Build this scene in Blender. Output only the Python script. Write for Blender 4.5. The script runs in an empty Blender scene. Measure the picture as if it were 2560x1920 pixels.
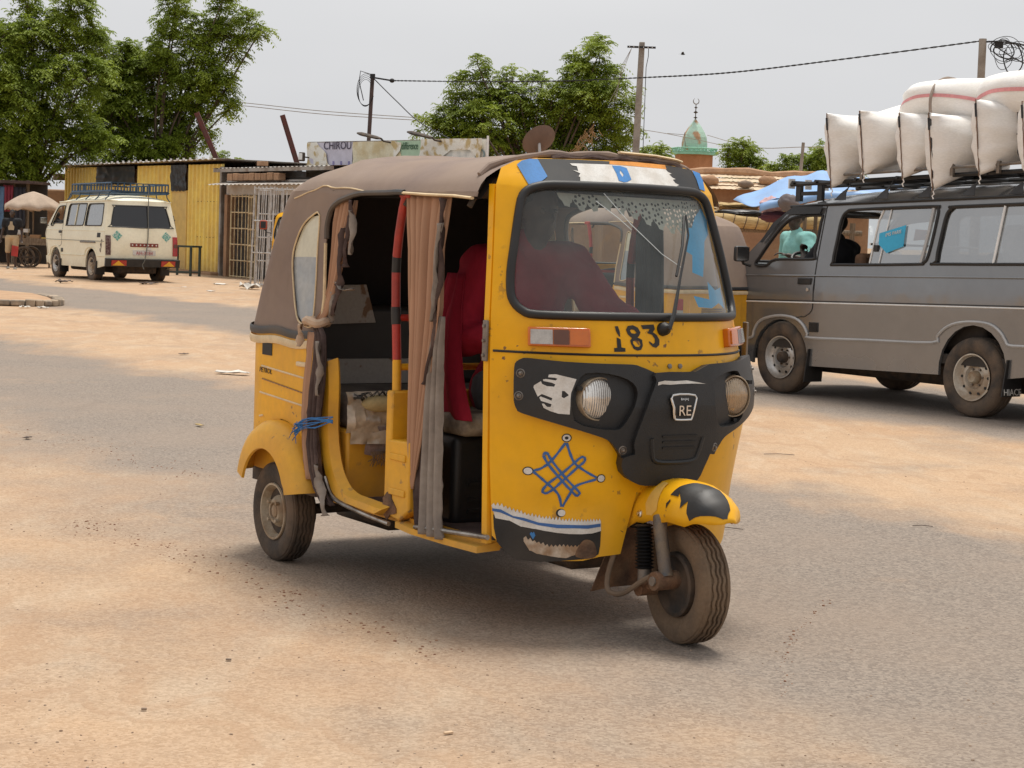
import bpy, bmesh, math, random
import numpy as np
from mathutils import Vector, Matrix, noise
random.seed(7)
R = math.radians
scn = bpy.context.scene
COL = scn.collection
V3 = Vector

# ------------------------------------------------------------------ camera
cam_d = bpy.data.cameras.new('camera'); cam = bpy.data.objects.new('camera', cam_d); COL.objects.link(cam)
PITCH, ROLL, CAMH = 0.0778660, 0.0354385, 1.3702
_f = V3((0, math.cos(PITCH), -math.sin(PITCH))); _u = V3((0, math.sin(PITCH), math.cos(PITCH))); _r = V3((1, 0, 0))
_ix = math.cos(ROLL)*_r + math.sin(ROLL)*_u; _iu = -math.sin(ROLL)*_r + math.cos(ROLL)*_u
cam.matrix_world = Matrix(((_ix.x, _iu.x, -_f.x, 0), (_ix.y, _iu.y, -_f.y, 0), (_ix.z, _iu.z, -_f.z, CAMH), (0, 0, 0, 1)))
cam_d.sensor_width = 36; cam_d.lens = 4800*36/2560; cam_d.clip_start = .1; cam_d.clip_end = 3000
scn.camera = cam
scn.render.resolution_x, scn.render.resolution_y = 1024, 768

# ------------------------------------------------------------------ world, sun, exposure
SUN_EL, SUN_AZ = 74.0, 20.0      # azimuth: where the sun stands, clockwise from +Y (away from the camera)
wd = bpy.data.worlds.new('World'); scn.world = wd; wd.use_nodes = True
nt = wd.node_tree; nt.nodes.clear()
def _n(t, **k):
    n = nt.nodes.new(t)
    for a, b in k.items(): setattr(n, a, b)
    return n
sky = _n('ShaderNodeTexSky', sky_type='NISHITA', sun_disc=False, sun_elevation=R(SUN_EL), sun_rotation=R(SUN_AZ), air_density=1.2, dust_density=6.0, ozone_density=1.0)
hs = _n('ShaderNodeHueSaturation'); hs.inputs['Saturation'].default_value = .12; hs.inputs['Value'].default_value = 1.0
tc = _n('ShaderNodeTexCoord'); mp = _n('ShaderNodeMapping'); mp.inputs['Scale'].default_value = (1, 1, 3.2)
nz = _n('ShaderNodeTexNoise'); nz.inputs['Scale'].default_value = 1.7; nz.inputs['Detail'].default_value = 4
rp = _n('ShaderNodeValToRGB'); rp.color_ramp.elements[0].position = .3; rp.color_ramp.elements[1].position = .7
rp.color_ramp.elements[0].color = (6.15, 6.22, 6.42, 1); rp.color_ramp.elements[1].color = (7.45, 7.48, 7.58, 1)
mx = _n('ShaderNodeMix', data_type='RGBA'); mx.inputs['Factor'].default_value = .86
bg = _n('ShaderNodeBackground'); bg.inputs['Strength'].default_value = .076
wo = _n('ShaderNodeOutputWorld')
L = nt.links.new
L(sky.outputs[0], hs.inputs['Color']); L(tc.outputs['Generated'], mp.inputs[0]); L(mp.outputs[0], nz.inputs['Vector']); L(nz.outputs['Fac'], rp.inputs[0])
L(hs.outputs[0], mx.inputs['A']); L(rp.outputs[0], mx.inputs['B']); L(mx.outputs['Result'], bg.inputs['Color']); L(bg.outputs[0], wo.inputs[0])
sun_d = bpy.data.lights.new('sun', 'SUN'); sun_d.energy = 2.4; sun_d.angle = R(20); sun_d.color = (1, .95, .87)
sun = bpy.data.objects.new('sun', sun_d); COL.objects.link(sun)
_sd = V3((math.sin(R(SUN_AZ))*math.cos(R(SUN_EL)), math.cos(R(SUN_AZ))*math.cos(R(SUN_EL)), math.sin(R(SUN_EL))))
sun.rotation_euler = _sd.to_track_quat('Z', 'Y').to_euler(); sun.location = (0, 0, 30)
vs_ = scn.view_settings
vs_.view_transform = 'Standard'; vs_.look = 'None'; vs_.exposure = 0.55; vs_.gamma = 1; vs_.use_curve_mapping = False

# ------------------------------------------------------------------ mesh helpers
def frame(d):
    d = d.normalized(); a = V3((0, 0, 1)) if abs(d.z) < .9 else V3((1, 0, 0))
    x = a.cross(d).normalized(); return x, d.cross(x).normalized()
class MB:
    def __init__(s): s.v = []; s.f = []
    def add(s, vs, fs):
        o = len(s.v); s.v += [tuple(v) for v in vs]; s.f += [tuple(i+o for i in f) for f in fs]; return s
    def box(s, c, d, m=None):
        x, y, z = d[0]/2, d[1]/2, d[2]/2
        vs = [V3((a*x, b*y, e*z)) for e in (-1, 1) for b in (-1, 1) for a in (-1, 1)]
        if m is not None: vs = [m @ v for v in vs]
        c = V3(c); return s.add([v+c for v in vs], [(0, 2, 3, 1), (4, 5, 7, 6), (0, 1, 5, 4), (2, 6, 7, 3), (0, 4, 6, 2), (1, 3, 7, 5)])
    def lohi(s, a, b): return s.box([(p+q)/2 for p, q in zip(a, b)], [abs(q-p) for p, q in zip(a, b)])
    def loft(s, rings, closed=True, cap0=True, cap1=True):
        n = len(rings[0]); vs = [p for r in rings for p in r]; fs = []
        for k in range(len(rings)-1):
            for i in range(n if closed else n-1):
                j = (i+1) % n; fs.append((k*n+i, k*n+j, (k+1)*n+j, (k+1)*n+i))
        if closed and cap0: fs.append(tuple(range(n-1, -1, -1)))
        if closed and cap1: fs.append(tuple((len(rings)-1)*n+i for i in range(n)))
        return s.add(vs, fs)
    def cyl(s, a, b, r, r2=None, n=12, caps=True):
        a, b = V3(a), V3(b); r2 = r if r2 is None else r2; x, y = frame(b-a)
        return s.loft([[c+(x*math.cos(t)+y*math.sin(t))*q for t in [2*math.pi*i/n for i in range(n)]] for c, q in ((a, r), (b, r2))], True, caps, caps)
    def tube(s, pts, r, n=8, closed=False, sq=1.0):
        P = [V3(p) for p in pts]; m = len(P); rr = r if isinstance(r, (list, tuple)) else [r]*m
        rings = []; xp = None
        for i in range(m):
            d = (P[(i+1) % m]-P[i-1]) if closed else (P[min(i+1, m-1)]-P[max(i-1, 0)])
            d.normalize()
            if xp is None: x, y = frame(d)
            else:
                x = (xp-d*xp.dot(d)); x = x.normalized() if x.length > 1e-6 else frame(d)[0]; y = d.cross(x)
            xp = x; rings.append([P[i]+(x*math.cos(t)+y*math.sin(t)*sq)*rr[i] for t in [2*math.pi*j/n for j in range(n)]])
        if closed: rings.append(rings[0]); return s.loft(rings, True, False, False)
        return s.loft(rings)
    def prism(s, poly, ax, d0, d1):
        def mk(a, b, d): return {0: (d, a, b), 1: (a, d, b), 2: (a, b, d)}[ax]
        n = len(poly); return s.add([mk(a, b, d0) for a, b in poly]+[mk(a, b, d1) for a, b in poly],
            [tuple(range(n)), tuple(range(2*n-1, n-1, -1))]+[(i, i+n, (i+1) % n+n, (i+1) % n) for i in range(n)])
    def lathe(s, prof, c, axis, n=32, wob=None):
        c = V3(c); ax = V3(axis).normalized(); x, y = frame(ax); rings = []
        for i in range(n):
            t = 2*math.pi*i/n; rings.append([c+ax*(h+(wob(i, k) if wob else 0))+(x*math.cos(t)+y*math.sin(t))*r for k, (r, h) in enumerate(prof)])
        m = len(prof); vs = [p for r in rings for p in r]
        return s.add(vs, [(i*m+k, i*m+k+1, ((i+1) % n)*m+k+1, ((i+1) % n)*m+k) for i in range(n) for k in range(m-1)])
    def ball(s, c, r, n=12, m=8):
        c = V3(c); rr = r if isinstance(r, (tuple, list)) else (r, r, r)
        rings = [[c+V3((rr[0]*math.sin(math.pi*(k+.02)/(m+.04))*math.cos(2*math.pi*i/n), rr[1]*math.sin(math.pi*(k+.02)/(m+.04))*math.sin(2*math.pi*i/n), rr[2]*math.cos(math.pi*(k+.02)/(m+.04)))) for i in range(n)] for k in range(m+1)]
        return s.loft(rings)
    def mir(s, ax=1):
        m = MB(); m.v = [tuple(-q if i == ax else q for i, q in enumerate(v)) for v in s.v]; m.f = [tuple(reversed(f)) for f in s.f]; return m
    def xf(s, fn): s.v = [tuple(fn(V3(v))) for v in s.v]; return s
    def build(s, name, mat, par=None, sm=40, bev=0, seg=2, **props):
        me = bpy.data.meshes.new(name); me.from_pydata(s.v, [], s.f); me.validate()
        bm = bmesh.new(); bm.from_mesh(me); bmesh.ops.recalc_face_normals(bm, faces=bm.faces); bm.to_mesh(me); bm.free()
        if sm: me.shade_smooth(); me.set_sharp_from_angle(angle=R(sm))
        o = bpy.data.objects.new(name, me); COL.objects.link(o)
        if mat: me.materials.append(mat)
        if par: o.parent = par
        if bev:
            b = o.modifiers.new('bevel', 'BEVEL'); b.width = bev; b.segments = seg; b.limit_method = 'ANGLE'; b.angle_limit = R(40); b.harden_normals = False
        for k, v in props.items(): o[k] = v
        return o
def sheet(outer, fn, holes=(), g=.06, th=0., off=0.):
    bm = bmesh.new(); es = []
    for lp in [outer]+list(holes):
        q = [p for i, p in enumerate(lp) if (abs(p[0]-lp[i-1][0])+abs(p[1]-lp[i-1][1])) > 1e-5]
        vs = [bm.verts.new((a, b, 0)) for a, b in q]
        for i in range(len(vs)): es.append(bm.edges.new((vs[i], vs[(i+1) % len(vs)])))
    bmesh.ops.triangle_fill(bm, use_beauty=True, use_dissolve=False, edges=es, normal=(0, 0, 1))
    gg = g if isinstance(g, tuple) else (g, g)
    for ax in (0, 1):
        c = [v.co[ax] for v in bm.verts]; lo, hi = min(c), max(c); k = math.floor(lo/gg[ax])+1
        while k*gg[ax] < hi-1e-6:
            co = [0, 0, 0]; no = [0, 0, 0]; co[ax] = k*gg[ax]; no[ax] = 1
            bmesh.ops.bisect_plane(bm, geom=bm.verts[:]+bm.edges[:]+bm.faces[:], plane_co=co, plane_no=no, dist=1e-6); k += 1
    bm.verts.index_update(); mb = MB(); PN = [fn(v.co.x, v.co.y) for v in bm.verts]
    fs = [tuple(v.index for v in f.verts) for f in bm.faces]
    top = [p+n*off for p, n in PN]
    if fs:
        a, b, c = fs[0][:3]; nn = (top[b]-top[a]).cross(top[c]-top[a])
        if nn.dot(PN[a][1]) < 0: fs = [tuple(reversed(f)) for f in fs]
    if not th: mb.add(top, fs)
    else:
        n = len(top); bot = [p+n_*(off-th) for p, n_ in PN]
        be = [(e.verts[0].index, e.verts[1].index) for e in bm.edges if len(e.link_faces) == 1]
        mb.add(top+bot, fs+[tuple(i+n for i in reversed(f)) for f in fs]+[(a, b, b+n, a+n) for a, b in be])
    bm.free(); return mb
def smooth(pts, k=4, closed=True):
    n = len(pts); out = []
    for i in range(n if closed else n-1):
        p = [V3(tuple(pts[(i+j) % n] if closed else pts[max(0, min(n-1, i+j))])+(0,)*(3-len(pts[0]))) for j in (-1, 0, 1, 2)]
        for q in range(k):
            t = q/k; v = .5*((2*p[1])+(-p[0]+p[2])*t+(2*p[0]-5*p[1]+4*p[2]-p[3])*t*t+(-p[0]+3*p[1]-3*p[2]+p[3])*t**3)
            out.append(tuple(v)[:len(pts[0])])
    if not closed: out.append(tuple(pts[-1]))
    return out
def interp(x, xs, ys):
    if x <= xs[0]: return ys[0]
    for i in range(len(xs)-1):
        if x <= xs[i+1]: return ys[i]+(ys[i+1]-ys[i])*(x-xs[i])/(xs[i+1]-xs[i])
    return ys[-1]
def stroke(pts, w):          # ribbon outline round a polyline in 2D
    Lp, Rp = [], []; n = len(pts)
    for i in range(n):
        a, b = V3(pts[max(i-1, 0)]+(0,)), V3(pts[min(i+1, n-1)]+(0,)); d = (b-a).normalized(); m = V3((-d.y, d.x, 0))*w*(1+.18*math.sin(i*2.1))
        c = V3(pts[i]+(0,)); Lp.append(tuple(c+m)[:2]); Rp.append(tuple(c-m)[:2])
    return Lp+Rp[::-1]
def disc(c, r, n=14, ry=None): return [(c[0]+r*math.cos(2*math.pi*i/n), c[1]+(ry or r)*math.sin(2*math.pi*i/n)) for i in range(n)]
def empty(name, loc=(0, 0, 0), rz=0, **props):
    o = bpy.data.objects.new(name, None); COL.objects.link(o); o.location = loc; o.rotation_euler = (0, 0, rz); o.empty_display_size = .2
    for k, v in props.items(): o[k] = v
    return o
def copy_tree(o, par=None, skip=()):
    c = o.copy(); COL.objects.link(c); c.parent = par
    for ch in [x for x in CH.get(o.name, [])]:
        if ch.name.split('.')[0] not in skip: copy_tree(ch, c, skip)
    return c
CH = {}
def index_children():
    CH.clear()
    for o in COL.objects:
        if o.parent: CH.setdefault(o.parent.name, []).append(o)
def text(s, size, name, mat, par, org, right, up, ext=.0015, shear=0, sx=1, **props):
    cu = bpy.data.curves.new('t', 'FONT'); cu.body = s; cu.size = size; cu.extrude = ext; cu.shear = shear; cu.align_x = 'CENTER'; cu.align_y = 'CENTER'; cu.resolution_u = 3
    ob = bpy.data.objects.new('t', cu); me = bpy.data.meshes.new_from_object(ob); bpy.data.objects.remove(ob)
    r, u = V3(right).normalized(), V3(up).normalized(); n = r.cross(u); r = r*sx
    me.transform(Matrix(((r.x, u.x, n.x, org[0]), (r.y, u.y, n.y, org[1]), (r.z, u.z, n.z, org[2]), (0, 0, 0, 1)))); me.name = name
    o = bpy.data.objects.new(name, me); COL.objects.link(o); me.materials.append(mat); o.parent = par
    for k, v in props.items(): o[k] = v
    return o

# ------------------------------------------------------------------ materials
def M(name, col, rough=.6, metal=0., col2=None, vs=5., vlo=.42, vhi=.62, var=.06, bump=0., bs=60., dust=0., dcol=(.40, .27, .16), dz=None, spec=.5, coat=0., stretch=None, alpha=None, rnd=0., chips=None):
    m = bpy.data.materials.new(name); m.use_nodes = True; t = m.node_tree; N = t.nodes; lk = t.links.new
    b = N['Principled BSDF']; b.inputs['Roughness'].default_value = rough; b.inputs['Metallic'].default_value = metal; b.inputs['Specular IOR Level'].default_value = spec
    b.inputs['Coat Weight'].default_value = coat; b.inputs['Coat Roughness'].default_value = .15
    c = N.new('ShaderNodeTexCoord'); src = c.outputs['Object']
    if stretch:
        mpp = N.new('ShaderNodeMapping'); mpp.inputs['Scale'].default_value = stretch; lk(src, mpp.inputs[0]); src = mpp.outputs[0]
    def nse(sc, det=4):
        q = N.new('ShaderNodeTexNoise'); q.inputs['Scale'].default_value = sc; q.inputs['Detail'].default_value = det; lk(src, q.inputs['Vector']); return q.outputs['Fac']
    def rng(sock, a, b_, lo=0., hi=1.):
        q = N.new('ShaderNodeMapRange'); q.inputs[1].default_value = a; q.inputs[2].default_value = b_; q.inputs[3].default_value = lo; q.inputs[4].default_value = hi; lk(sock, q.inputs[0]); return q.outputs[0]
    def mixc(fac, a, b_):
        q = N.new('ShaderNodeMix'); q.data_type = 'RGBA'
        for s_, v in (('Factor', fac), ('A', a), ('B', b_)):
            i = q.inputs[s_]
            if isinstance(v, (float, int)): i.default_value = v
            elif isinstance(v, tuple): i.default_value = v+(1,)
            else: lk(v, i)
        return q.outputs['Result']
    cur = col
    n1 = nse(vs)
    cur = mixc(rng(n1, vlo, vhi), col, col2 if col2 else tuple(x*(1-2*var) for x in col))
    if var:
        n2 = nse(vs*9, 3); h = N.new('ShaderNodeHueSaturation'); lk(cur, h.inputs['Color']); lk(rng(n2, .3, .7, 1-var, 1+var), h.inputs['Value']); cur = h.outputs[0]
    if rnd:
        oi = N.new('ShaderNodeObjectInfo'); h = N.new('ShaderNodeHueSaturation'); lk(cur, h.inputs['Color']); lk(rng(oi.outputs['Random'], 0, 1, 1-rnd, 1+rnd), h.inputs['Value']); cur = h.outputs[0]
    if chips:
        cf = N.new('ShaderNodeMath'); cf.operation = 'MULTIPLY'; lk(rng(nse(chips[2], 6), chips[1], chips[1]+.03), cf.inputs[0]); lk(rng(nse(chips[2]*.13, 3), .45, .60), cf.inputs[1]); cur = mixc(cf.outputs[0], cur, chips[0])
    if dust:
        f = rng(nse(vs*.7+1.3, 6), .35, .75, 0, dust)
        if dz:
            sp = N.new('ShaderNodeSeparateXYZ'); lk(c.outputs['Object'], sp.inputs[0]); zz = rng(sp.outputs['Z'], dz[0], dz[1], dz[2] if len(dz) > 2 else .8, 0.)
            ad = N.new('ShaderNodeMath'); ad.operation = 'MAXIMUM'; lk(f, ad.inputs[0])
            ml = N.new('ShaderNodeMath'); ml.operation = 'MULTIPLY'; lk(zz, ml.inputs[0]); lk(rng(nse(vs*2.3, 5), .3, .6, .25, 1), ml.inputs[1]); lk(ml.outputs[0], ad.inputs[1]); f = ad.outputs[0]
        cur = mixc(f, cur, dcol); q = N.new('ShaderNodeMath'); q.operation = 'MULTIPLY_ADD'; lk(f, q.inputs[0]); q.inputs[1].default_value = .9-rough; q.inputs[2].default_value = rough; lk(q.outputs[0], b.inputs['Roughness'])
    if isinstance(cur, tuple): b.inputs['Base Color'].default_value = cur+(1,)
    else: lk(cur, b.inputs['Base Color'])
    if bump:
        bp = N.new('ShaderNodeBump'); bp.inputs['Strength'].default_value = bump; bp.inputs['Distance'].default_value = .01; lk(nse(bs, 5), bp.inputs['Height']); lk(bp.outputs[0], b.inputs['Normal'])
    if alpha is not None: b.inputs['Alpha'].default_value = alpha
    return m
def GLASS(name, tint=(.8, .85, .84), film=.08, fcol=(.5, .5, .48), ior=1.45, rough=.02):
    m = bpy.data.materials.new(name); m.use_nodes = True; t = m.node_tree; N = t.nodes; lk = t.links.new; N.clear()
    tr = N.new('ShaderNodeBsdfTransparent'); tr.inputs[0].default_value = tint+(1,)
    gl = N.new('ShaderNodeBsdfGlossy'); gl.inputs['Roughness'].default_value = rough
    ge = N.new('ShaderNodeNewGeometry'); dt = N.new('ShaderNodeVectorMath'); dt.operation = 'DOT_PRODUCT'; lk(ge.outputs['Normal'], dt.inputs[0]); lk(ge.outputs['Incoming'], dt.inputs[1])
    def mm(op, a_, b_):
        q = N.new('ShaderNodeMath'); q.operation = op
        for i_, v_ in enumerate((a_, b_)):
            if isinstance(v_, (int, float)): q.inputs[i_].default_value = v_
            elif v_ is not None: lk(v_, q.inputs[i_])
        return q.outputs[0]
    f0 = ((ior-1)/(ior+1))**2; fr_o = mm('ADD', f0, mm('MULTIPLY', 1-f0, mm('POWER', mm('SUBTRACT', 1.0, mm('ABSOLUTE', dt.outputs['Value'], None)), 5.0)))
    df = N.new('ShaderNodeBsdfDiffuse'); df.inputs[0].default_value = fcol+(1,)
    nz = N.new('ShaderNodeTexNoise'); nz.inputs['Scale'].default_value = 5; nz.inputs['Detail'].default_value = 6
    c = N.new('ShaderNodeTexCoord'); lk(c.outputs['Object'], nz.inputs['Vector'])
    mr = N.new('ShaderNodeMapRange'); mr.inputs[1].default_value = .3; mr.inputs[2].default_value = .75; mr.inputs[3].default_value = film*.6; mr.inputs[4].default_value = film*1.5; lk(nz.outputs['Fac'], mr.inputs[0])
    a = N.new('ShaderNodeMixShader'); b = N.new('ShaderNodeMixShader'); o = N.new('ShaderNodeOutputMaterial')
    lk(mr.outputs[0], a.inputs[0]); lk(tr.outputs[0], a.inputs[1]); lk(df.outputs[0], a.inputs[2])
    lk(fr_o, b.inputs[0]); lk(a.outputs[0], b.inputs[1]); lk(gl.outputs[0], b.inputs[2]); lk(b.outputs[0], o.inputs[0]); return m

YEL = M('taxi_yellow', (.86, .435, .0), .36, col2=(.81, .40, .002), vs=2.2, var=.04, dust=.20, dcol=(.46, .27, .09), dz=(.25, .55, .5), coat=.14, spec=.25, bump=.03, bs=14, chips=((.20, .10, .04), .63, 26))
YELB = M('taxi_yellow_dusty', (.81, .41, .004), .45, col2=(.70, .34, .012), vs=3.5, var=.06, dust=.28, dcol=(.46, .28, .10), dz=(.25, .6, .6), bump=.05, bs=20, chips=((.30, .16, .05), .645, 22))
BLKP = M('black_plastic', (.0105, .0115, .0135), .45, var=.12, vs=8, dust=.07, dcol=(.22, .18, .14), bump=.15, bs=260)
BLKR = M('black_rubber', (.010, .010, .011), .5, var=.1, dust=.08, dcol=(.2, .17, .14))
TYRE = M('tyre_rubber', (.045, .037, .031), .85, col2=(.10, .070, .048), vs=9, var=.15, dust=.6, dcol=(.17, .115, .075), bump=.3, bs=90)
TYREM = M('muddy_tyre_wall', (.15, .10, .062), .9, col2=(.10, .07, .048), vs=10, var=.15, dust=.6, dcol=(.24, .16, .095), bump=.4, bs=80)
RIM = M('worn_rim_paint', (.42, .36, .27), .5, .2, col2=(.25, .17, .10), vs=14, var=.12, dust=.6, dcol=(.3, .2, .12))
CHR = M('chrome', (.75, .74, .72), .18, 1., var=.04, dust=.12, dcol=(.35, .3, .25))
STEEL = M('dull_steel', (.22, .21, .20), .5, .7, var=.12, vs=12, dust=.35)
RUSTY = M('rusty_steel', (.17, .085, .045), .85, .1, col2=(.08, .045, .03), vs=14, var=.2, dust=.4, bump=.4, bs=80)
DARKM = M('greasy_black_metal', (.03, .027, .025), .7, .2, col2=(.07, .05, .035), vs=14, var=.2, dust=.5, dcol=(.18, .12, .08))
CANV = M('brown_canopy_cloth', (.225, .170, .145), .85, col2=(.26, .20, .168), vs=2.2, var=.04, dust=.34, dcol=(.42, .31, .21), bump=.18, bs=380, spec=.2)
CANVI = M('canopy_shade_lining', (.018, .014, .013), .9, var=.1, vs=6)  # near-black colour paints in the shade inside the cabin
PIPB = M('black_piping', (.03, .032, .035), .5, dust=.25)
PIPC = M('cream_piping', (.72, .56, .34), .6, var=.08, vs=20)
TAN = M('tan_curtain', (.46, .272, .178), .9, col2=(.40, .235, .155), vs=1.5, var=.03, bump=.15, bs=300, spec=.15, dust=.2)
GREYC = M('grey_curtain_lining', (.30, .26, .225), .9, col2=(.22, .185, .16), vs=5, var=.08, bump=.2, bs=250, spec=.15)
DKC = M('dark_brown_cloth', (.075, .052, .048), .9, col2=(.12, .085, .075), vs=8, var=.12, bump=.2, bs=200, spec=.15)
REDP = M('red_paint', (.42, .035, .022), .45, col2=(.30, .03, .02), vs=12, var=.1)
BLKPT = M('black_paint', (.009, .0095, .011), .5, var=.15, vs=10, dust=.14, dcol=(.2, .15, .1))
WHTP = M('white_paint', (.68, .67, .64), .5, col2=(.58, .56, .52), vs=20, var=.08, dust=.2)
BLUEP = M('blue_paint', (.035, .20, .52), .45, col2=(.03, .17, .42), vs=16, var=.08)
BLUES = M('blue_painted_line', (.035, .12, .34), .5, var=.08)
BLK = M('black', (.01, .01, .01), .6)
GLS = GLASS('windscreen_glass', (.80, .85, .84), .10, (.42, .47, .47))  # grey haze colour stands in for dust film and reflected sky
LACE = M('grey_lace', (.40, .38, .33), .9, var=.08)
FILM = M('blue_film', (.004, .26, .52), .3, var=.08, vs=9)
AMB = M('amber_lens', (.62, .15, .003), .2, coat=.5, var=.05); CLR = M('clear_lens', (.46, .45, .43), .15, coat=.6, var=.1, vs=30); REDL = M('red_lens', (.38, .015, .012), .2, coat=.5); DKAM = M('brown_lens', (.12, .035, .01), .2, coat=.4)
def LENS(name, c1, c2):
    m = M(name, c1, .12, .55, col2=c2, vs=9, var=.1, coat=.8); t = m.node_tree; N = t.nodes; w = N.new('ShaderNodeTexWave'); w.bands_direction = 'Y'; w.inputs['Scale'].default_value = 38; w.inputs['Distortion'].default_value = .3
    c = N.new('ShaderNodeTexCoord'); t.links.new(c.outputs['Object'], w.inputs['Vector']); b = N.new('ShaderNodeBump'); b.inputs['Strength'].default_value = .5; b.inputs['Distance'].default_value = .01
    t.links.new(w.outputs['Fac'], b.inputs['Height']); t.links.new(b.outputs[0], N['Principled BSDF'].inputs['Normal']); return m
LENS1 = LENS('ribbed_lens', (.80, .78, .74), (.50, .47, .43)); LENS2 = LENS('brown_ribbed_lens', (.40, .29, .18), (.26, .17, .10))
SKIN = M('dark_skin', (.055, .030, .020), .5, var=.08); HAIR = M('black_hair', (.008, .007, .006), .8)
CONC = M('weathered_concrete', (.36, .32, .27), .9, col2=(.26, .23, .19), vs=5, var=.1, bump=.3, bs=40)
CLAY = M('mud_brick', (.42, .25, .145), .95, col2=(.33, .19, .11), vs=7, var=.1, bump=.4, bs=50, rnd=.12)
MUDW = M('mud_wall', (.36, .215, .125), .95, col2=(.29, .165, .095), vs=1.5, var=.08, bump=.4, bs=14)
WOOD = M('grey_wood', (.22, .165, .115), .9, col2=(.13, .095, .065), vs=6, var=.15, stretch=(8, 8, 1))
# ------------------------------------------------------------------ ground
def ground_mat():
    m = bpy.data.materials.new('dusty_road'); m.use_nodes = True; t = m.node_tree; N = t.nodes; lk = t.links.new; b = N['Principled BSDF']; b.inputs['Roughness'].default_value = .9; b.inputs['Specular IOR Level'].default_value = .25
    geo = N.new('ShaderNodeNewGeometry'); P = geo.outputs['Position']
    def nse(sc, det=5, st=None, rot=0, rough=.55):
        q = N.new('ShaderNodeTexNoise'); q.inputs['Scale'].default_value = sc; q.inputs['Detail'].default_value = det; q.inputs['Roughness'].default_value = rough
        if st:
            mp_ = N.new('ShaderNodeMapping'); mp_.inputs['Scale'].default_value = st; mp_.inputs['Rotation'].default_value = (0, 0, rot); lk(P, mp_.inputs[0]); lk(mp_.outputs[0], q.inputs['Vector'])
        else: lk(P, q.inputs['Vector'])
        return q.outputs['Fac']
    def mr(s, a, b_, lo=0., hi=1., sm=True):
        q = N.new('ShaderNodeMapRange'); q.interpolation_type = 'SMOOTHSTEP' if sm else 'LINEAR'
        for i, v in zip((1, 2, 3, 4), (a, b_, lo, hi)): q.inputs[i].default_value = v
        lk(s, q.inputs[0]); return q.outputs[0]
    def mth(op, a, b_=None):
        q = N.new('ShaderNodeMath'); q.operation = op
        for i, v in enumerate((a, b_)):
            if v is None: continue
            if isinstance(v, (int, float)): q.inputs[i].default_value = v
            else: lk(v, q.inputs[i])
        return q.outputs[0]
    def mix(f, a, b_):
        q = N.new('ShaderNodeMix'); q.data_type = 'RGBA'
        for s_, v in (('Factor', f), ('A', a), ('B', b_)):
            i = q.inputs[s_]
            if isinstance(v, (int, float)): i.default_value = v
            elif isinstance(v, tuple): i.default_value = v+(1,)
            else: lk(v, i)
        return q.outputs['Result']
    dp = N.new('ShaderNodeVectorMath'); dp.operation = 'DOT_PRODUCT'; dp.inputs[1].default_value = (.83, .558, 0); lk(P, dp.inputs[0]); w = dp.outputs['Value']
    # ragged edges of the drifted sand
    rag = mth('ADD', mth('MULTIPLY', mth('SUBTRACT', nse(.45, 6), .5), 2.2), mth('MULTIPLY', mth('SUBTRACT', nse(2.2, 6, (1, .35, 1), R(34)), .5), 1.3))
    wr = mth('ADD', w, rag)
    al0 = N.new('ShaderNodeVectorMath'); al0.operation = 'DOT_PRODUCT'; al0.inputs[1].default_value = (-.558, .83, 0); lk(P, al0.inputs[0]); near = mr(mth('SUBTRACT', wr, mth('MULTIPLY', al0.outputs['Value'], .09)), 1.7, 4.1, 1, 0); band = mth('MULTIPLY', mr(wr, 6.6, 7.9), mr(wr, 10.0, 11.3, 1, 0)); far = mr(wr, 13.6, 14.6)
    sand = mth('MAXIMUM', mth('MAXIMUM', mth('MULTIPLY', near, .85), band), far)
    pat = nse(1.1, 8, None, 0, .65)
    sand = mth('MULTIPLY', sand, mr(pat, .25, .55, .55, 1.0)); sand = mth('ADD', sand, mr(pat, .52, .80, 0, .38)); sand = mth('MINIMUM', mth('MAXIMUM', sand, .06), 1)
    # aggregate of the asphalt shows through thin dust
    vo = N.new('ShaderNodeTexVoronoi'); vo.inputs['Scale'].default_value = 95; lk(P, vo.inputs['Vector']); sepc = N.new('ShaderNodeSeparateColor'); lk(vo.outputs['Color'], sepc.inputs[0]); ag = sepc.outputs[0]
    asp = mix(mr(ag, .1, .95, 0, 1, False), (.165, .140, .121), (.290, .246, .206))
    asp = mix(mr(nse(.8, 6), .35, .7), asp, mix(.4, asp, (.29, .225, .175)))
    sc1 = mix(mr(nse(.6, 7, None, 0, .6), .36, .66), (.475, .312, .184), (.445, .268, .145))
    sc1 = mix(mr(nse(5, 5, (1, .3, 1), R(34)), .45, .75), sc1, (.51, .37, .245))
    speck = mr(nse(120, 2), .60, .70); sc1 = mix(mth('MULTIPLY', speck, .45), sc1, (.22, .13, .085))
    sc1 = mix(.30, sc1, mix(mr(ag, .1, .95, 0, 1, False), (.30, .22, .155), (.64, .50, .37)))
    col = mix(sand, asp, sc1)
    # rubber and oil stains on the bare asphalt
    st = mth('MULTIPLY', mr(nse(1.6, 5, (1, .22, 1), R(34)), .60, .78), .35); col = mix(st, col, (.15, .115, .09))
    al = N.new('ShaderNodeVectorMath'); al.operation = 'DOT_PRODUCT'; al.inputs[1].default_value = (-.558, .83, 0); lk(P, al.inputs[0])
    cv = mth('ADD', wr, mth('MULTIPLY', mth('SINE', mth('MULTIPLY', al.outputs['Value'], .13)), .8))
    wv = N.new('ShaderNodeTexNoise'); wv.noise_dimensions = '1D'; wv.inputs['Scale'].default_value = 5.5; wv.inputs['Detail'].default_value = 3; lk(cv, wv.inputs['W'])
    col = mix(mth('MULTIPLY', mth('MULTIPLY', mr(wv.outputs['Fac'], .52, .70), sand), .40), col, (.36, .225, .135))
    lk(col, b.inputs['Base Color'])
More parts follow.
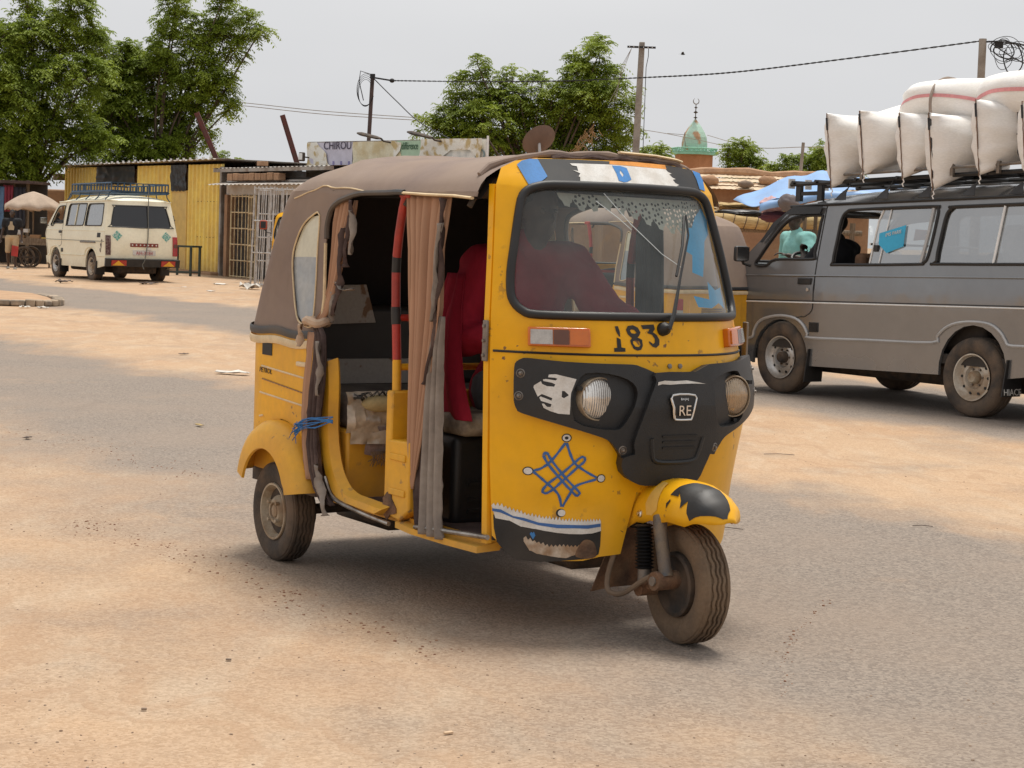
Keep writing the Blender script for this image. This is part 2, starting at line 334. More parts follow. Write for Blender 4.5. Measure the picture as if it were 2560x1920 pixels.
    h = mth('ADD', mth('MULTIPLY', nse(110, 4), .6), mth('MULTIPLY', nse(9, 5), .8)); h = mth('ADD', h, mth('MULTIPLY', vo.outputs['Distance'], -.9)); h = mth('ADD', h, mth('MULTIPLY', wv.outputs['Fac'], .8))
    bp = N.new('ShaderNodeBump'); bp.inputs['Strength'].default_value = .5; bp.inputs['Distance'].default_value = .008; lk(h, bp.inputs['Height']); lk(bp.outputs[0], b.inputs['Normal'])
    return m
GND = ground_mat()
def build_ground():
    ys = [-80, -30, -10, -3, 0, 2]+list(np.geomspace(3, 70, 150))+list(np.geomspace(74, 1500, 24)); ts = sorted(set(list(np.linspace(-.42, .42, 100))+[-12, -6, -3, -1.6, -.9, -.6, .6, .9, 1.6, 3, 6, 12]))
    vs = []; fs = []; nx = len(ts)
    for y in ys:
        k = max(y, 12)
        for t_ in ts:
            x = t_*k*1.0; z = 0.
            if 2 < y < 70 and abs(t_) < .45: z = .016*noise.noise(V3((x*.7, y*.7, 0)))*min(1, max(0, (y-10)/10))
            w = .83*x+.558*y
            if w > 14.6: z += .05*min(1, (w-14.6)/2)*max(0, .5+noise.noise(V3((x*.5, y*.5, 3))))
            vs.append((x, y, z))
    for j in range(len(ys)-1):
        for i in range(nx-1): fs.append((j*nx+i, j*nx+i+1, (j+1)*nx+i+1, (j+1)*nx+i))
    mb = MB(); mb.v = vs; mb.f = fs; mb.build('ground', GND, None, 60, kind='structure')
build_ground()
# loose grit on the near roadway: real little stones, uncountable
def grit():
    rnd = random.Random(3); mb = MB(); m2 = MB()
    def stone(b, x, y, r, q):
        a = rnd.random()*6.28; n = 5; v = [(x+r*rnd.uniform(.7, 1.1)*math.cos(a+6.283*i/n), y+r*rnd.uniform(.7, 1.1)*math.sin(a+6.283*i/n), -.001) for i in range(n)]
        t = [(x+(p[0]-x)*.6, y+(p[1]-y)*.6, r*q) for p in v]; b.add(v+t, [tuple(range(n, 2*n))]+[(i, (i+1) % n, (i+1) % n+n, i+n) for i in range(n)])
    for i in range(7000):
        y = 4.6+rnd.random()**1.7*13; x = (rnd.random()-.5)*y*.62; w = .83*x+.558*y; d = 1 if (w < 4.6 or 7 < w < 10.5) else .25
        if noise.noise(V3((x*1.1, y*1.1, 7))) < -.05: d *= .25
        if rnd.random() > d: continue
        stone(mb, x, y, .0014+rnd.random()**6*.0055, rnd.uniform(.25, .6))
    def trail(pts, n, sp):
        for k in range(n):
            t = rnd.random()*(len(pts)-1); i = int(t); a, b = pts[i], pts[i+1]; f = t-i; x, y = a[0]+(b[0]-a[0])*f+rnd.gauss(0, sp), a[1]+(b[1]-a[1])*f+rnd.gauss(0, sp*1.3); stone(m2, x, y, .0018+rnd.random()**4*.007, rnd.uniform(.3, .6))
    trail(TRAIL1, 620, .07); trail(TRAIL3, 300, .12); trail(TRAIL2, 130, .015)
    mb.build('road_grit', M('grit', (.22, .145, .095), .95, col2=(.36, .27, .20), vs=30, var=.2), None, 0, kind='stuff', label='loose brown grit scattered over the dusty roadway', category='grit')
    m2.build('red_clods', M('red_clod', (.20, .095, .055), .95, col2=(.30, .17, .10), vs=30, var=.2), None, 0, kind='stuff', label='trail of crumbled reddish clods left by a tyre across the near sand', category='grit')
TRAIL1 = [(-1.94, 8.67), (-1.81, 8.47), (-1.45, 8.02), (-1.22, 7.69), (-.90, 7.2), (-.70, 6.9), (-.46, 6.49), (-.19, 6.15)]
TRAIL2 = [(1.26, 7.38), (1.08, 6.84), (.98, 6.52), (.92, 6.16), (.86, 5.75)]
TRAIL3 = [(-3.28, 12.3), (-2.72, 11.9), (-2.15, 11.1), (-1.6, 10.1)]
grit()
# ------------------------------------------------------------------ auto rickshaw: outlines measured in metres (x forward, y left, z up)
NOSE=[(-0.088,0.911),(0.021,0.913),(0.098,0.91),(0.145,0.878),(0.152,0.802),(0.167,0.747),(0.169,0.703),(0.155,0.649),(0.13,0.592),(0.104,0.545),(0.049,0.534),(-0.074,0.536),(-0.132,0.541),(-0.187,0.578),(-0.194,0.632),(-0.155,0.645),(-0.159,0.671),(-0.157,0.701),(-0.13,0.791),(-0.102,0.852),(-0.089,0.885)]
EMB=[(-0.047,0.84),(0.064,0.84),(0.061,0.819),(0.052,0.762),(0.042,0.758),(-0.028,0.759),(-0.037,0.768)]
SLOT=[(-0.061,0.707),(0.081,0.707),(-0.058,0.687),(0.077,0.686),(-0.056,0.667),(0.077,0.666)]
SCOOP=[(-0.312,0.908),(-0.243,0.908),(-0.181,0.889),(-0.153,0.862),(-0.152,0.828),(-0.172,0.779),(-0.197,0.737),(-0.221,0.726),(-0.288,0.731),(-0.343,0.754),(-0.35,0.827),(-0.336,0.874)]
HAND=[(-0.412,0.893),(-0.41,0.901),(-0.393,0.903),(-0.338,0.888),(-0.353,0.842),(-0.355,0.822),(-0.356,0.774),(-0.385,0.775),(-0.407,0.782),(-0.423,0.791),(-0.428,0.804),(-0.423,0.805),(-0.415,0.795),(-0.406,0.795),(-0.404,0.804),(-0.43,0.813),(-0.434,0.823),(-0.431,0.827),(-0.404,0.815),(-0.402,0.823),(-0.428,0.835),(-0.438,0.826),(-0.448,0.856),(-0.447,0.863),(-0.43,0.878),(-0.427,0.869),(-0.415,0.862),(-0.397,0.861),(-0.394,0.869),(-0.403,0.874),(-0.424,0.879),(-0.425,0.884),(-0.418,0.886),(-0.393,0.882),(-0.388,0.888),(-0.395,0.891),(-0.411,0.892)]
HANDHOLE=[(-0.377,0.848),(-0.37,0.847),(-0.359,0.834),(-0.372,0.824),(-0.378,0.827)]
BOLTS=[(-0.479,0.902),(-0.483,0.826),(-0.189,0.656)]
BOLTC=[(0.002,0.936),(0.047,0.936)]
STAR0=[(-0.361,0.672),(-0.391,0.619),(-0.407,0.597),(-0.427,0.579),(-0.446,0.572)]
STAR1=[(-0.358,0.672),(-0.347,0.639),(-0.334,0.609),(-0.318,0.592),(-0.287,0.571),(-0.257,0.555)]
STAR2=[(-0.445,0.569),(-0.426,0.551),(-0.403,0.528),(-0.385,0.51),(-0.369,0.488),(-0.359,0.449)]
STAR3=[(-0.258,0.549),(-0.309,0.532),(-0.328,0.518),(-0.336,0.501),(-0.356,0.449)]
STAR4=[(-0.42,0.626),(-0.404,0.594),(-0.361,0.538),(-0.325,0.498),(-0.316,0.491),(-0.309,0.499),(-0.314,0.509),(-0.352,0.549),(-0.395,0.607),(-0.408,0.631),(-0.415,0.636),(-0.42,0.626)]
STAR5=[(-0.299,0.619),(-0.303,0.607),(-0.321,0.589),(-0.364,0.539),(-0.385,0.513),(-0.404,0.497),(-0.414,0.498),(-0.416,0.508),(-0.401,0.532),(-0.366,0.566),(-0.33,0.606),(-0.311,0.625),(-0.302,0.623),(-0.299,0.619)]
DOTS=[(-0.359,0.689),(-0.458,0.57),(-0.242,0.552),(-0.36,0.428)]
SAWT=[(-0.545,0.444),(-0.522,0.442),(-0.489,0.427),(-0.452,0.415),(-0.419,0.408),(-0.369,0.402),(-0.315,0.399),(-0.273,0.4),(-0.229,0.402)]
SAWB=[(-0.539,0.407),(-0.508,0.404),(-0.465,0.381),(-0.427,0.377),(-0.392,0.37),(-0.353,0.365),(-0.307,0.363),(-0.262,0.366),(-0.226,0.375)]
BLUE=[(-0.543,0.434),(-0.522,0.432),(-0.491,0.412),(-0.464,0.408),(-0.423,0.394),(-0.368,0.389),(-0.315,0.389),(-0.272,0.389),(-0.23,0.395),(-0.229,0.384),(-0.271,0.377),(-0.314,0.378),(-0.367,0.377),(-0.423,0.385),(-0.463,0.398),(-0.491,0.406),(-0.522,0.421),(-0.543,0.425)]
BLACK=[(-0.541,0.413),(-0.508,0.403),(-0.427,0.376),(-0.353,0.364),(-0.226,0.373),(-0.224,0.317),(-0.227,0.287),(-0.248,0.273),(-0.411,0.258),(-0.477,0.263),(-0.507,0.285),(-0.53,0.321),(-0.538,0.366)]
WHITE2=[(-0.464,0.333),(-0.461,0.339),(-0.444,0.331),(-0.415,0.321),(-0.389,0.311),(-0.35,0.314),(-0.309,0.312),(-0.278,0.316),(-0.274,0.306),(-0.307,0.29),(-0.34,0.279),(-0.388,0.286),(-0.438,0.295),(-0.463,0.306)]
SPADE=[(-0.445,0.354),(-0.441,0.361),(-0.437,0.357),(-0.434,0.362),(-0.429,0.35),(-0.435,0.335)]
RUST=[(-0.293,0.324),(-0.277,0.339),(-0.253,0.333),(-0.239,0.311),(-0.236,0.281),(-0.262,0.272),(-0.292,0.275),(-0.307,0.287)]
N1a=[(-0.207,1.07),(-0.196,1.071),(-0.19,1.053),(-0.189,1.035),(-0.193,1.036),(-0.203,1.053)]
N1b=[(-0.202,1.033),(-0.188,1.027),(-0.186,0.999),(-0.172,0.997),(-0.172,0.985),(-0.212,0.984),(-0.212,0.997),(-0.201,0.998)]
N8=[(-0.167,1.059),(-0.16,1.072),(-0.141,1.075),(-0.122,1.067),(-0.112,1.051),(-0.118,1.039),(-0.125,1.034),(-0.107,1.026),(-0.105,1.006),(-0.112,0.992),(-0.126,0.989),(-0.141,0.995),(-0.15,1.012),(-0.153,1.023),(-0.146,1.031),(-0.161,1.044)]
N8h1=[(-0.153,1.057),(-0.146,1.061),(-0.135,1.058),(-0.127,1.049),(-0.136,1.046),(-0.147,1.048)]
N8h2=[(-0.143,1.02),(-0.133,1.025),(-0.119,1.022),(-0.114,1.009),(-0.12,1.001),(-0.134,1.003),(-0.142,1.012)]
N3=[(-0.109,1.075),(-0.058,1.078),(-0.053,1.063),(-0.062,1.052),(-0.047,1.043),(-0.036,1.026),(-0.037,1.009),(-0.051,0.999),(-0.065,1.002),(-0.076,1.012),(-0.081,1.021),(-0.076,1.02),(-0.064,1.012),(-0.056,1.015),(-0.055,1.029),(-0.066,1.043),(-0.086,1.049),(-0.072,1.063),(-0.102,1.062)]
HB_BLUE=[(-0.42,1.609),(-0.397,1.624),(-0.369,1.631),(-0.339,1.632),(-0.334,1.603),(-0.329,1.572),(-0.342,1.563),(-0.358,1.554),(-0.387,1.544),(-0.406,1.542)]
HB_BLACKL=[(-0.339,1.632),(-0.276,1.634),(-0.181,1.636),(-0.055,1.637),(-0.065,1.625),(-0.195,1.623),(-0.202,1.594),(-0.2,1.584),(-0.214,1.557),(-0.333,1.554),(-0.387,1.543),(-0.358,1.554),(-0.33,1.569),(-0.334,1.603)]
HB_WHITE=[(-0.223,1.622),(-0.195,1.623),(-0.039,1.624),(-0.068,1.558),(-0.214,1.557),(-0.206,1.575),(-0.223,1.581),(-0.211,1.577),(-0.199,1.588),(-0.223,1.599),(-0.203,1.596),(-0.2,1.613),(-0.218,1.615)]
HB_WHITE2=[(-0.141,1.62),(-0.061,1.626),(0.038,1.623),(0.193,1.621),(0.205,1.597),(0.21,1.586),(0.199,1.558),(0.034,1.557),(-0.174,1.555)]
HB_YEL=[(-0.051,1.64),(0.048,1.641),(0.2,1.637),(0.197,1.621),(0.039,1.625),(-0.059,1.627)]
HB_BLACKR=[(0.201,1.639),(0.231,1.637),(0.345,1.625),(0.349,1.592),(0.339,1.554),(0.284,1.563),(0.199,1.558),(0.206,1.58),(0.203,1.594)]
HB_BLUER=[(0.345,1.625),(0.391,1.617),(0.393,1.588),(0.375,1.551),(0.341,1.556),(0.349,1.592)]
HB_EMB=[(-0.051,1.622),(-0.015,1.622),(0.009,1.616),(0.008,1.599),(0.006,1.575),(-0.016,1.566),(-0.031,1.564),(-0.052,1.568),(-0.048,1.594)]
HB_DIA=[(-0.025,1.608),(-0.018,1.592),(-0.028,1.582),(-0.032,1.596)]
FILM1=[(0.222,1.42),(0.249,1.42),(0.286,1.46),(0.339,1.491),(0.373,1.449),(0.357,1.397),(0.317,1.373),(0.249,1.246),(0.189,1.262),(0.212,1.323),(0.181,1.337)]
FILM2=[(0.167,1.181),(0.259,1.168),(0.273,1.23),(0.319,1.199),(0.378,1.207),(0.38,1.131),(0.328,1.154),(0.263,1.137),(0.18,1.142)]
WIPER=[(-0.013,1.066),(0.013,1.104),(0.072,1.221),(0.16,1.371),(0.174,1.442)]
WIPB=[(0.187,1.447),(0.077,1.238)]
CRACK=[(-0.134,1.523),(-0.052,1.417),(0.047,1.319),(0.124,1.273)]
CRACK2=[(-0.173,1.495),(-0.098,1.437),(-0.057,1.399)]
WIN=[(0.255,1.419),(0.187,1.41),(0.112,1.368),(0.053,1.293),(0.041,1.23),(0.062,1.146),(0.116,1.017),(0.17,0.984),(0.26,0.973),(0.273,1.031),(0.262,1.252)]
WSH = [(-.445, 1.497), (-.42, 1.529), (-.384, 1.543), (-.328, 1.551), (-.166, 1.553), (0, 1.554)]
WSB = [(0, 1.095), (-.277, 1.095), (-.443, 1.095), (-.482, 1.106), (-.505, 1.137), (-.51, 1.182), (-.501, 1.268), (-.474, 1.397)]
def KS(z): return interp(z, [.25, .45, .65, .72, .85, 1.08, 1.3, 1.54, 1.66], [1.17, 1.12, 1.03, 1, 1, 1.12, 1.20, 1.20, 1.20])      # the cab leans and tapers on its far side
def FARP(a, b): return (-a/KS(b), b)
SHR = lambda q: [(a*.985, b if .1 < 0 else (b-.008 if b > 1.3 else b+.006)) for a, b in q]
WSH, WSB = SHR(WSH), SHR(WSB)
WS = WSH+[FARP(a, b) for a, b in WSH[-2::-1]]+[FARP(a, b) for a, b in WSB[:0:-1]]+WSB[0:]
MASK = [(-.495, .829), (-.494, .92), (-.489, .94), (-.476, .952), (-.458, .954), (-.37, .946), (-.26, .942), (-.165, .94), (-.138, .934), (-.096, .918), (-.076, .906), (-.078, .883), (-.09, .844), (-.114, .791), (-.133, .732), (-.143, .688), (-.141, .643), (-.188, .631), (-.196, .639), (-.226, .679), (-.256, .698), (-.326, .721), (-.409, .747), (-.476, .77), (-.487, .781), (-.493, .8)]
TZ = [.2, .8, 1.08, 1.3, 1.54, 1.66]; TW = [.555, .56, .56, .545, .515, .48]; TE = [1.57, 1.55, 1.54, 1.52, 1.47, 1.40]; TC = [1.78, 1.84, 1.80, 1.70, 1.575, 1.47]
def XF(y, z):
    if y > 0: y *= KS(z)
    w, e, c = interp(z, TZ, TW), interp(z, TZ, TE), interp(z, TZ, TC); return c-(c-e)*(abs(y)/w)**2.6
def FR(y, z):
    h = .004; x = XF(y, z); n = V3((1, -(XF(y+h, z)-XF(y-h, z))/(2*h), -(XF(y, z+.03)-XF(y, z-.03))/.06)).normalized(); return V3((x, y, z)), n
def FRD(y, z):               # lower shield with its shallow dent
    p, n = FR(y, z); d = math.exp(-((y+.36)/.11)**2-((z-.44)/.05)**2); e = math.exp(-((y+.30)/.05)**2-((z-.50)/.03)**2); return p-n*(.014*d-.006*e), n
def sides(pts): return [(-a, b) for a, b in reversed(pts)]
def make_rickshaw():
    T = empty('auto_rickshaw')
    F = lambda mb, n, m, par=T, **k: mb.build(n, m, par, **k)
    # front shield and cab frame
    half = [(0, .50), (-.105, .50), (-.125, .40), (-.145, .285), (-.22, .278), (-.28, .264), (-.44, .262), (-.50, .285), (-.543, .34), (-.553, .6), (-.557, .9), (-.556, 1.08), (-.541, 1.3), (-.509, 1.54), (-.475, 1.598), (-.42, 1.624), (-.34, 1.637), (0, 1.643)]
    outl = half+[FARP(a, b) for a, b in half[-2:0:-1]]
    F(sheet(outl, FRD, [WS], .035, .018, 0), 'front_shield', YEL)
    pil = [(x, z) for z in (.34, .6, .9, 1.08, 1.3, 1.5) for x in (0,)]
    for s in (-1, 1):                                   # door pillar return flange
        rings = [[V3((interp(z, TZ, TE)-.004, s*interp(z, TZ, TW)*.995/(KS(z) if s > 0 else 1), z)), V3((interp(z, TZ, TE)-.03, s*(interp(z, TZ, TW)*.995+.004)/(KS(z) if s > 0 else 1), z)), V3((interp(z, TZ, TE)-.032, s*(interp(z, TZ, TW)*.995-.02)/(KS(z) if s > 0 else 1), z)), V3((interp(z, TZ, TE)-.004, s*(interp(z, TZ, TW)*.995-.02)/(KS(z) if s > 0 else 1), z))] for z in (.31, .6, .9, 1.08, 1.3, 1.45, 1.54)]
        F(MB().loft(rings), 'pillar_flange', YEL)
        hg = F(MB().box((interp(1.0, TZ, TE)-.012, s*.566, 1.005), (.028, .01, .14)), 'hinge', STEEL, bev=.003)
        for z in (.955, 1.005, 1.055): F(MB().cyl((1.53, s*.569, z), (1.53, s*.577, z), .006, n=8), 'hinge_bolt', STEEL, hg)
    F(MB().tube([FR(y, .973)[0]+V3((.001, 0, 0)) for y in np.linspace(-.55, .50, 41)], .0045, 6), 'seam', BLKR)
    # windscreen
    wsf = smooth(WS, 3)
    F(MB().tube([FR(a, b)[0]+FR(a, b)[1]*.004 for a, b in wsf], .0155, 10, True), 'windscreen_rubber', BLKR)
    F(sheet(WS, FR, (), .06, 0, -.004), 'windscreen', GLS)
    # black mask
    for s in (-1, 1):
        mk = MASK if s < 0 else sides(MASK); sc = SCOOP if s < 0 else sides(SCOOP)
        w = F(sheet(smooth(mk, 2), FR, [smooth(sc, 2)], .05, .034, .036), 'headlight_mask', BLKP, bev=.007, seg=3)
        F(sheet(smooth(sc, 2), FR, (), .05, 0, .010), 'lamp_recess', BLKP, w)
        hy, hz, hx = (-.272 if s < 0 else .318), .825, (1.792 if s < 0 else 1.782)
        q = F(MB().lathe([(.072, -.05), (.0755, .0), (.074, .010), (.070, .012), (.069, .006)], (hx, hy, hz), (1, -s*-.06, 0), 36), 'headlight', RIM)
        F(MB().lathe([(.070, .002), (.062, .012), (.045, .020), (.022, .025), (.0005, .026)], (hx, hy, hz), (1, s*.06, 0), 36), 'lens', LENS1 if s < 0 else LENS2, q, label='clear ribbed lens' if s < 0 else 'lens browned with dust')
        for a in (35, 155, 275): F(MB().box((hx, hy+.086*math.cos(R(a)), hz+.086*math.sin(R(a))), (.02, .014, .014)), 'lamp_clip', BLK, q)
        for y, z in BOLTS:
            p, n = FR(s*-y, z); F(MB().lathe([(.016, .036), (.013, .039), (.010, .035), (.006, .037), (.005, .044), (.0005, .046)], p, n, 14), 'mask_screw', STEEL, w)
    nose = F(sheet(smooth(NOSE, 2), FR, (), .04, .05, .055), 'nose_panel', BLKP, bev=.010, seg=3)
    lip = smooth([(-.10, .70), (-.092, .645), (-.075, .62), (0, .615), (.075, .62), (.095, .645), (.11, .70)], 3, False)
    F(MB().tube([FR(a, b)[0]+FR(a, b)[1]*.054 for a, b in lip], .009, 8), 'nose_lip', BLKP, nose)
    for i in range(3):
        a, b = SLOT[2*i], SLOT[2*i+1]; z = (a[1]+b[1])/2
        F(sheet([(a[0], z-.0035), (b[0], z-.0035), (b[0], z+.0035), (a[0], z+.0035)], FR, (), .05, .003, .0585), 'grille_slot', BLK, nose)
    F(sheet([(-.085, .879), (-.06, .884), (-.02, .882), (.03, .884), (.07, .878), (.11, .871), (.05, .873), (0, .872), (-.04, .870), (-.07, .872), (-.087, .868)], FR, (), .05, .0, .058), 'white_paint_scrape', WHTP, nose)
    EMO = [(.009+(a-.009)*.80, .80+(b-.80)*.80) for a, b in smooth([(-.048, .842), (.066, .841), (.062, .80), (.052, .762), (.04, .757), (-.026, .758), (-.037, .768), (-.044, .80)], 3)]
    em = F(sheet(EMO, FR, (), .04, .012, .066), 'emblem', BLKPT, nose)
    eo = EMO
    F(MB().tube([FR(a, b)[0]+FR(a, b)[1]*.066 for a, b in eo], .0042, 8, True), 'emblem_rim', CHR, em)
    p, n = FR(.01, .795); text('RE', .050, 'emblem_letters', CHR, em, p+n*.068+V3((0, 0, -.006)), (0, 1, 0), (-n.z, 0, n.x), .003)
    p, n = FR(.01, .822); text('BAJAJ', .011, 'emblem_letters', CHR, em, p+n*.068, (0, 1, 0), (-n.z, 0, n.x), .002, 0, 1.3)
    for y, z in BOLTC:
        p, n = FR(y, z); F(MB().lathe([(.009, 0), (.009, .005), (.0005, .006)], p, n, 6), 'bolt', STEEL)
    # turn signals
    for s in (-1, 1):
        y0, y1 = (.292, .464) if s > 0 else (-.464, -.292)
        t = F(sheet([(y0, .995), (y1, .995), (y1, 1.06), (y0, 1.06)], FR, (), .04, .03, .024), 'turn_signal', AMB, bev=.006)
        c = [(.0, .36, CLR), (.38, .64, DKAM), (.66, 1., AMB)]
        for a, b, m in c:
            a, b = (a, b) if s < 0 else (1-b, 1-a); w = y1-y0-.016; ya, yb = y0+.008+a*w, y0+.008+b*w
            F(sheet([(ya, 1.003), (yb, 1.003), (yb, 1.052), (ya, 1.052)], FR, (), .04, .008, .030), 'lens', m, t)
    # wiper
    wp = [FR(a, b)[0]+FR(a, b)[1]*.035 for a, b in WIPER]
    W = F(MB().tube(wp, [.009, .008, .005, .004, .004], 6), 'wiper_arm', BLKP)
    b0, b1 = [FR(a, b)[0]+FR(a, b)[1]*.014 for a, b in WIPB]
    F(MB().tube([b0, (b0+b1)/2+V3((.012, 0, 0)), b1], .005, 6), 'wiper_blade', BLKR, W)
    p, n = FR(-.02, 1.062); F(MB().lathe([(.024, 0), (.022, .02), (.012, .03), (.008, .045), (.0005, .046)], p, n, 16), 'wiper_pivot', BLKR, W)
    # canopy: rings at rising heights, open at the doors
    zs = [.93, 1.0, 1.1, 1.2, 1.3, 1.4, 1.46, 1.49, 1.515, 1.54, 1.565, 1.59, 1.61, 1.63, 1.645, 1.658, 1.667, 1.672]
    wz = lambda z: interp(z, [.93, 1.5, 1.53, 1.565, 1.60, 1.63, 1.655, 1.667, 1.672], [.60, .568, .56, .53, .475, .40, .27, .14, .0])
    xr = lambda z: interp(z, [.93, 1.1, 1.3, 1.46, 1.52, 1.58, 1.625, 1.655, 1.672], [-.428, -.372, -.285, -.20, -.155, -.04, .08, .19, .34])
    def ring(z, xf):
        w, x0 = wz(z), xr(z); r = min(.17, w*.6+.001); pts = []
        for i in range(13): pts.append((xf+(x0+r-xf)*i/12, -w))
        for i in range(1, 7): a = R(90*i/6); pts.append((x0+r-r*math.sin(a), -w+r-r*math.cos(a)))
        k = pts[-1]; half = pts+[(x0, -w+r+(w-r)*i/5) for i in range(1, 5)]
        return half+[(x0, 0)]+[(a, -b) for a, b in reversed(half)]
    def crow(x, y, z):
        # cloth sags between the bows and the lower hem waves
        s_ = -.010*math.exp(-((x-.75)/.28)**2)*max(0, (z-1.5)/.17)-.006*math.exp(-((x-1.15)/.15)**2)*max(0, (z-1.5)/.17)
        c_ = .012*math.exp(-((x-.27)/.05)**2)*(z > 1.45)
        q = noise.noise(V3((x*4, y*4, z*5)))*.006+noise.noise(V3((x*13, y*11, z*13)))*.0018
        return V3((x, y*(1+q), z+s_+c_+q))
    up = [z for z in zs if z >= 1.515]
    cm = MB().loft([[crow(x, y, z) for x, y in ring(z, 1.44-max(0, (z-1.62))*.1)] for z in up], False)
    can = F(cm, 'canopy', CANV, sm=50)
    low = [z for z in zs if z <= 1.515]
    lm_ = MB().loft([[crow(x, y, z) for x, y in [p for p in ring(z, .30)]] for z in low], False)
    # cut the window out of the side curtain by building the flank as sheets, the back as rings
    def sidefn(s):
        def fn(x, z):
            w = wz(z); return crow(x, s*w, z), V3((0, s, .06)).normalized()
        return fn
    flank = [(-.02, .93), (.335, .925), (.352, 1.1), (.325, 1.315), (.334, 1.392), (.368, 1.453), (.42, 1.475), (.5, 1.491), (.642, 1.507), (.947, 1.511), (1.45, 1.498), (1.44, 1.53), (.9, 1.53), (.5, 1.53), (.2, 1.53), (.06, 1.518), (.05, 1.515), (.02, 1.49), (-.01, 1.4)]
    flank = [(-.02, .93), (.335, .925), (.352, 1.1), (.325, 1.315), (.334, 1.392), (.368, 1.453), (.42, 1.475), (.5, 1.491), (.642, 1.507), (.947, 1.509), (1.44, 1.498), (1.44, 1.515), (.05, 1.515), (.04, 1.46), (.0, 1.3), (-.01, 1.1)]
    for s in (-1, 1):
        F(sheet(flank, sidefn(s), [smooth(WIN, 3)], .05, .004, .0), 'canopy_side', CANV, can, sm=50)
        wi = smooth(WIN, 3)
        F(MB().tube([sidefn(s)(a, b)[0]+V3((0, s*.003, 0)) for a, b in wi], .0035, 6, True), 'window_piping', PIPC, can)
        wu = [(.255, 1.419), (.187, 1.41), (.112, 1.368), (.053, 1.293), (.044, 1.248), (.262, 1.252)]; wl = [(.044, 1.248), (.041, 1.23), (.062, 1.146), (.116, 1.017), (.17, .984), (.26, .973), (.273, 1.031), (.262, 1.252)]
        F(sheet(wu, sidefn(s), (), .06, 0, -.004), 'window_pane', M_PANE1, can, label='upper half of the plastic window, see-through brightness painted pale')
        F(sheet(wl, sidefn(s), (), .06, 0, -.004), 'window_pane', M_PANE2, can, label='dusty grey lower half of the plastic window')
        op = smooth([(.335, 1.33), (.332, 1.392), (.368, 1.453), (.5, 1.491), (.642, 1.509), (.93, 1.511)], 4, False)
        F(MB().tube([sidefn(s)(a, b)[0]+V3((0, s*.004, -.002)) for a, b in op], .011, 7), 'opening_hem', PIPB, can)
        F(MB().tube([sidefn(s)(a, b)[0]+V3((0, s*.006, -.004)) for a, b in [(.93, 1.511), (1.1, 1.508), (1.3, 1.504), (1.42, 1.497)]], .009, 7, sq=.6), 'hem_strip', PIPC, can)
        F(MB().tube([sidefn(s)(a, b)[0]+V3((0, s*.004, 0)) for a, b in [(.345, .95), (.352, 1.1), (.33, 1.31)]], .007, 6), 'hem_strip', PIPC, can)
        sm_ = smooth([(-.06, 1.474), (.05, 1.492), (.123, 1.506), (.2, 1.515), (.291, 1.524), (.40, 1.526), (.497, 1.523), (.58, 1.516), (.642, 1.509)], 3, False)
        F(MB().tube([sidefn(s)(a, b)[0]+V3((0, s*.001, 0)) for a, b in sm_ if a > .0], .003, 5), 'seam_piping', PIPC, can)
    back = MB().loft([[crow(x, y, z) for x, y in ring(z, interp(z, [.93, 1.1, 1.3, 1.46, 1.515], [-.008, .002, .012, .052, .062]))] for z in low], False)
    F(back, 'canopy_back', CANV, can, sm=50)
    F(MB().loft([[crow(x*.97+.012, y*.975, z) for x, y in ring(z, -.03)] for z in low], False), 'back_shade_sheet', CANVI, can)  # added dark sheet, paints the shade inside the rear canopy
    for z, nm, mt, r in ((.938, 'hem_band', PIPB, .016), (.899, 'hem_strip', PIPC, .014)):
        rg = [p for p in ring(.93, .335)]; dz_ = [.005*math.cos(x*18+1)*(abs(y) > .5)+.003*math.sin(y*9) for x, y in rg]
        F(MB().loft([[V3((x+.25*(k_+.0)*0-(x < -.1)*(.006+o_), y+math.copysign(.006+o_, y)*(abs(y) > .3), z+h_+d_)) for (x, y), d_ in zip(rg, dz_)] for k_, (h_, o_) in enumerate(((-.016, .001), (-.008, .004), (.008, .004), (.016, .0)))], False), nm, mt, can)
    hem = [V3((interp(abs(y), [0, .3, .42, .48], [1.462, 1.447, 1.418, 1.38]), y, interp(abs(y), [0, .2, .34, .42, .47, .52], [1.662, 1.658, 1.647, 1.630, 1.606, 1.57]))) for y in np.linspace(-.52, .52, 27)]
    F(MB().tube([p+V3((0, 0, .004*math.sin(i*1.3))) for i, p in enumerate(hem)], [.012+.003*math.sin(i*2.2) for i in range(27)], 8), 'canopy_roll', CANV, can)
    F(MB().tube([p+V3((.012, 0, .012)) for p in hem[13:23]], .010, 6, sq=.5), 'hem_strip', PIPC, can)
    F(MB().tube([p+V3((.016, 0, -.012+.004*math.sin(i*1.9))) for i, p in enumerate(hem[6:26])], [.008+.004*math.sin(i*1.7) for i in range(20)], 6), 'torn_fold', DKC, can)
    F(MB().loft([[V3((.32+i*.11, y*.97, z-.012)) for y, z in [(-.55, 1.50), (-.5, 1.57), (-.38, 1.62), (-.2, 1.645), (0, 1.652), (.2, 1.645), (.38, 1.62), (.5, 1.57), (.55, 1.50)]] for i in range(11)], False), 'roof_lining', CANVI, can)  # roof lining drawn in the same shade-dark colour
    for x in (.30, .9, 1.36): F(MB().tube([V3((x, y, z-.03)) for y, z in [(-.545, 1.49), (-.5, 1.57), (-.38, 1.615), (-.2, 1.64), (0, 1.645), (.2, 1.64), (.38, 1.615), (.5, 1.57), (.545, 1.49)]], .011, 8), 'roof_bow', DARKM, can)
    # rear tub
    plan = [(.0, -.60), (-.16, -.60)]+[(-.22-.2*math.sin(R(a)), -.40-.2*math.cos(R(a))) for a in range(0, 91, 15)]+[(-.42, -.2), (-.42, 0)]
    plan = plan+[(a, -b) for a, b in plan[-2::-1]]
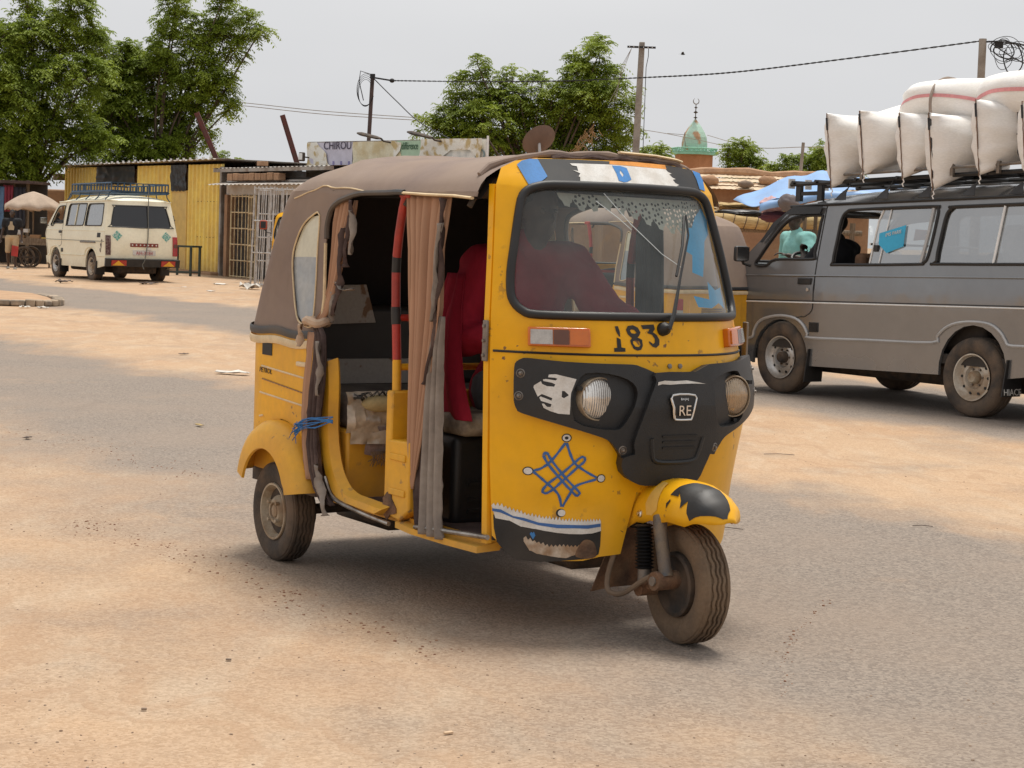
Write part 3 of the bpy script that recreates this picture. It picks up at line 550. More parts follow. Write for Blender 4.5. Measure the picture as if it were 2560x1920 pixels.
    tub = F(MB().loft([[V3((x*(1-.02*(z < .45)), y, z)) for x, y in plan] for z in (.36, .45, .6, .75, .93)], False), 'rear_tub', YELB)
    arch = [(.30*math.cos(R(a))+.02, .30+.285*math.sin(R(a))) for a in range(176, 9, -12)]
    for s in (-1, 1):
        sf = lambda x, z, s=s: (V3((x, s*.60, z)), V3((0, s, 0)))
        side = [(-.02, .93), (-.30, .93), (-.30, .36)]+arch+[(.345, .35), (.385, .53), (.375, .75), (.345, .90)]
        side = [(-.18, .93), (-.18, .50)]+[p for p in arch if p[0] > -.17]+[(.345, .35), (.392, .52), (.40, .75), (.36, .93)]
        F(sheet(side, sf, (), .1, .012, .002), 'tub_side', YELB, tub)
        for (x0, z0, x1, z1) in ((-.19, .80, .295, .764), (-.20, .689, .267, .654), (-.20, .589, -.165, .583)):
            F(MB().tube([(x0, s*.602, z0-.012), (x1, s*.602, z1)], .0045, 6), 'pressed_rib', PIPC, tub)  # cream colour paints the highlight along each pressed rib
        F(MB().tube([(-.18, s*.6035, .735), (.30, s*.6035, .702)], .003, 5), 'crease', DKAM, tub)
        F(MB().lohi((-.185, s*.59, .836), (-.092, s*.6045, .886)), 'air_hole_plate', BLK, tub)  # black plate painted in for the dark of the hole
        F(MB().box((.20, s*.605, .822), (.10, .016, .02)), 'blank_cap', PIPC, tub, bev=.006)
        # fender
        rg = []
        for a in range(164, 9, -7):
            ca, sa = math.cos(R(a)), math.sin(R(a)); ro = .315 if a > 20 else .325
            def pt(r, y): return V3((.025+ca*r*1.02, s*y, .268+sa*r*1.0))
            rg.append([pt(ro-.005, .585), pt(ro, .61), pt(ro-.002, .64), pt(ro-.02, .668), pt(ro-.05, .682), pt(ro-.115, .690), pt(ro-.118, .680), pt(ro-.05, .672), pt(ro-.03, .655), pt(ro-.02, .60)])
        F(MB().loft(rg), 'rear_fender', YELB, label='dented yellow wheel fender')
    # rear face: engine hatch, grille, lamps
    hat = F(MB().box((-.424, 0, .66), (.012, .62, .34)), 'engine_hatch', YELB, tub, bev=.01)
    for i in range(9): F(MB().box((-.433, 0, .60+i*.018), (.008, .34, .008)), 'hatch_slat', DARKM, hat)
    for s in (-1, 1):
        tl = F(MB().box((-.415, s*.43, .74), (.05, .085, .19)), 'tail_lamp', REDL, tub, bev=.012)
        F(MB().box((-.437, s*.43, .70), (.014, .07, .06)), 'lens', CLR, tl)
    F(MB().lohi((-.45, -.5, .36), (-.41, .5, .41)), 'rear_bumper', DARKM, tub, bev=.01)
    # door sill, floor
    F(MB().lohi((.30, -.53, .285), (1.53, .42, .312)), 'floor_pan', YELB)
    F(MB().lohi((.32, -.50, .296), (1.52, .41, .3165)), 'floor_mat', DKC)
    F(MB().lohi((-.1, -.16, .18), (1.5, .16, .28)), 'chassis_beam', DARKM, bev=.02)
    F(MB().lohi((.30, -.40, .20), (.46, .40, .30)).lohi((-.2, -.25, .14), (.28, .25, .45)), 'engine', DARKM, bev=.03)
    for s in (-1, 1):
        st = smooth([(.385, .84), (.40, .74), (.405, .56), (.44, .44), (.50, .37), (.58, .335), (.70, .328), (.86, .322)], 3, False)
        rg = [[V3((x-.022, s*.605, z-.010)), V3((x+.028, s*.60, z+.012)), V3((x+.045, s*.565, z+.026)), V3((x+.03, s*.55, z+.012)), V3((x-.02, s*.56, z-.02))] for x, z in st]
        F(MB().loft(rg), 'door_frame', YELB)
        F(MB().tube(smooth([(.44, s*.612, .40), (.50, s*.612, .335), (.60, s*.605, .312), (.80, s*.59, .292), (.92, s*.585, .285)], 3, False), .009, 8), 'chrome_sill_tube', M_SILL)
        F(MB().tube([(1.10, s*.575, .30), (1.30 if s < 0 else 1.15, s*.57, .316), (1.58 if s < 0 else 1.2, s*.56, .334)], .009, 8), 'chrome_sill_tube', M_SILL)
        F(MB().loft([[V3((x, s*.575, z)), V3((x, s*.575, z+.022)), V3((x, s*.48, z+.035)), V3((x, s*.48, z+.005))] for x, z in ((.95, .275), (1.06, .268), (1.3 if s < 0 else 1.08, .268), (1.535 if s < 0 else 1.10, .273))]), 'floor_edge', YELB)
        # partition
        F(MB().lohi((.835, s*.20, .30), (.88, s*.565, .775)), 'partition', YELB, bev=.008)
        pb = F(MB().prism([(.86, .312), (.84, .36), (.855, .46), (.86, .595), (1.03, .600), (1.035, .345), (.96, .300)], 1, s*.568, s*.22), 'partition_box', YELB, bev=.008)
        for z in (.535, .405): F(MB().box((.945, s*.570, z), (.12, .008, .026)), 'pressed_rib', YELB, pb, bev=.004)
        rq = random.Random(6); F(sheet([(.885+.055*rq.uniform(.55, 1.25)*math.cos(t_), .345+.05*rq.uniform(.5, 1.25)*math.sin(t_)) for t_ in np.linspace(0, 5.9, 17)], lambda x, z, s=s: (V3((x, s*.569, z)), V3((0, s, 0))), (), .2, .004, .003), 'rust_patch', RUSTY, pb)
        F(MB().lohi((-.30, s*.28, .30), (.30, s*.582, .54)), 'well_shade_box', DARKM, tub)  # added solid dark box, paints the shade of the wheel cavity
        ps = [(.858, .775), (.853, .885), (.84, 1.02), (.833, 1.08), (.826, 1.21), (.828, 1.27), (.842, 1.36), (.866, 1.45), (.886, 1.50)]
        cols = [YELB, REDP, BLKPT, REDP, BLKPT, REDP, REDP, REDP]
        po = None
        for i in range(8):
            o_ = F(MB().tube([(ps[i][0], s*.535, ps[i][1]), (ps[i+1][0], s*.535, ps[i+1][1]+.004)], .017 if i not in (2,) else .019, 10), 'grab_post' if i == 0 else 'post_section', cols[i], po or T)
            po = po or o_
        F(MB().box((.895, s*.54, 1.503), (.075, .02, .028)), 'post_bracket', REDP, po, bev=.006)
    F(MB().lohi((.838, -.22, .30), (.876, .22, .775)), 'partition', YELB)
    F(MB().cyl((.84, -.535, 1.045), (.84, .535, 1.045), .013), 'cross_bar', REDP)
    F(MB().cyl((.85, -.535, .862), (.85, .535, .862), .013), 'cross_bar', YELB)
    # seats
    rs = F(MB().lohi((.02, -.53, .30), (.46, .53, .585)), 'seat_base', YELB, bev=.012)
    F(MB().lohi((-.12, -.52, .585), (.47, .52, .715)), 'seat_cushion', M('worn_vinyl', (.20, .18, .16), .6, col2=(.12, .10, .09), vs=7, var=.1), rs, bev=.035, seg=4)
    F(MB().lohi((-.24, -.54, .70), (-.13, .54, 1.05)), 'seat_back', BLKR, rs, bev=.03)
    F(MB().lohi((-.13, -.50, .715), (-.115, .10, .82)), 'pale_board', M('chipped_pale_paint', (.36, .34, .31), .7, col2=(.20, .12, .07), vs=9, vlo=.62, vhi=.66, var=.08), rs)
    F(sheet([(-.40, .965), (-.34, 1.13), (-.17, 1.135), (-.12, .975)], lambda y, z: (V3((-.10, y, z)), V3((1, 0, 0))), (), .2, .012), 'pale_board', bpy.data.materials['chipped_pale_paint'], rs)
    ds = F(MB().lohi((.90, -.46, .30), (1.17, .46, .635)), 'driver_seat_base', BLKP, bev=.03, seg=3)
    for z in (.40, .46, .36): F(MB().box((1.172, -.30, z), (.012, .20, .012)), 'moulded_rib', BLKP, ds)
    F(MB().lohi((.89, -.46, .635), (1.22, .46, .715)), 'driver_cushion', M('dirty_beige_vinyl', (.36, .30, .22), .75, col2=(.16, .12, .09), vs=10, var=.12), ds, bev=.03, seg=3)
    # steering column and handlebar
    F(MB().cyl((1.62, 0, .5), (1.42, 0, 1.02), .03, .022), 'steering_column', BLKP)
    F(MB().tube([(1.38, -.30, 1.06), (1.42, -.15, 1.05), (1.43, 0, 1.03), (1.42, .15, 1.05), (1.38, .30, 1.06)], .014, 8), 'handlebar', BLKP)
    F(MB().lohi((1.50, -.30, .86), (1.70, .30, 1.03)), 'dash_box', BLKP, bev=.04)
    # wheels
    def tyre(n=96, R0=.205, wd=.055):
        pr = [(.105, -wd*.62), (.125, -wd*.86), (.155, -wd*1.02), (.180, -wd), (.194, -wd*.88), (.196, -wd*.80), (.2005, -wd*.76)]
        for k, y in enumerate((-.50, -.15, .15, .50)): pr += [(R0-.001-abs(y)*.004, wd*(y-.09)), (R0-.010, wd*(y-.055)), (R0-.010, wd*(y+.055)), (R0-.001-abs(y)*.004, wd*(y+.09))]
        pr += [(.2005, wd*.76), (.196, wd*.80), (.194, wd*.88), (.180, wd), (.155, wd*1.02), (.125, wd*.86), (.105, wd*.62)]
        tri = lambda i, k: (.0026*(1 if (i % 4) < 2 else -1)) if 8 <= k <= 21 else 0
        mb = MB().lathe(pr, (0, 0, 0), (0, 1, 0), n, tri)
        return mb
    def wheel(name, loc, steer, front, s):
        w = empty(name, loc, steer); w.parent = T
        F(tyre(), 'tyre', TYREM if front else TYRE, w, sm=30)
        if front:
            F(MB().lathe([(.0005, -.062), (.03, -.062), (.05, -.052), (.085, -.050), (.098, -.058), (.110, -.055), (.112, -.03), (.10, 0), (.112, .03), (.110, .055), (.0005, .06)], (0, 0, 0), (0, 1, 0), 40), 'brake_drum', DARKM, w)
        else:
            y = s*.05
            F(MB().lathe([(.118, s*.045), (.116, s*.052), (.108, s*.052), (.100, s*.030), (.092, s*.012), (.070, s*.010), (.062, s*.030), (.048, s*.045), (.036, s*.046), (.034, s*.036), (.028, s*.034), (.024, s*.044), (.0005, s*.046)], (0, 0, 0), (0, 1, 0), 40), 'rim', RIM, w)
            for i in range(4): a = R(45+90*i); F(MB().cyl((.05*math.cos(a), s*.040, .05*math.sin(a)), (.05*math.cos(a), s*.056, .05*math.sin(a)), .008, n=6), 'wheel_nut', RIM, w)
            F(MB().cyl((0, -s*.10, 0), (0, s*.02, 0), .10, n=24), 'brake_drum', DARKM, w)
        return w
    for s in (-1, 1): wheel('wheel', (0, s*.575, .204), 0, False, s)
    FW = wheel('front_wheel', (1.975, 0, .206), R(-5), True, 1)
    for s in (-1, 1): F(MB().cyl((.05, s*.10, .22), (0, s*.50, .204), .022), 'half_shaft', DARKM)
    # front fork
    FK = F(MB().tube([(1.935, -.095, .435), (1.95, -.105, .40), (1.985, -.105, .27), (1.995, -.105, .24)], [.025, .024, .023, .026], 12), 'fork_leg', M('fork_paint', (.075, .078, .084), .55, .3, col2=(.15, .12, .09), vs=22, var=.15, dust=.35))
    bl = []
    for i in range(27): bl.append((.034 if i % 2 else .022, i*.155/26))
    F(MB().lathe(bl, (1.872, -.105, .245), (-.09, 0, 1), 20), 'damper_bellows', BLKR, FK, sm=60)
    F(MB().cyl((1.874, -.105, .16), (1.872, -.105, .25), .024), 'damper_foot', STEEL, FK)
    F(MB().tube([(1.86, -.105, .178), (1.93, -.108, .205), (1.995, -.105, .232)], .022, 8).cyl((1.985, -.15, .225), (1.985, -.05, .225), .032, n=14).cyl((1.885, -.14, .182), (1.885, -.07, .182), .026, n=12), 'link_arm', RUSTY, FK)
    F(MB().cyl((1.985, -.151, .225), (1.985, -.158, .225), .016, n=10), 'axle_nut', STEEL, FK)
    F(MB().tube(smooth([(1.765, -.145, .37), (1.77, -.16, .30), (1.755, -.175, .21), (1.77, -.18, .158), (1.84, -.17, .16), (1.92, -.15, .215), (1.98, -.13, .25)], 4, False), .0095, 8), 'brake_hose', M('dusty_hose', (.13, .095, .07), .8, var=.1, dust=.4), FK)
    F(MB().cyl((1.775, -.14, .375), (1.762, -.147, .36), .02, n=12), 'hose_collar', RUSTY, FK)
    F(sheet([(-.19, .14), (-.10, .15), (.12, .15), (.12, .34), (-.10, .37), (-.15, .30)], lambda y, z: (V3((1.73-.25*(.34-z), y, z)), V3((1, 0, .2))), (), .3, .006), 'mud_flap', RUSTY, FK)
    def fend(x, t):
        zt = interp(x, [1.69, 1.71, 1.75, 1.80, 1.88, 1.95, 2.03, 2.10, 2.16, 2.195], [.395, .455, .510, .540, .556, .562, .558, .542, .500, .448]); ze = interp(x, [1.69, 1.76, 1.82, 1.9, 2.0, 2.08, 2.14, 2.195], [.335, .372, .398, .414, .424, .424, .438, .444])+.004*math.sin(x*60)
        yw = interp(x, [1.69, 1.76, 2.05, 2.14, 2.195], [.102, .112, .112, .085, .02]); a = t*math.pi/2
        return V3((x, yw*math.sin(a)**1 if abs(t) < 1 else yw*t, ze+(zt-ze)*max(0, math.cos(a))**.7))
    def fendn(x, t):
        p = fend(x, t); u = fend(x+.003, t)-fend(x-.003, t); v = fend(x, min(t+.01, 1))-fend(x, max(t-.01, -1)); n = u.cross(v); n.normalize(); return p, (n if n.z > 0 or n.length == 0 else -n)
    xs = [1.69, 1.70, 1.72, 1.75, 1.78, 1.82, 1.86, 1.90, 1.95, 2.0, 2.04, 2.08, 2.11, 2.14, 2.165, 2.185, 2.195]
    ts = [-1, -.92, -.8, -.65, -.5, -.25, 0, .25, .5, .65, .8, .92, 1]
    fd = MB().loft([[fend(x, t) for t in ts] for x in xs], False); n0 = len(fd.v)
    ffo = F(fd, 'front_fender', YEL, sm=50, label='battered yellow mudguard with black paint patch'); md = ffo.modifiers.new('s', 'SOLIDIFY'); md.thickness = .006; md.offset = -1
    pat = [(1.985, -.62), (1.995, -.40), (2.02, -.15), (2.06, .05), (2.12, .2), (2.17, .2), (2.188, -.2), (2.185, -.55), (2.16, -.78), (2.13, -.90), (2.10, -.97), (2.085, -.85), (2.075, -.62), (2.055, -.80), (2.05, -.66), (2.02, -.52), (2.03, -.62)]
    F(sheet(pat, fendn, (), (.02, .1), 0, .002), 'paint_patch', BLKPT, ffo)
    F(sheet([(1.985, -.86), (2.0, -.74), (1.995, -.70), (1.98, -.78)], fendn, (), (.02, .1), 0, .002), 'paint_patch', BLKPT, ffo)
    F(sheet([(1.865, -.80), (1.89, -.30), (1.925, -.35), (1.935, -.90), (1.91, -.97), (1.88, -.95)], fendn, (), (.02, .1), 0, .0015), 'faded_patch', M('faded_yellow', (.78, .47, .10), .6, var=.06), ffo)
    p, n = fendn(1.84, -.93); F(MB().lathe([(.014, 0), (.013, .004), (.007, .006), (.006, .012), (.0005, .013)], p, n, 12), 'fender_bolt', CHR, ffo)
    for o in [can]+[c for c in COL.objects if c.parent == can]:
        for v in o.data.vertices:
            if v.co.y > 0: v.co.y /= interp(v.co.z, [.95, 1.3, 1.54, 1.66], [1, 1.10, 1.17, 1.20])*1.0 if v.co.x > .6 else interp(v.co.z, [.95, 1.3, 1.54, 1.66], [1, 1.05, 1.09, 1.1])
    return T
def paint_rickshaw(T):
    D = lambda n, poly, m, off, fn=FRD, holes=(), **k: sheet(poly, fn, holes, .035, 0, off).build(n, m, T, **k)
    D('painted_hand', HAND, WHTP, .0375, FR, [HANDHOLE])
    for i, q in enumerate((STAR0, STAR1, STAR2, STAR3, STAR4, STAR5)): D('painted_star_line', stroke(smooth(q, 3, False), .0038), BLUES, .0018+.0004*i)
    for i, c in enumerate(DOTS):
        D('painted_ring', disc(c, .0145, 16), BLK, .002); D('painted_spot', disc((c[0]+(.003 if i == 3 else 0), c[1]), .0115, 14), WHTP, .0028)
        if i == 0: D('painted_pupil', disc(c, .0055, 10), BLK, .0036)
    D('painted_skirt', BLACK, BLKPT, .0016)
    rnd = random.Random(5)
    def saw(top, bot, n, h, seed):
        r = random.Random(seed); tx = [p[0] for p in top]; tz = [p[1] for p in top]; out = []
        for i in range(n):
            a = tx[0]+(tx[-1]-tx[0])*i/n; b = tx[0]+(tx[-1]-tx[0])*(i+1)/n; out += [(a, interp(a, tx, tz)), ((a+b)/2, interp((a+b)/2, tx, tz)+h*r.uniform(.7, 1.15))]
        out.append((tx[-1], tz[-1])); bx = [p[0] for p in bot]; bz = [p[1] for p in bot]; m = 9
        for i in range(m, 0, -1):
            a = bx[0]+(bx[-1]-bx[0])*i/m; b = bx[0]+(bx[-1]-bx[0])*(i-1)/m; out += [(a, interp(a, bx, bz)-.006), (b+.004, interp(b, bx, bz)-.012+.006)]
        return out
    D('painted_saw_band', saw(SAWT, SAWB, 32, .012, 1), WHTP, .0030); D('painted_blue_band', BLUE, BLUES, .0042)
    D('painted_saw_band', saw(WHITE2[1:8], [WHITE2[0], WHITE2[12], WHITE2[11], WHITE2[10], WHITE2[8]], 15, .009, 2), M('dirty_white_paint', (.50, .42, .33), .7, col2=(.30, .19, .11), vs=18, var=.1), .0030)
    D('painted_spade', SPADE, BLUEP, .0030); D('rust_patch', smooth(RUST, 3), RUSTY, .0036)
    for nm, q, h in (('1', N1a, ()), ('1', N1b, ()), ('8', N8, (N8h1, N8h2)), ('3', N3, ())): D('painted_digit', q, BLKPT, .002, FR, h)
    HBL = [(-.339, 1.634), (-.276, 1.636), (-.181, 1.638), (-.055, 1.639), (.2, 1.637), (.231, 1.637), (.345, 1.626), (.35, 1.592), (.345, 1.548), (.2, 1.548), (-.3, 1.548), (-.37, 1.545), (-.39, 1.543), (-.333, 1.6)]
    D('painted_header_band', HBL, BLKPT, .0016, FR)
    D('painted_header_white', HB_WHITE[:2]+[(-.05, 1.626), (.193, 1.621), (.198, 1.612), (.214, 1.606), (.199, 1.603), (.208, 1.592), (.222, 1.587), (.205, 1.584), (.21, 1.572), (.226, 1.566), (.212, 1.562), (.216, 1.552), (.2, 1.55), (-.2, 1.55)]+HB_WHITE[4:], WHTP, .0030, FR)
    D('painted_header_strip', HB_YEL, M('orange_scrape', (.70, .27, .03), .5, var=.1, vs=20), .0032, FR)
    D('painted_header_blue', HB_BLUE, BLUEP, .0032, FR); D('painted_header_blue', HB_BLUER, BLUEP, .0032, FR); D('painted_header_emblem', HB_EMB, BLUEP, .0042, FR, [HB_DIA])
    # torn blue film, lace pelmet and cracks behind the glass
    D('blue_film', FILM1, FILM, -.012, FR); D('blue_film', FILM2, FILM, -.012, FR)
    hz = lambda y: interp(y, [-.30, -.2, -.12, -.02, .06, .14, .26, .34, .40], [1.525, 1.500, 1.512, 1.49, 1.462, 1.44, 1.425, 1.46, 1.49])
    top = [(.40, 1.525), (-.30, 1.535)]; bot = []
    n = 13
    for i in range(n):
        y0 = -.30+.70*i/n; w = .70/n
        for k in range(9): t = k/9; bot.append((y0+w*t, hz(y0+w*t)-.034*math.sin(math.pi*t)-.004*math.sin(math.pi*t*7)))
    holes = []
    for i in range(n):
        y0 = -.30+.70*(i+.5)/n; b = hz(y0)
        if 1.53-b < .02: continue
        for k in range(6): a = k*math.pi/3+.3; holes.append(disc((y0+.017*math.cos(a), b+.006+.017*math.sin(a)), .0058, 6))
        zz = b+.036
        while zz < 1.515:
            for dy in (-.015, 0, .015): holes.append(disc((y0+dy, zz+.004*abs(dy)/.015), .0052, 6))
            zz += .017
    sheet(bot+top, FR, holes, .07, 0, -.03).build('lace_pelmet', LACE, T)
    for q in (CRACK, CRACK2): D('glass_crack', stroke(q, .0016), M_CRACK, .001, FR)
    # PETROL lettering
    text('PETROL', .030, 'painted_lettering', BLKPT, T, (-.15, -.6035, .770), (1, 0, -.02), (0, 0, 1), .0006, .15, 1.15)
M_PANE1 = M('bright_through_pane', (.62, .60, .46), .35, col2=(.52, .50, .38), vs=6, var=.06, coat=.3); M_PANE2 = M('dusty_plastic_pane', (.22, .26, .30), .3, col2=(.34, .36, .36), vs=5, var=.1, coat=.4)  # upper pane's pale colour paints the brightness seen through the plastic
M_SILL = M('scuffed_chrome', (.45, .43, .40), .3, .9, col2=(.10, .08, .07), vs=7, var=.12, dust=.3); M_CRACK = M('crack', (.45, .47, .46), .3)
RPOS, RYAW = (-.43333, 8.13694, 0), -1.0085069
rick = make_rickshaw()
index_children()
rick2 = copy_tree(rick, None, ()); rick3 = copy_tree(rick, None, ())
rick['label'] = 'yellow three-wheeled auto rickshaw numbered 183 in the foreground'; rick['category'] = 'auto rickshaw'
rick.location = RPOS; rick.rotation_euler = (0, 0, RYAW)
rick2['label'] = 'second rickshaw seen from behind through the windscreen of the front rickshaw'; rick2['category'] = 'auto rickshaw'
rick2.location = (1.62, 18.15, 0); rick2.rotation_euler = (0, 0, R(124)); rick2['group'] = rick3['group'] = rick['group'] = 'auto rickshaws at the junction'
rick3['label'] = 'rickshaw mostly hidden behind the brown canopy, its red mirror beside the white gates'; rick3['category'] = 'auto rickshaw'
rick3.location = (-4.02, 38.7, 0); rick3.rotation_euler = (0, 0, R(-96))
paint_rickshaw(rick)
# ------------------------------------------------------------------ cloth and load in the front rickshaw, its driver
def at_rick(o): o.location = RPOS; o.rotation_euler = (0, 0, RYAW); return o
def pleats(rows, n, cols=49, seed=1, fray=0.):
    rnd = random.Random(seed); rr = []
    zs = [r[0] for r in rows]; fine = []
    for i in range(len(rows)-1):
        for k in range(5): t = k/5; fine.append([rows[i][j]*(1-t)+rows[i+1][j]*t for j in range(5)])
    fine.append(list(rows[-1]))
    for z, xl, xr_, y, a in fine:
        e0, e1 = rnd.uniform(-fray, fray), rnd.uniform(-fray, fray); ring = []
        for c in range(cols):
            u = c/(cols-1); ph = 2*math.pi*n*(u+.022*math.sin(z*3+u*7+seed)+.05*noise.noise(V3((u*5, z*.8, seed*3.1)))); x = xl+e0*(u < .03)+(xr_-xl)*u+e1*(u > .97)
            ring.append(V3((x+.25*a*math.cos(ph), y+a*math.sin(ph)*(.75+.8*abs(noise.noise(V3((u*6, z*1.2, seed+7))))), z)))
        rr.append(ring)
    return MB().loft(rr, False)
def cloth(mb, name, mat, par, th=.002, **k):
    o = mb.build(name, mat, par, sm=70, **k); s = o.modifiers.new('s', 'SOLIDIFY'); s.thickness = th; s.offset = 0; return o
def rag(name, mat, par, pts, w, seed, y=-.57):
    rnd = random.Random(seed); P = smooth(pts, 6, False); rr = []
    for i, (x, z) in enumerate(P):
        a, b = w*rnd.uniform(.5, 1.2), w*rnd.uniform(.5, 1.2); k = math.sin(i*.5+seed)*.012
        rr.append([V3((x-a, y-k, z+rnd.uniform(-.004, .004))), V3((x, y-.012+k*.3, z)), V3((x+b, y+k, z+rnd.uniform(-.004, .004)))])
    return cloth(MB().loft(rr, False), name, mat, par, .0025)
c1 = at_rick(empty('curtain', label='tan pleated curtain with grey lining hanging behind the driver of the front rickshaw', category='curtain', group='curtains of the front rickshaw'))
cloth(pleats([(1.50, .905, 1.225, -.54, .008), (1.40, .93, 1.218, -.545, .015), (1.30, .955, 1.208, -.548, .018), (1.1, .968, 1.212, -.55, .020), (1.0, .975, 1.195, -.552, .019), (.75, .992, 1.135, -.555, .016), (.6, 1.003, 1.10, -.556, .013), (.5, 1.02, 1.065, -.556, .008), (.43, 1.035, 1.045, -.556, .004)], 6.0, 85), 'curtain_cloth', TAN, c1)
cloth(pleats([(.80, 1.05, 1.15, -.545, .006), (.6, 1.02, 1.14, -.546, .008), (.45, 1.03, 1.13, -.548, .008), (.34, 1.05, 1.14, -.552, .010), (.29, 1.07, 1.19, -.56, .012)], 3, 21, 3), 'curtain_fold', DKC, c1)
cloth(pleats([(1.07, 1.17, 1.228, -.556, .006), (.95, 1.14, 1.23, -.562, .012), (.75, 1.12, 1.24, -.565, .014), (.5, 1.115, 1.255, -.568, .014), (.36, 1.115, 1.27, -.572, .013), (.285, 1.125, 1.305, -.58, .016)], 3.2, 33, 4, .006), 'curtain_lining', GREYC, c1)
rag('torn_edge', DKC, c1, [(1.215, 1.49), (1.222, 1.35), (1.212, 1.2), (1.20, 1.1), (1.19, 1.0), (1.16, .9), (1.13, .82)], .010, 2, -.568)
rag('torn_edge', GREYC, c1, [(1.225, 1.40), (1.215, 1.28), (1.203, 1.16), (1.198, 1.05)], .006, 8, -.582)
c2 = at_rick(empty('curtain', label='tan curtain tied to the rear door post, ragged and brown below its tie', category='curtain', group='curtains of the front rickshaw'))
cloth(pleats([(1.478, .365, .535, -.555, .010), (1.39, .352, .51, -.558, .013), (1.27, .356, .455, -.562, .013), (1.14, .356, .415, -.572, .011), (1.04, .335, .385, -.592, .009), (.99, .295, .36, -.612, .008)], 5.5, 41, 9), 'curtain_cloth', TAN, c2)
cloth(pleats([(1.0, .295, .36, -.615, .008), (.95, .335, .43, -.622, .010), (.86, .33, .445, -.625, .012), (.76, .315, .45, -.63, .013), (.64, .30, .435, -.632, .010), (.585, .31, .40, -.630, .008), (.52, .30, .42, -.630, .012), (.42, .325, .435, -.626, .012), (.35, .36, .47, -.622, .012), (.30, .42, .54, -.618, .014)], 3.5, 37, 6, .006), 'curtain_fold', DKC, c2)
cloth(pleats([(.96, .30, .345, -.632, .006), (.8, .285, .33, -.637, .007), (.64, .275, .315, -.640, .006), (.5, .285, .325, -.638, .007), (.38, .31, .36, -.636, .008)], 1.4, 17, 8, .004), 'curtain_lining', TAN, c2)
F_ = lambda mb, n, m, p: mb.build(n, m, p)
F_(MB().tube([(.32+.052*math.cos(a), -.606+.040*math.sin(a), 1.0+.006*math.sin(3*a)) for a in np.linspace(0, 6.283, 20)], .018, 8, True), 'tie_band', M('pale_tie_cloth', (.52, .38, .27), .9, var=.1), c2)
rag('tie_end', bpy.data.materials['pale_tie_cloth'], c2, [(.285, .99), (.28, .94), (.272, .90)], .016, 4, -.655)
for i, (q, w, m) in enumerate((([(.535, 1.478), (.52, 1.38), (.50, 1.30), (.492, 1.22)], .016, DKC), ([(.53, 1.44), (.545, 1.36), (.54, 1.27)], .014, GREYC), ([(.47, 1.37), (.45, 1.27), (.452, 1.18), (.44, 1.12), (.40, 1.03)], .022, DKC), ([(.43, 1.16), (.47, 1.135), (.53, 1.135), (.565, 1.14)], .014, GREYC), ([(.40, 1.12), (.385, 1.05), (.37, 1.0)], .018, GREYC), ([(.42, .93), (.44, .84), (.435, .78), (.43, .72)], .014, GREYC), ([(.44, .45), (.46, .38), (.50, .31), (.52, .26)], .024, GREYC))):
    rag('torn_strip', m, c2, q, w, 11+i, -.575 if i < 5 else -.645)
rb = M('blue_twine', (.03, .16, .42), .7, var=.15); rp_ = at_rick(empty('twine', label='blue plastic twine knotted round the rear curtain by the wheel fender', category='twine'))
rnd = random.Random(4)
for i in range(9):
    z0 = .60+rnd.uniform(-.02, .02); MB().tube(smooth([(.27+rnd.uniform(-.03, .01), -.655, .565+rnd.uniform(-.03, .03)), (.335, -.652-rnd.random()*.01, z0), (.42, -.650, z0+.01+rnd.uniform(-.01, .015)), (.49, -.61, .63+rnd.uniform(-.015, .015))], 3, False), .0022, 5).build('strand', rb, rp_)
for i in range(7): MB().tube([(.31, -.652, .59), (.275+rnd.uniform(-.02, .02), -.665, .575+rnd.uniform(-.03, .03)), (.25+rnd.uniform(-.04, .03), -.66, .555+rnd.uniform(-.05, .04))], .0018, 4).build('strand', rb, rp_)
c3 = at_rick(empty('curtain', label='dark curtain on the far door of the front rickshaw, seen through its windscreen', category='curtain', group='curtains of the front rickshaw'))
cloth(pleats([(1.50, .83, 1.03, .535, .008), (1.3, .84, 1.045, .54, .014), (1.0, .85, 1.06, .545, .016), (.7, .86, 1.06, .545, .015), (.4, .88, 1.07, .55, .014)], 5, 41, 12), 'curtain_cloth', M('slate_curtain', (.06, .065, .065), .9, var=.1, vs=6), c3)
# torn seat covering and the sack below it
pv = M('clear_plastic_wrap', (.52, .43, .33), .3, col2=(.36, .29, .21), vs=8, var=.1, spec=.6, coat=.3)
def crump(lo, hi, n, x0, amp, seed):
    rr = []
    for i in range(n+1):
        z = lo[1]+(hi[1]-lo[1])*i/n; r_ = []
        for j in range(n+1):
            y = lo[0]+(hi[0]-lo[0])*j/n; d = abs(noise.noise(V3((y*9, z*9, seed))))*amp+abs(noise.noise(V3((y*24, z*20, seed+3))))*amp*.6
            r_.append(V3((x0+d-(max(0, z-.69)/.05)**2*.03, y+.01*noise.noise(V3((y*15, z*15, 9))), z-.035*(1-i/n)*math.sin(math.pi*j/n)*0+.02*noise.noise(V3((y*13, 5, seed)))*(1-i/n))))
        rr.append(r_)
    return MB().loft(rr, False)
pw = at_rick(empty('plastic_wrap', label='crumpled clear plastic wrapped over the torn rear seat of the front rickshaw', category='plastic sheet'))
crump((-.545, .575), (-.20, .735), 26, .474, .035, 2).build('wrap_sheet', pv, pw, sm=35)
crump((-.53, .53), (-.36, .60), 16, .482, .03, 5).build('wrap_flap', pv, pw, sm=35)
MB().ball((.478, -.40, .688), (.035, .085, .034), 16, 10).build('foam', M('bare_foam', (.50, .40, .20), .95, col2=(.36, .28, .14), vs=9, var=.08, bump=.3), pw)
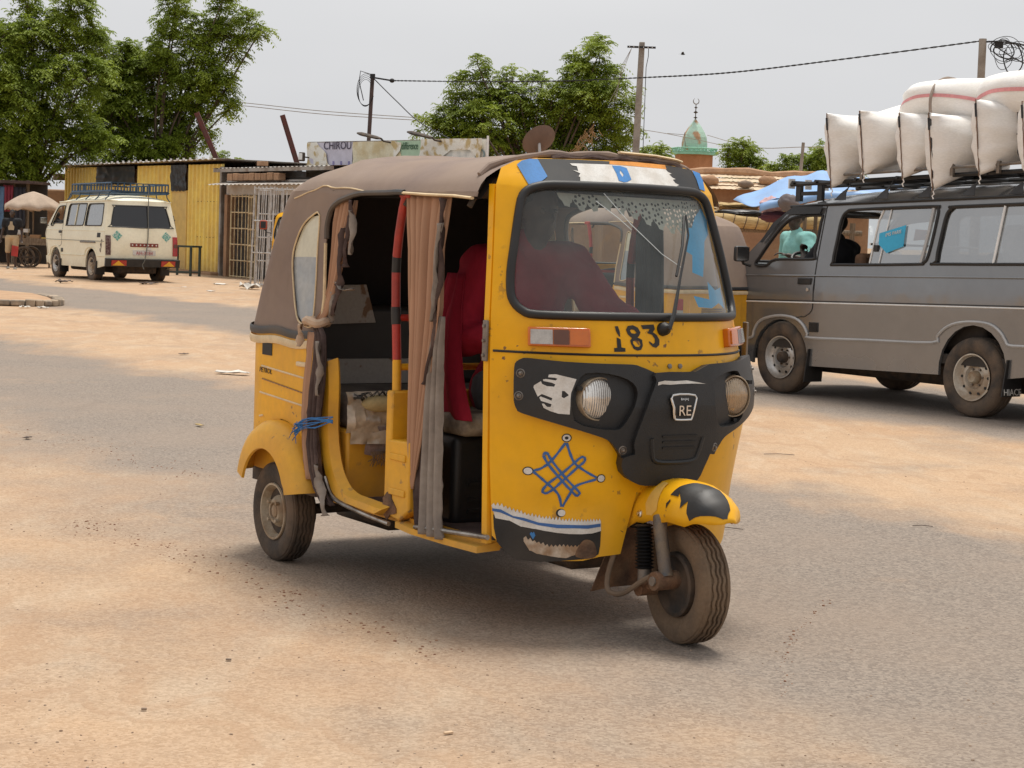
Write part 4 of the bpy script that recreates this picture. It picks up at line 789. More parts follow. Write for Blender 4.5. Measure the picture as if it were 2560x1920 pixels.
for i in range(26):
    a = rnd.uniform(.3, 2.9); MB().tube([(.485, -.40+.085*math.cos(a), .69+.034*math.sin(a)), (.50+rnd.random()*.01, -.40+.10*math.cos(a+.2), .70+.04*math.sin(a)), (.485, -.40+.12*math.cos(a+.3), .715+rnd.uniform(-.01, .015))], .0022, 4).build('cover_thread', BLKPT, pw)
wsk = at_rick(empty('woven_sack', label='grey woven sack with frayed fringe stuffed below the rear seat of the front rickshaw', category='sack'))
crump((-.46, .49), (-.21, .60), 18, .472, .03, 8).build('sack_cloth', M('woven_grey', (.20, .16, .15), .95, col2=(.30, .22, .20), vs=14, var=.15), wsk, sm=35)
fr = MB()
for i in range(70):
    y = -.44+.23*i/70; fr.tube([(.488, y, .50), (.495, y+rnd.uniform(-.01, .01), .475), (.492, y+rnd.uniform(-.015, .015), .45+rnd.uniform(-.01, .012))], .0016, 3)
fr.build('fringe', M('straw_fringe', (.30, .20, .12), .95, var=.15), wsk, kind='stuff')

# ------------------------------------------------------------------ people
def caps(mb, a, b, r1, r2, n=12):
    a, b = V3(a), V3(b); d = b-a; x, y = frame(d); L_ = d.length; d.normalize(); rg = []
    for k in range(5): t = R(-88+k*22); rg.append((a+d*r1*math.sin(t), r1*math.cos(t)))
    for k in range(5): t = R(0+k*22); rg.append((b+d*r2*math.sin(t), r2*math.cos(t)))
    return mb.loft([[c+(x*math.cos(2*math.pi*i/n)+y*math.sin(2*math.pi*i/n))*r for i in range(n)] for c, r in rg])
def ell(mb, c, r, m=None):
    q = MB().ball((0, 0, 0), r, 16, 12); m = m or Matrix.Identity(3); return mb.add([m @ V3(v)+V3(c) for v in q.v], q.f)
def remesh(mb, name, mat, par, vox, smo=4, **k):
    o = mb.build(name, mat, par, sm=180, **k); r = o.modifiers.new('r', 'REMESH'); r.mode = 'VOXEL'; r.voxel_size = vox; r.use_smooth_shade = True
    s = o.modifiers.new('s', 'SMOOTH'); s.factor = .5; s.iterations = smo; return o
def hand(mb, w, d, up, side, s, curl=.6, k=1.):
    # palm, four unequal fingers bent at the knuckles, thumb from the side of the palm
    w, d, up = V3(w), V3(d).normalized(), V3(up).normalized(); sd = d.cross(up).normalized()*s; p = w+d*.05*k
    for q in (-.6, -.2, .2, .6): caps(mb, w+d*.012*k+sd*.032*k*q, w+d*.085*k+sd*.038*k*q, .013*k, .0115*k, 8)
    for q, L_ in ((-.032, .068), (-.011, .078), (.011, .074), (.031, .058)):
        b = w+d*.088*k+sd*q*k; j = b+(d*math.cos(curl*.8)-up*math.sin(curl*.8))*L_*.5*k; e = j+(d*math.cos(curl*2.1)-up*math.sin(curl*2.1))*L_*.5*k
        caps(mb, b, j, .0095*k, .0088*k, 8); caps(mb, j, e, .0088*k, .0075*k, 8)
    b = w+d*.03*k-sd*.034*k; j = b+(d*.65-sd*.65-up*.3).normalized()*.038*k; e = j+(d*.9-up*.5+sd*.1).normalized()*.034*k
    caps(mb, b, j, .013*k, .011*k, 8); caps(mb, j, e, .011*k, .0088*k, 8)
def person(name, J, vox=.012, k=1., skin=None, shirt=None, pants=None, shirt_arm=.45, pants_leg=1., hair=HAIR, shoe=None, lean=(0, 0, 1), face=(1, 0, 0), curl=.5, long_shirt=0, **props):
    """J: pelvis, chest, neck, head, shL, elL, wrL, hdL(dir), shR ... hipL kneeL ankL ..."""
    T = empty(name, (0, 0, 0), **props); skin = skin or SKIN; j = {a: V3(b) for a, b in J.items()}; mb = MB(); fv = V3(face).normalized(); upv = V3((0, 0, 1)); sv = upv.cross(fv).normalized()
    mt = Matrix((fv, sv, upv)).transposed()
    ell(mb, j['chest'], (.105*k, .155*k, .17*k), mt); ell(mb, (j['chest']+j['pelvis'])/2, (.10*k, .135*k, .17*k), mt); ell(mb, j['pelvis'], (.11*k, .15*k, .12*k), mt)
    caps(mb, j['neck']-upv*.05*k, j['head']-upv*.06*k, .052*k, .05*k)
    h = j['head']; ell(mb, h+upv*.03*k-fv*.008*k, (.092*k, .074*k, .092*k), mt); ell(mb, h-upv*.035*k+fv*.022*k, (.062*k, .056*k, .075*k), mt)
    caps(mb, h+fv*.075*k+upv*.02*k, h+fv*.098*k-upv*.022*k, .010*k, .015*k, 8); caps(mb, h+fv*.068*k-upv*.055*k-sv*.018*k, h+fv*.068*k-upv*.055*k+sv*.018*k, .010*k, .010*k, 8)
    for s in (-1, 1): ell(mb, h+sv*s*.076*k-fv*.005*k, (.018*k, .010*k, .032*k), mt); caps(mb, h+fv*.074*k+sv*s*.012*k+upv*.028*k, h+fv*.066*k+sv*s*.045*k+upv*.026*k, .009*k, .008*k, 8)
    for c, s in (('L', 1), ('R', -1)):
        sh, el, wr = j['sh'+c], j['el'+c], j['wr'+c]; caps(mb, (j['chest']+upv*.10*k)*.5+sh*.5, sh, .07*k, .058*k); caps(mb, sh, el, .053*k, .042*k); caps(mb, el, wr, .041*k, .027*k)
        d = (wr-el).normalized(); d = j['hd'+c].normalized() if 'hd'+c in j else d; u = j.get('up'+c, upv if abs(d.z) < .8 else -fv); u = (u-d*u.dot(d)).normalized(); hand(mb, wr, d, u, sv, s, curl, k)
        hp, kn, an = j['hip'+c], j['knee'+c], j['ank'+c]; caps(mb, hp, kn, .085*k, .056*k); caps(mb, kn, an, .055*k, .037*k); caps(mb, kn*.65+an*.35-fv*.012*k, kn*.4+an*.6-fv*.005*k, .050*k, .04*k)
        td = j.get('toe'+c, fv); caps(mb, an-upv*.04*k-td*.03*k, an-upv*.055*k+td*.13*k, .038*k, .028*k)
    remesh(mb, 'body', skin, T, vox*k)
    hm = MB(); ell(hm, h+upv*.045*k-fv*.020*k, (.092*k, .080*k, .086*k), mt); hm.build('hair', hair, T, sm=180)
    for s in (-1, 1): MB().ball(h+fv*.078*k+sv*s*.028*k+upv*.010*k, .009*k, 8, 6).build('eye', M_EYE, T)
    if shirt:
        sm_ = MB(); e = .016*k
        ell(sm_, j['chest'], (.115*k+e, .165*k+e, .18*k), mt); ell(sm_, (j['chest']+j['pelvis'])/2, (.112*k+e, .15*k+e, .2*k), mt); long_shirt and ell(sm_, j['pelvis']-upv*.02*k, (.122*k+e, .16*k+e, .11*k+long_shirt), mt)
        for c in 'LR':
            sh, el = j['sh'+c], j['el'+c]; caps(sm_, (j['chest']+upv*.11*k)*.5+sh*.5, sh, .078*k+e, .066*k+e); caps(sm_, sh, sh.lerp(el, min(shirt_arm, 1)), .064*k+e, .058*k+e)
            if shirt_arm > 1: caps(sm_, el, el.lerp(j['wr'+c], shirt_arm-1), .055*k+e, .040*k+e)
        caps(sm_, j['neck']-upv*.06*k, j['neck']+upv*.01*k, .075*k, .062*k)
        o = remesh(sm_, 'shirt', shirt, T, vox*k*1.1, 3); dm = o.modifiers.new('d', 'DISPLACE'); tx = bpy.data.textures.get('folds') or bpy.data.textures.new('folds', 'CLOUDS'); tx.noise_scale = .09; dm.texture = tx; dm.strength = .022*k; dm.mid_level = .5
    if pants:
        pm = MB(); e = .014*k; ell(pm, j['pelvis'], (.118*k+e, .158*k+e, .12*k), mt)
        for c in 'LR':
            hp, kn, an = j['hip'+c], j['knee'+c], j['ank'+c]; caps(pm, hp, hp.lerp(kn, min(pants_leg, 1)), .092*k+e, .068*k+e)
            if pants_leg > 1: caps(pm, kn, kn.lerp(an, pants_leg-1), .064*k+e, .052*k+e)
        o = remesh(pm, 'trousers', pants, T, vox*k*1.1, 3); dm = o.modifiers.new('d', 'DISPLACE'); dm.texture = bpy.data.textures.get('folds') or bpy.data.textures.new('folds', 'CLOUDS'); dm.strength = .018*k
    if shoe:
        for c in 'LR':
            an = j['ank'+c]; td = j.get('toe'+c, fv); q = MB(); caps(q, an-upv*.052*k-td*.04*k, an-upv*.060*k+td*.14*k, .044*k, .036*k); q.xf(lambda v, a=an: V3((v.x, v.y, max(v.z, a.z-.08*k)))); q.build('shoe', shoe, T, sm=60)
    return T
M_EYE = M('eye', (.10, .085, .075), .3)
MAR = M('maroon_shirt', (.30, .013, .030), .85, col2=(.24, .011, .024), vs=4, var=.06, spec=.2, bump=.15, bs=200)
dr = person('person', dict(pelvis=(.98, -.10, .80), chest=(1.03, -.10, 1.14), neck=(1.045, -.09, 1.33), head=(1.08, -.08, 1.45), shL=(1.06, .09, 1.27), elL=(1.20, .17, 1.08), wrL=(1.36, .20, 1.07), shR=(1.03, -.29, 1.25), elR=(1.02, -.37, .98), wrR=(1.22, -.31, 1.0), hdR=(.7, .2, .3), hipL=(1.02, .0, .78), kneeL=(1.38, .08, .76), ankL=(1.40, .10, .40), hipR=(1.02, -.19, .78), kneeR=(1.36, -.24, .76), ankR=(1.38, -.24, .40)),
    shirt=MAR, shirt_arm=1.6, pants=M('grey_trousers', (.10, .10, .105), .9, var=.1), pants_leg=1.85, shoe=BLKR, long_shirt=.06, label='driver in a loose maroon shirt seated inside the front rickshaw', category='person')
at_rick(dr)
# the loose tail of the shirt hanging over the seat edge
cloth(pleats([(1.22, .95, 1.07, -.385, .006), (1.08, .92, 1.10, -.415, .012), (.95, .89, 1.13, -.43, .016), (.85, .86, 1.17, -.44, .018), (.77, .86, 1.21, -.445, .018), (.72, .89, 1.24, -.447, .016), (.695, .96, 1.25, -.447, .014)], 2.4, 49, 3, .0), 'shirt_tail', MAR, dr)
# ------------------------------------------------------------------ vans
VGREY = M('grey_van_paint', (.222, .224, .228), .20, .62, col2=(.24, .242, .245), vs=1.2, var=.03, dust=.08, dcol=(.24, .215, .19), dz=(.25, .55, .25), coat=.5, bump=.02, bs=2.2)
VCREAM = M('cream_van_paint', (.86, .82, .64), .42, col2=(.82, .77, .58), vs=2, var=.05, dust=.18, dcol=(.52, .40, .26), dz=(.25, .6, .5), coat=.15)
VTRIM = M('silver_trim', (.80, .79, .77), .35, .2, var=.05); VTRIM2 = M('grey_trim', (.46, .45, .44), .4, .3, var=.05); CTRIM = M('cream_trim', (.84, .78, .58), .45)
VGL = None; GLS2 = GLASS('clear_van_glass', (.86, .88, .87), .03, (.4, .4, .4)); VGL = GLASS('van_glass', (.42, .45, .46), .12, (.50, .52, .52), 5.0, .03); VGLD = M('black_window_film', (.012, .012, .014), .12, coat=.5)
CURT = M('white_lace_curtain', (.55, .54, .52), .9, col2=(.40, .39, .38), vs=12, var=.12)
VIN = M('van_interior', (.05, .042, .036), .9, var=.1); VBRN = M('brown_trim_board', (.16, .085, .045), .85, var=.1)
WRIM = M('silver_wheel', (.60, .59, .57), .35, .6, col2=(.42, .40, .37), vs=8, var=.1, dust=.25); WRIM2 = M('dusty_wheel', (.58, .53, .45), .5, .3, col2=(.40, .32, .24), vs=9, var=.1, dust=.45)
YV = lambda z: interp(z, [.3, 1.0, 1.85], [.83, .845, .72])
def ARC(cx, r, top, n=13, sill=.30):
    a0 = math.degrees(math.asin(max(-1, (sill-.34)/r))); return [(cx+r*math.cos(R(t)), .34+(top-.34)/1.0*math.sin(R(t)) if math.sin(R(t)) > 0 else .34+r*math.sin(R(t))) for t in np.linspace(180-a0, a0, n)]
def make_van(paint, x0, rake, wins, trim, trim2, cream):
    T = empty('minibus'); rk = lambda p: V3((p.x, p.y, p.z-rake*(p.x-1.15)))
    def B(mb, n, m, par=T, raked=True, **k):
        if raked: mb.xf(rk)
        return mb.build(n, m, par, **k)
    def S(s, o=0): return lambda x, z: (V3((x, s*(YV(z)+o), z)), V3((0, s, .14*(z > 1)*1.0)).normalized())
    outl = [(x0+.03, .36)]+[(-.62, .33)]+ARC(0, .365, .725)+ARC(2.3, .365, .715)+[(2.76, .33), (2.80, .36), (2.87, .6), (2.95, .83), (3.0, 1.05), (2.985, 1.13), (2.93, 1.22), (2.62, 1.50), (2.44, 1.66), (2.30, 1.755), (x0+.20, 1.79), (x0+.13, 1.5), (x0+.05, 1.15), (x0+.01, .9), (x0, .6)]
    side = {}
    for s in (-1, 1):
        b = side[s] = B(sheet(outl, S(s), [smooth(w, 3) for w in wins], .16, .03, 0), 'body_side', paint, sm=45, bev=.0)
        for i, w in enumerate(wins):
            wf = smooth(w, 3)
            B(MB().tube([S(s, .002)(a, z)[0] for a, z in wf], .014, 6, True), 'window_seal', BLKR, b)
        for z0, nm, m, r in ((.872, 'side_trim', trim, .007), (1.115, 'side_crease', paint, .010)):
            B(MB().tube([S(s, .002)(x, z0)[0] for x in np.linspace(x0+.05, 2.94, 16)], r, 6), nm, m, b)
        B(MB().tube([S(s, .001)(x, .888)[0] for x in np.linspace(x0+.05, 2.94, 16)], .005, 5), 'trim_dark_line', BLKR, b)  # black line running along the body just above the side trim
        lt = [(2.84, .53), (2.74, .525), (2.67, .545), (2.655, .60), (2.60, .675), (2.50, .72), (2.30, .748), (2.10, .725), (1.99, .66), (1.94, .59), (1.90, .556), (1.2, .560), (.44, .565), (.385, .62), (.30, .69), (.18, .735), (0, .752), (-.18, .735), (-.29, .675), (-.345, .61), (-.39, .572), (-.6, .570), (x0+.03, .57)]
        B(MB().tube([S(s, .003)(x, z)[0] for x, z in smooth(lt, 3, False)], .014, 6, sq=1.), 'arch_trim', trim2, b)
        dl = smooth([(2.66, .64), (2.10, .735), (1.99, .745), (1.90, .80), (1.885, .90), (1.89, 1.27), (1.868, 1.74)], 3, False)[3:]
        B(MB().tube([S(s, .001)(x, z)[0] for x, z in dl], .005, 5), 'door_gap', BLKR, b)
        B(MB().tube([S(s, .001)(x, z)[0] for x, z in [(2.94, 1.19), (2.955, 1.05), (2.90, .83), (2.80, .55)]], .004, 5), 'door_gap', BLKR, b)
        h = B(MB().box(S(s, .004)(2.01, 1.065)[0], (.17, .02, .06)), 'door_handle', BLKP, b, bev=.008)
        B(MB().cyl(S(s, 0)(1.955, .99)[0], S(s, .012)(1.955, .99)[0], .016, n=12), 'door_lock', CHR, b)
        if not cream or s > 0:
            v = B(MB().box(S(s, .002)(1.865, .652)[0], (.12, .012, .088)), 'side_vent', BLKP, b, bev=.004)
            for i in range(5): B(MB().box(S(s, .010)(1.865, .622+i*.015)[0], (.10, .008, .006)), 'vent_slat', BLKR, v)
        mirr = B(MB().box((2.70, s*1.0, 1.31), (.05, .17, .145)), 'door_mirror', BLKP, b, bev=.025, seg=3)
        B(MB().box((2.674, s*1.0, 1.31), (.006, .15, .125)), 'mirror_glass', CHR, mirr)
        B(MB().tube([(2.72, s*.86, 1.20), (2.74, s*.93, 1.22), (2.72, s*.98, 1.27)], .014, 6), 'mirror_arm', BLKP, mirr)
        for fx in (1.93, -.36):
            B(sheet([(-.11, .0), (.11, .0), (.10, .30), (-.10, .30)], lambda a, q, fx=fx, s=s: (V3((fx-.02+.10*(.15-q), s*(.76)+a, .155+q)), V3((-1, 0, 0))), (), .2, .012), 'mud_flap', BLKR, b)
    ex = lambda z: interp(z, [.33, .6, .83, 1.05, 1.13, 1.22, 1.50, 1.66, 1.755], [2.78, 2.87, 2.95, 3.0, 2.985, 2.93, 2.62, 2.44, 2.30])
    def FF(y, z):
        f = lambda y, z: ex(z)+.13*(1-(abs(y)/YV(z))**2.4); p = V3((f(y, z), y, z)); h = .01
        return p, V3((1, -(f(y+h, z)-f(y-h, z))/(2*h), -(f(y, z+h)-f(y, z-h))/(2*h))).normalized()
    pa = [(-.80, 1.25), (-.70, 1.70), (.70, 1.70), (.80, 1.25)]
    fo = [(-.83, .33), (-.838, .6), (-.84, .9), (-.845, 1.0), (-.80, 1.3), (-.735, 1.755), (.735, 1.755), (.80, 1.3), (.845, 1.0), (.84, .9), (.838, .6), (.83, .33)]
    fp_ = B(sheet(fo, FF, [pa], .12, .03, 0), 'front_panel', paint, sm=45)
    B(sheet(pa, FF, (), .15, 0, -.006), 'windscreen', GLS2, fp_)
    B(MB().tube([FF(a, z)[0] for a, z in smooth(pa, 1)], .014, 6, True), 'window_seal', BLKR, fp_)
    for s in (-1, 1): B(sheet([(s*.50, .78), (s*.74, .78), (s*.74, .92), (s*.50, .92)], FF, (), .1, .02, .012), 'headlamp', LENS1, fp_)
    B(sheet([(-.47, .80), (.47, .80), (.47, .92), (-.47, .92)], FF, (), .1, .02, .012), 'grille', BLKP, fp_)
    B(sheet([(-.84, .35), (.84, .35), (.84, .52), (-.84, .52)], FF, (), .15, .06, .06), 'front_bumper', BLKP if not cream else paint, fp_, bev=.02)
    rx = lambda z: interp(z, [.33, .6, .9, 1.15, 1.5, 1.79], [x0+.03, x0, x0+.01, x0+.05, x0+.13, x0+.20])
    def RF_(y, z):
        f = lambda y, z: rx(z)-.045*(1-(abs(y)/YV(z))**4); p = V3((f(y, z), y, z)); h = .01
        return p, V3((-1, (f(y+h, z)-f(y-h, z))/(2*h), (f(y, z+h)-f(y, z-h))/(2*h))).normalized()
    rw = [(-.66, 1.21), (-.69, 1.26), (-.60, 1.64), (-.55, 1.68), (.55, 1.68), (.60, 1.64), (.69, 1.26), (.66, 1.21)]
    rp2 = B(sheet([(-.83, .36), (-.838, .6), (-.845, 1.0), (-.77, 1.5), (-.73, 1.79), (.73, 1.79), (.77, 1.5), (.845, 1.0), (.838, .6), (.83, .36)], RF_, [rw], .12, .03, 0), 'rear_panel', paint, sm=45)
    B(sheet(rw, RF_, (), .15, 0, -.004), 'rear_window', VGLD if cream else VGL, rp2)
    B(MB().tube([RF_(a, z)[0] for a, z in smooth(rw, 2)], .014, 6, True), 'window_seal', BLKR, rp2)
    # roof
    xs = [2.335, 2.22, 2.0, 1.6, 1.0, .4, -.1, x0+.6, x0+.30, x0+.20, x0+.16]; hh = [0, .06, .105, .13, .14, .14, .135, .125, .10, .05, 0.]
    zg = lambda x: interp(x, [x0, 2.30, 2.4], [1.79, 1.757, 1.74]); prf = [-1, -.97, -.9, -.75, -.5, -.25, 0, .25, .5, .75, .9, .97, 1]
    roof = B(MB().loft([[V3((x, t*(YV(zg(x))+.002), zg(x)+h*(1-abs(t)**3.2)+.0)) for t in prf] for x, h in zip(xs, hh)], False), 'roof', paint, sm=50)
    for s in (-1, 1): B(MB().tube([(x, s*(YV(zg(x))+.012), zg(x)-.004) for x in (2.33, 2.0, 1.0, 0, x0+.19)], .013, 6), 'rain_gutter', paint if cream else BLKP, roof)
    # underside, floor, seats
    B(MB().lohi((x0+.08, -.80, .42), (2.75, .80, .50)), 'floor', VIN, raked=False); B(MB().lohi((x0+.2, -.45, .20), (2.4, .45, .42)), 'chassis', DARKM, raked=False, bev=.05)
    for x in (1.75, 1.0, .25, -.5):
        if x < x0+.4: continue
        st = B(MB().lohi((x-.25, -.70, .50), (x+.25, .70, .86)), 'seat', VIN, bev=.04); B(MB().lohi((x-.32, -.70, .80), (x-.20, .70, 1.32)), 'seat_back', VBRN if x == 1.75 else VIN, st, bev=.04)
    B(MB().lohi((2.60, -.76, .75), (2.88, .76, 1.13)), 'dashboard', VIN, bev=.05)
    sw = B(MB().tube([(2.44+.09*math.cos(a)*.9, .40+.19*math.sin(a), 1.245+.09*math.cos(a)) for a in np.linspace(0, 6.283, 28)], .016, 8, True), 'steering_wheel', BLKP); B(MB().cyl((2.44, .40, 1.245), (2.66, .40, 1.0), .022), 'steering_column', BLKP, sw)
    # wheels
    for wx in (0, 2.3):
        for s in (-1, 1):
            w = empty('wheel', (wx, s*.735, .33)); w.parent = T; wd = .095
            pr = [(.185, -wd*.75), (.22, -wd*1.0), (.27, -wd*1.06), (.305, -wd*.98), (.322, -wd*.82)]+[q for y in (-.45, 0, .45) for q in ((.329, wd*(y-.12)), (.320, wd*(y-.06)), (.320, wd*(y+.06)), (.329, wd*(y+.12)))]+[(.322, wd*.82), (.305, wd*.98), (.27, wd*1.06), (.22, wd), (.185, wd*.75)]
            MB().lathe(pr, (0, 0, 0), (0, 1, 0), 56).build('tyre', TYRE, w, sm=35)
            o = s; rm = MB().lathe([(.192, o*.085), (.196, o*.096), (.186, o*.096), (.176, o*.070), (.160, o*.045), (.150, o*.040), (.118, o*.056), (.100, o*.058), (.085, o*.030), (.075, o*.028), (.062, o*.034), (.0005, o*.036)], (0, 0, 0), (0, 1, 0), 48).build('rim', WRIM2 if wx == 0 else WRIM, w)
            MB().lathe([(.055, o*.03), (.050, o*.085), (.040, o*.098), (.0005, o*.10)], (0, 0, 0), (0, 1, 0), 20).build('hub', RIM if wx == 0 else DARKM, rm)
            for i in range(10): a = 2*math.pi*i/10; MB().cyl((.139*math.cos(a), o*.040, .139*math.sin(a)), (.139*math.cos(a), o*.0525, .139*math.sin(a)), .012, n=10).build('rim_slot', BLK, rm)
            for i in range(6): a = 2*math.pi*i/6; MB().cyl((.072*math.cos(a), o*.028, .072*math.sin(a)), (.072*math.cos(a), o*.046, .072*math.sin(a)), .010, n=6).build('wheel_nut', DARKM if wx else STEEL, rm)
    return T, B, S, RF_, FF, side, rp2
W1 = [(1.687, 1.24), (1.675, 1.45), (1.66, 1.62), (1.60, 1.69), (1.45, 1.703), (.60, 1.712), (.535, 1.69), (.53, 1.6), (.565, 1.30), (.61, 1.235), (.70, 1.222), (1.62, 1.215)]
DW = [(2.70, 1.215), (2.66, 1.29), (2.51, 1.48), (2.38, 1.60), (2.25, 1.648), (1.93, 1.66), (1.915, 1.60), (1.935, 1.32), (1.95, 1.265), (2.43, 1.262), (2.55, 1.205)]
def W2(x1): return [(.465, 1.25), (.452, 1.48), (.43, 1.64), (.38, 1.69), (.30, 1.705), (x1+.12, 1.712), (x1+.05, 1.69), (x1+.03, 1.6), (x1, 1.32), (x1+.03, 1.24), (x1+.1, 1.228), (.40, 1.225)]
VPOS, VYAW = (4.45159, 16.22921, 0), 2.1819959
gv, B, S, RFN, FFN, side, rear = make_van(VGREY, -1.45, .030, [W1, W2(-1.12), DW], VTRIM, VTRIM2, False)
gv.location = VPOS; gv.rotation_euler = (0, 0, VYAW); gv['label'] = 'grey minibus with white sacks piled on its roof rack'; gv['category'] = 'minibus'
fr_ = side[1]
for s in (-1, 1):
    b = side[s]
    if s > 0:
        B(sheet([(1.24, 1.225), (1.20, 1.69), (.60, 1.71), (.54, 1.69), (.54, 1.6), (.58, 1.29), (.62, 1.23)], S(s, -.012), (), .2, 0, 0), 'window_pane', VGL, b, label='half-open sliding pane')
        B(MB().tube([S(s, -.008)(x, z)[0] for x, z in [(1.245, 1.225), (1.235, 1.35), (1.21, 1.6), (1.17, 1.69)]], .008, 6), 'pane_edge', VTRIM, b)
        B(MB().tube([S(s, -.006)(x, z)[0] for x, z in [(.645, 1.23), (.605, 1.5), (.59, 1.70)]], .016, 6), 'pane_post', VTRIM2, b)
        B(MB().tube([S(s, -.004)(x, z)[0] for x, z in [(1.13, 1.23), (1.075, 1.70)]], .005, 5), 'glass_tape', VTRIM, b)
        sg = B(sheet([(1.17, 1.49), (.872, 1.558), (.866, 1.375), (1.05, 1.318), (1.16, 1.395)], S(s, .004), (), .3, .003, 0), 'window_sign', M('cyan_sign', (.03, .38, .62), .4, var=.04), b)
        p0 = rk0 = S(s, .009)(1.0, 1.488)[0]; p0 = V3((p0.x, p0.y, p0.z+.030*.15)); text('IMS PARIS', .044, 'sign_lettering', WHTP, b, p0, (-1, 0, .20), (0, -.12, 1), .001)
        B(MB().box(S(s, -.006)(1.19, 1.36)[0], (.045, .02, .055)), 'pane_latch', BLKP, b)
        B(sheet([(2.36, 1.675), (1.92, 1.675), (1.90, 1.74), (2.28, 1.748), (2.52, 1.60), (2.66, 1.42), (2.62, 1.42), (2.46, 1.58)], S(s, .03), (), .2, .004, 0), 'rain_visor', BLKP, b)
    else: B(sheet([p for p in W1], S(s, -.012), (), .2, 0, 0), 'window_pane', VGL, b); B(sheet(DW, S(s, -.012), (), .2, 0, 0), 'window_pane', GLS2, b)
    B(sheet(W2(-1.12), S(s, -.012), (), .2, 0, 0), 'window_pane', VGL, b)
    B(MB().tube([S(s, 0)(x, z)[0] for x, z in [(-.15, 1.23), (-.185, 1.71)]], .012, 6), 'window_divider', VTRIM, b)
B(MB().cyl((1.35, -.7, 1.40), (1.35, .7, 1.40), .010), 'seat_rail', CHR)
q1 = B(sheet([(1.22, 1.44), (1.05, 1.45), (1.05, 1.53), (1.20, 1.54)], lambda x, z: (V3((x, .30, z)), V3((0, 1, 0))), (), .4, .02), 'parcel', M('orange_pack', (.60, .20, .03), .6, var=.1), None, label='small orange parcel behind the open window of the grey minibus', category='parcel')
q2 = B(MB().lohi((-.05, .45, 1.22), (-.35, .62, 1.55)), 'cloth_bundle', CURT, None, bev=.04, label='pale bundle behind the rear side window of the grey minibus', category='cloth')
for q_ in (q1, q2): q_.location = VPOS; q_.rotation_euler = (0, 0, VYAW)
p0 = V3((-.379, .76, .235)); text('HIACE', .075, 'flap_lettering', WHTP, side[1], p0, (0, -1, 0), (.10, 0, 1), .001)
# roof rack
RK = B(MB().tube([(2.45, .64, 1.955), (-1.3, .66, 1.995)], .020, 6), 'roof_rack', BLKP)
for y in (-.66, -.2, .25): B(MB().tube([(2.45, y, 1.955), (-1.3, y, 1.995)], .020, 6), 'rack_rail', BLKP, RK)
for z in (2.05,): B(MB().tube([(1.72, .69, 2.02), (-1.3, .69, 2.06)], .014, 6), 'rack_rail', STEEL, RK)
for x in (2.40, 2.10, 1.6, 1.1, .6, .1, -.4, -.9, -1.25): B(MB().tube([(x, -.68, 1.975), (x, .68, 1.975)], .016, 6), 'rack_bar', BLKP, RK)
for x in (2.36, 2.08):
    for y in (-.62, .62): B(MB().lohi((x-.03, y-.02, 1.80), (x+.03, y+.02, 1.96)), 'rack_leg', BLKP, RK)
B(MB().box((2.22, .62, 1.87), (.25, .03, .035)), 'rack_bar', BLKP, RK)
for y in (.2, .42, .63): B(MB().box((2.46, y, 1.965), (.014, .075, .09)), 'end_plate', VTRIM, RK)
for x in (1.50, 1.0, .45, -.05, -.6): B(MB().box((x, .69, 2.02), (.03, .03, .10)), 'rack_stud', STEEL, RK)
for x in (1.70, 1.19, .70, .21, -.29, -.8): B(sheet([(x+.07, 1.792), (x-.07, 1.792), (x-.04, 1.86), (x-.045, 1.93), (x-.03, 1.975), (x-.05, 1.975), (x-.03, 1.90), (x+.03, 1.85)], lambda a, z: (V3((a, .755-.55*(z-1.79), z)), V3((0, 1, .2)).normalized()), (), .2, .006), 'strap', M('strap_webbing', (.045, .045, .048), .85, var=.15), RK)
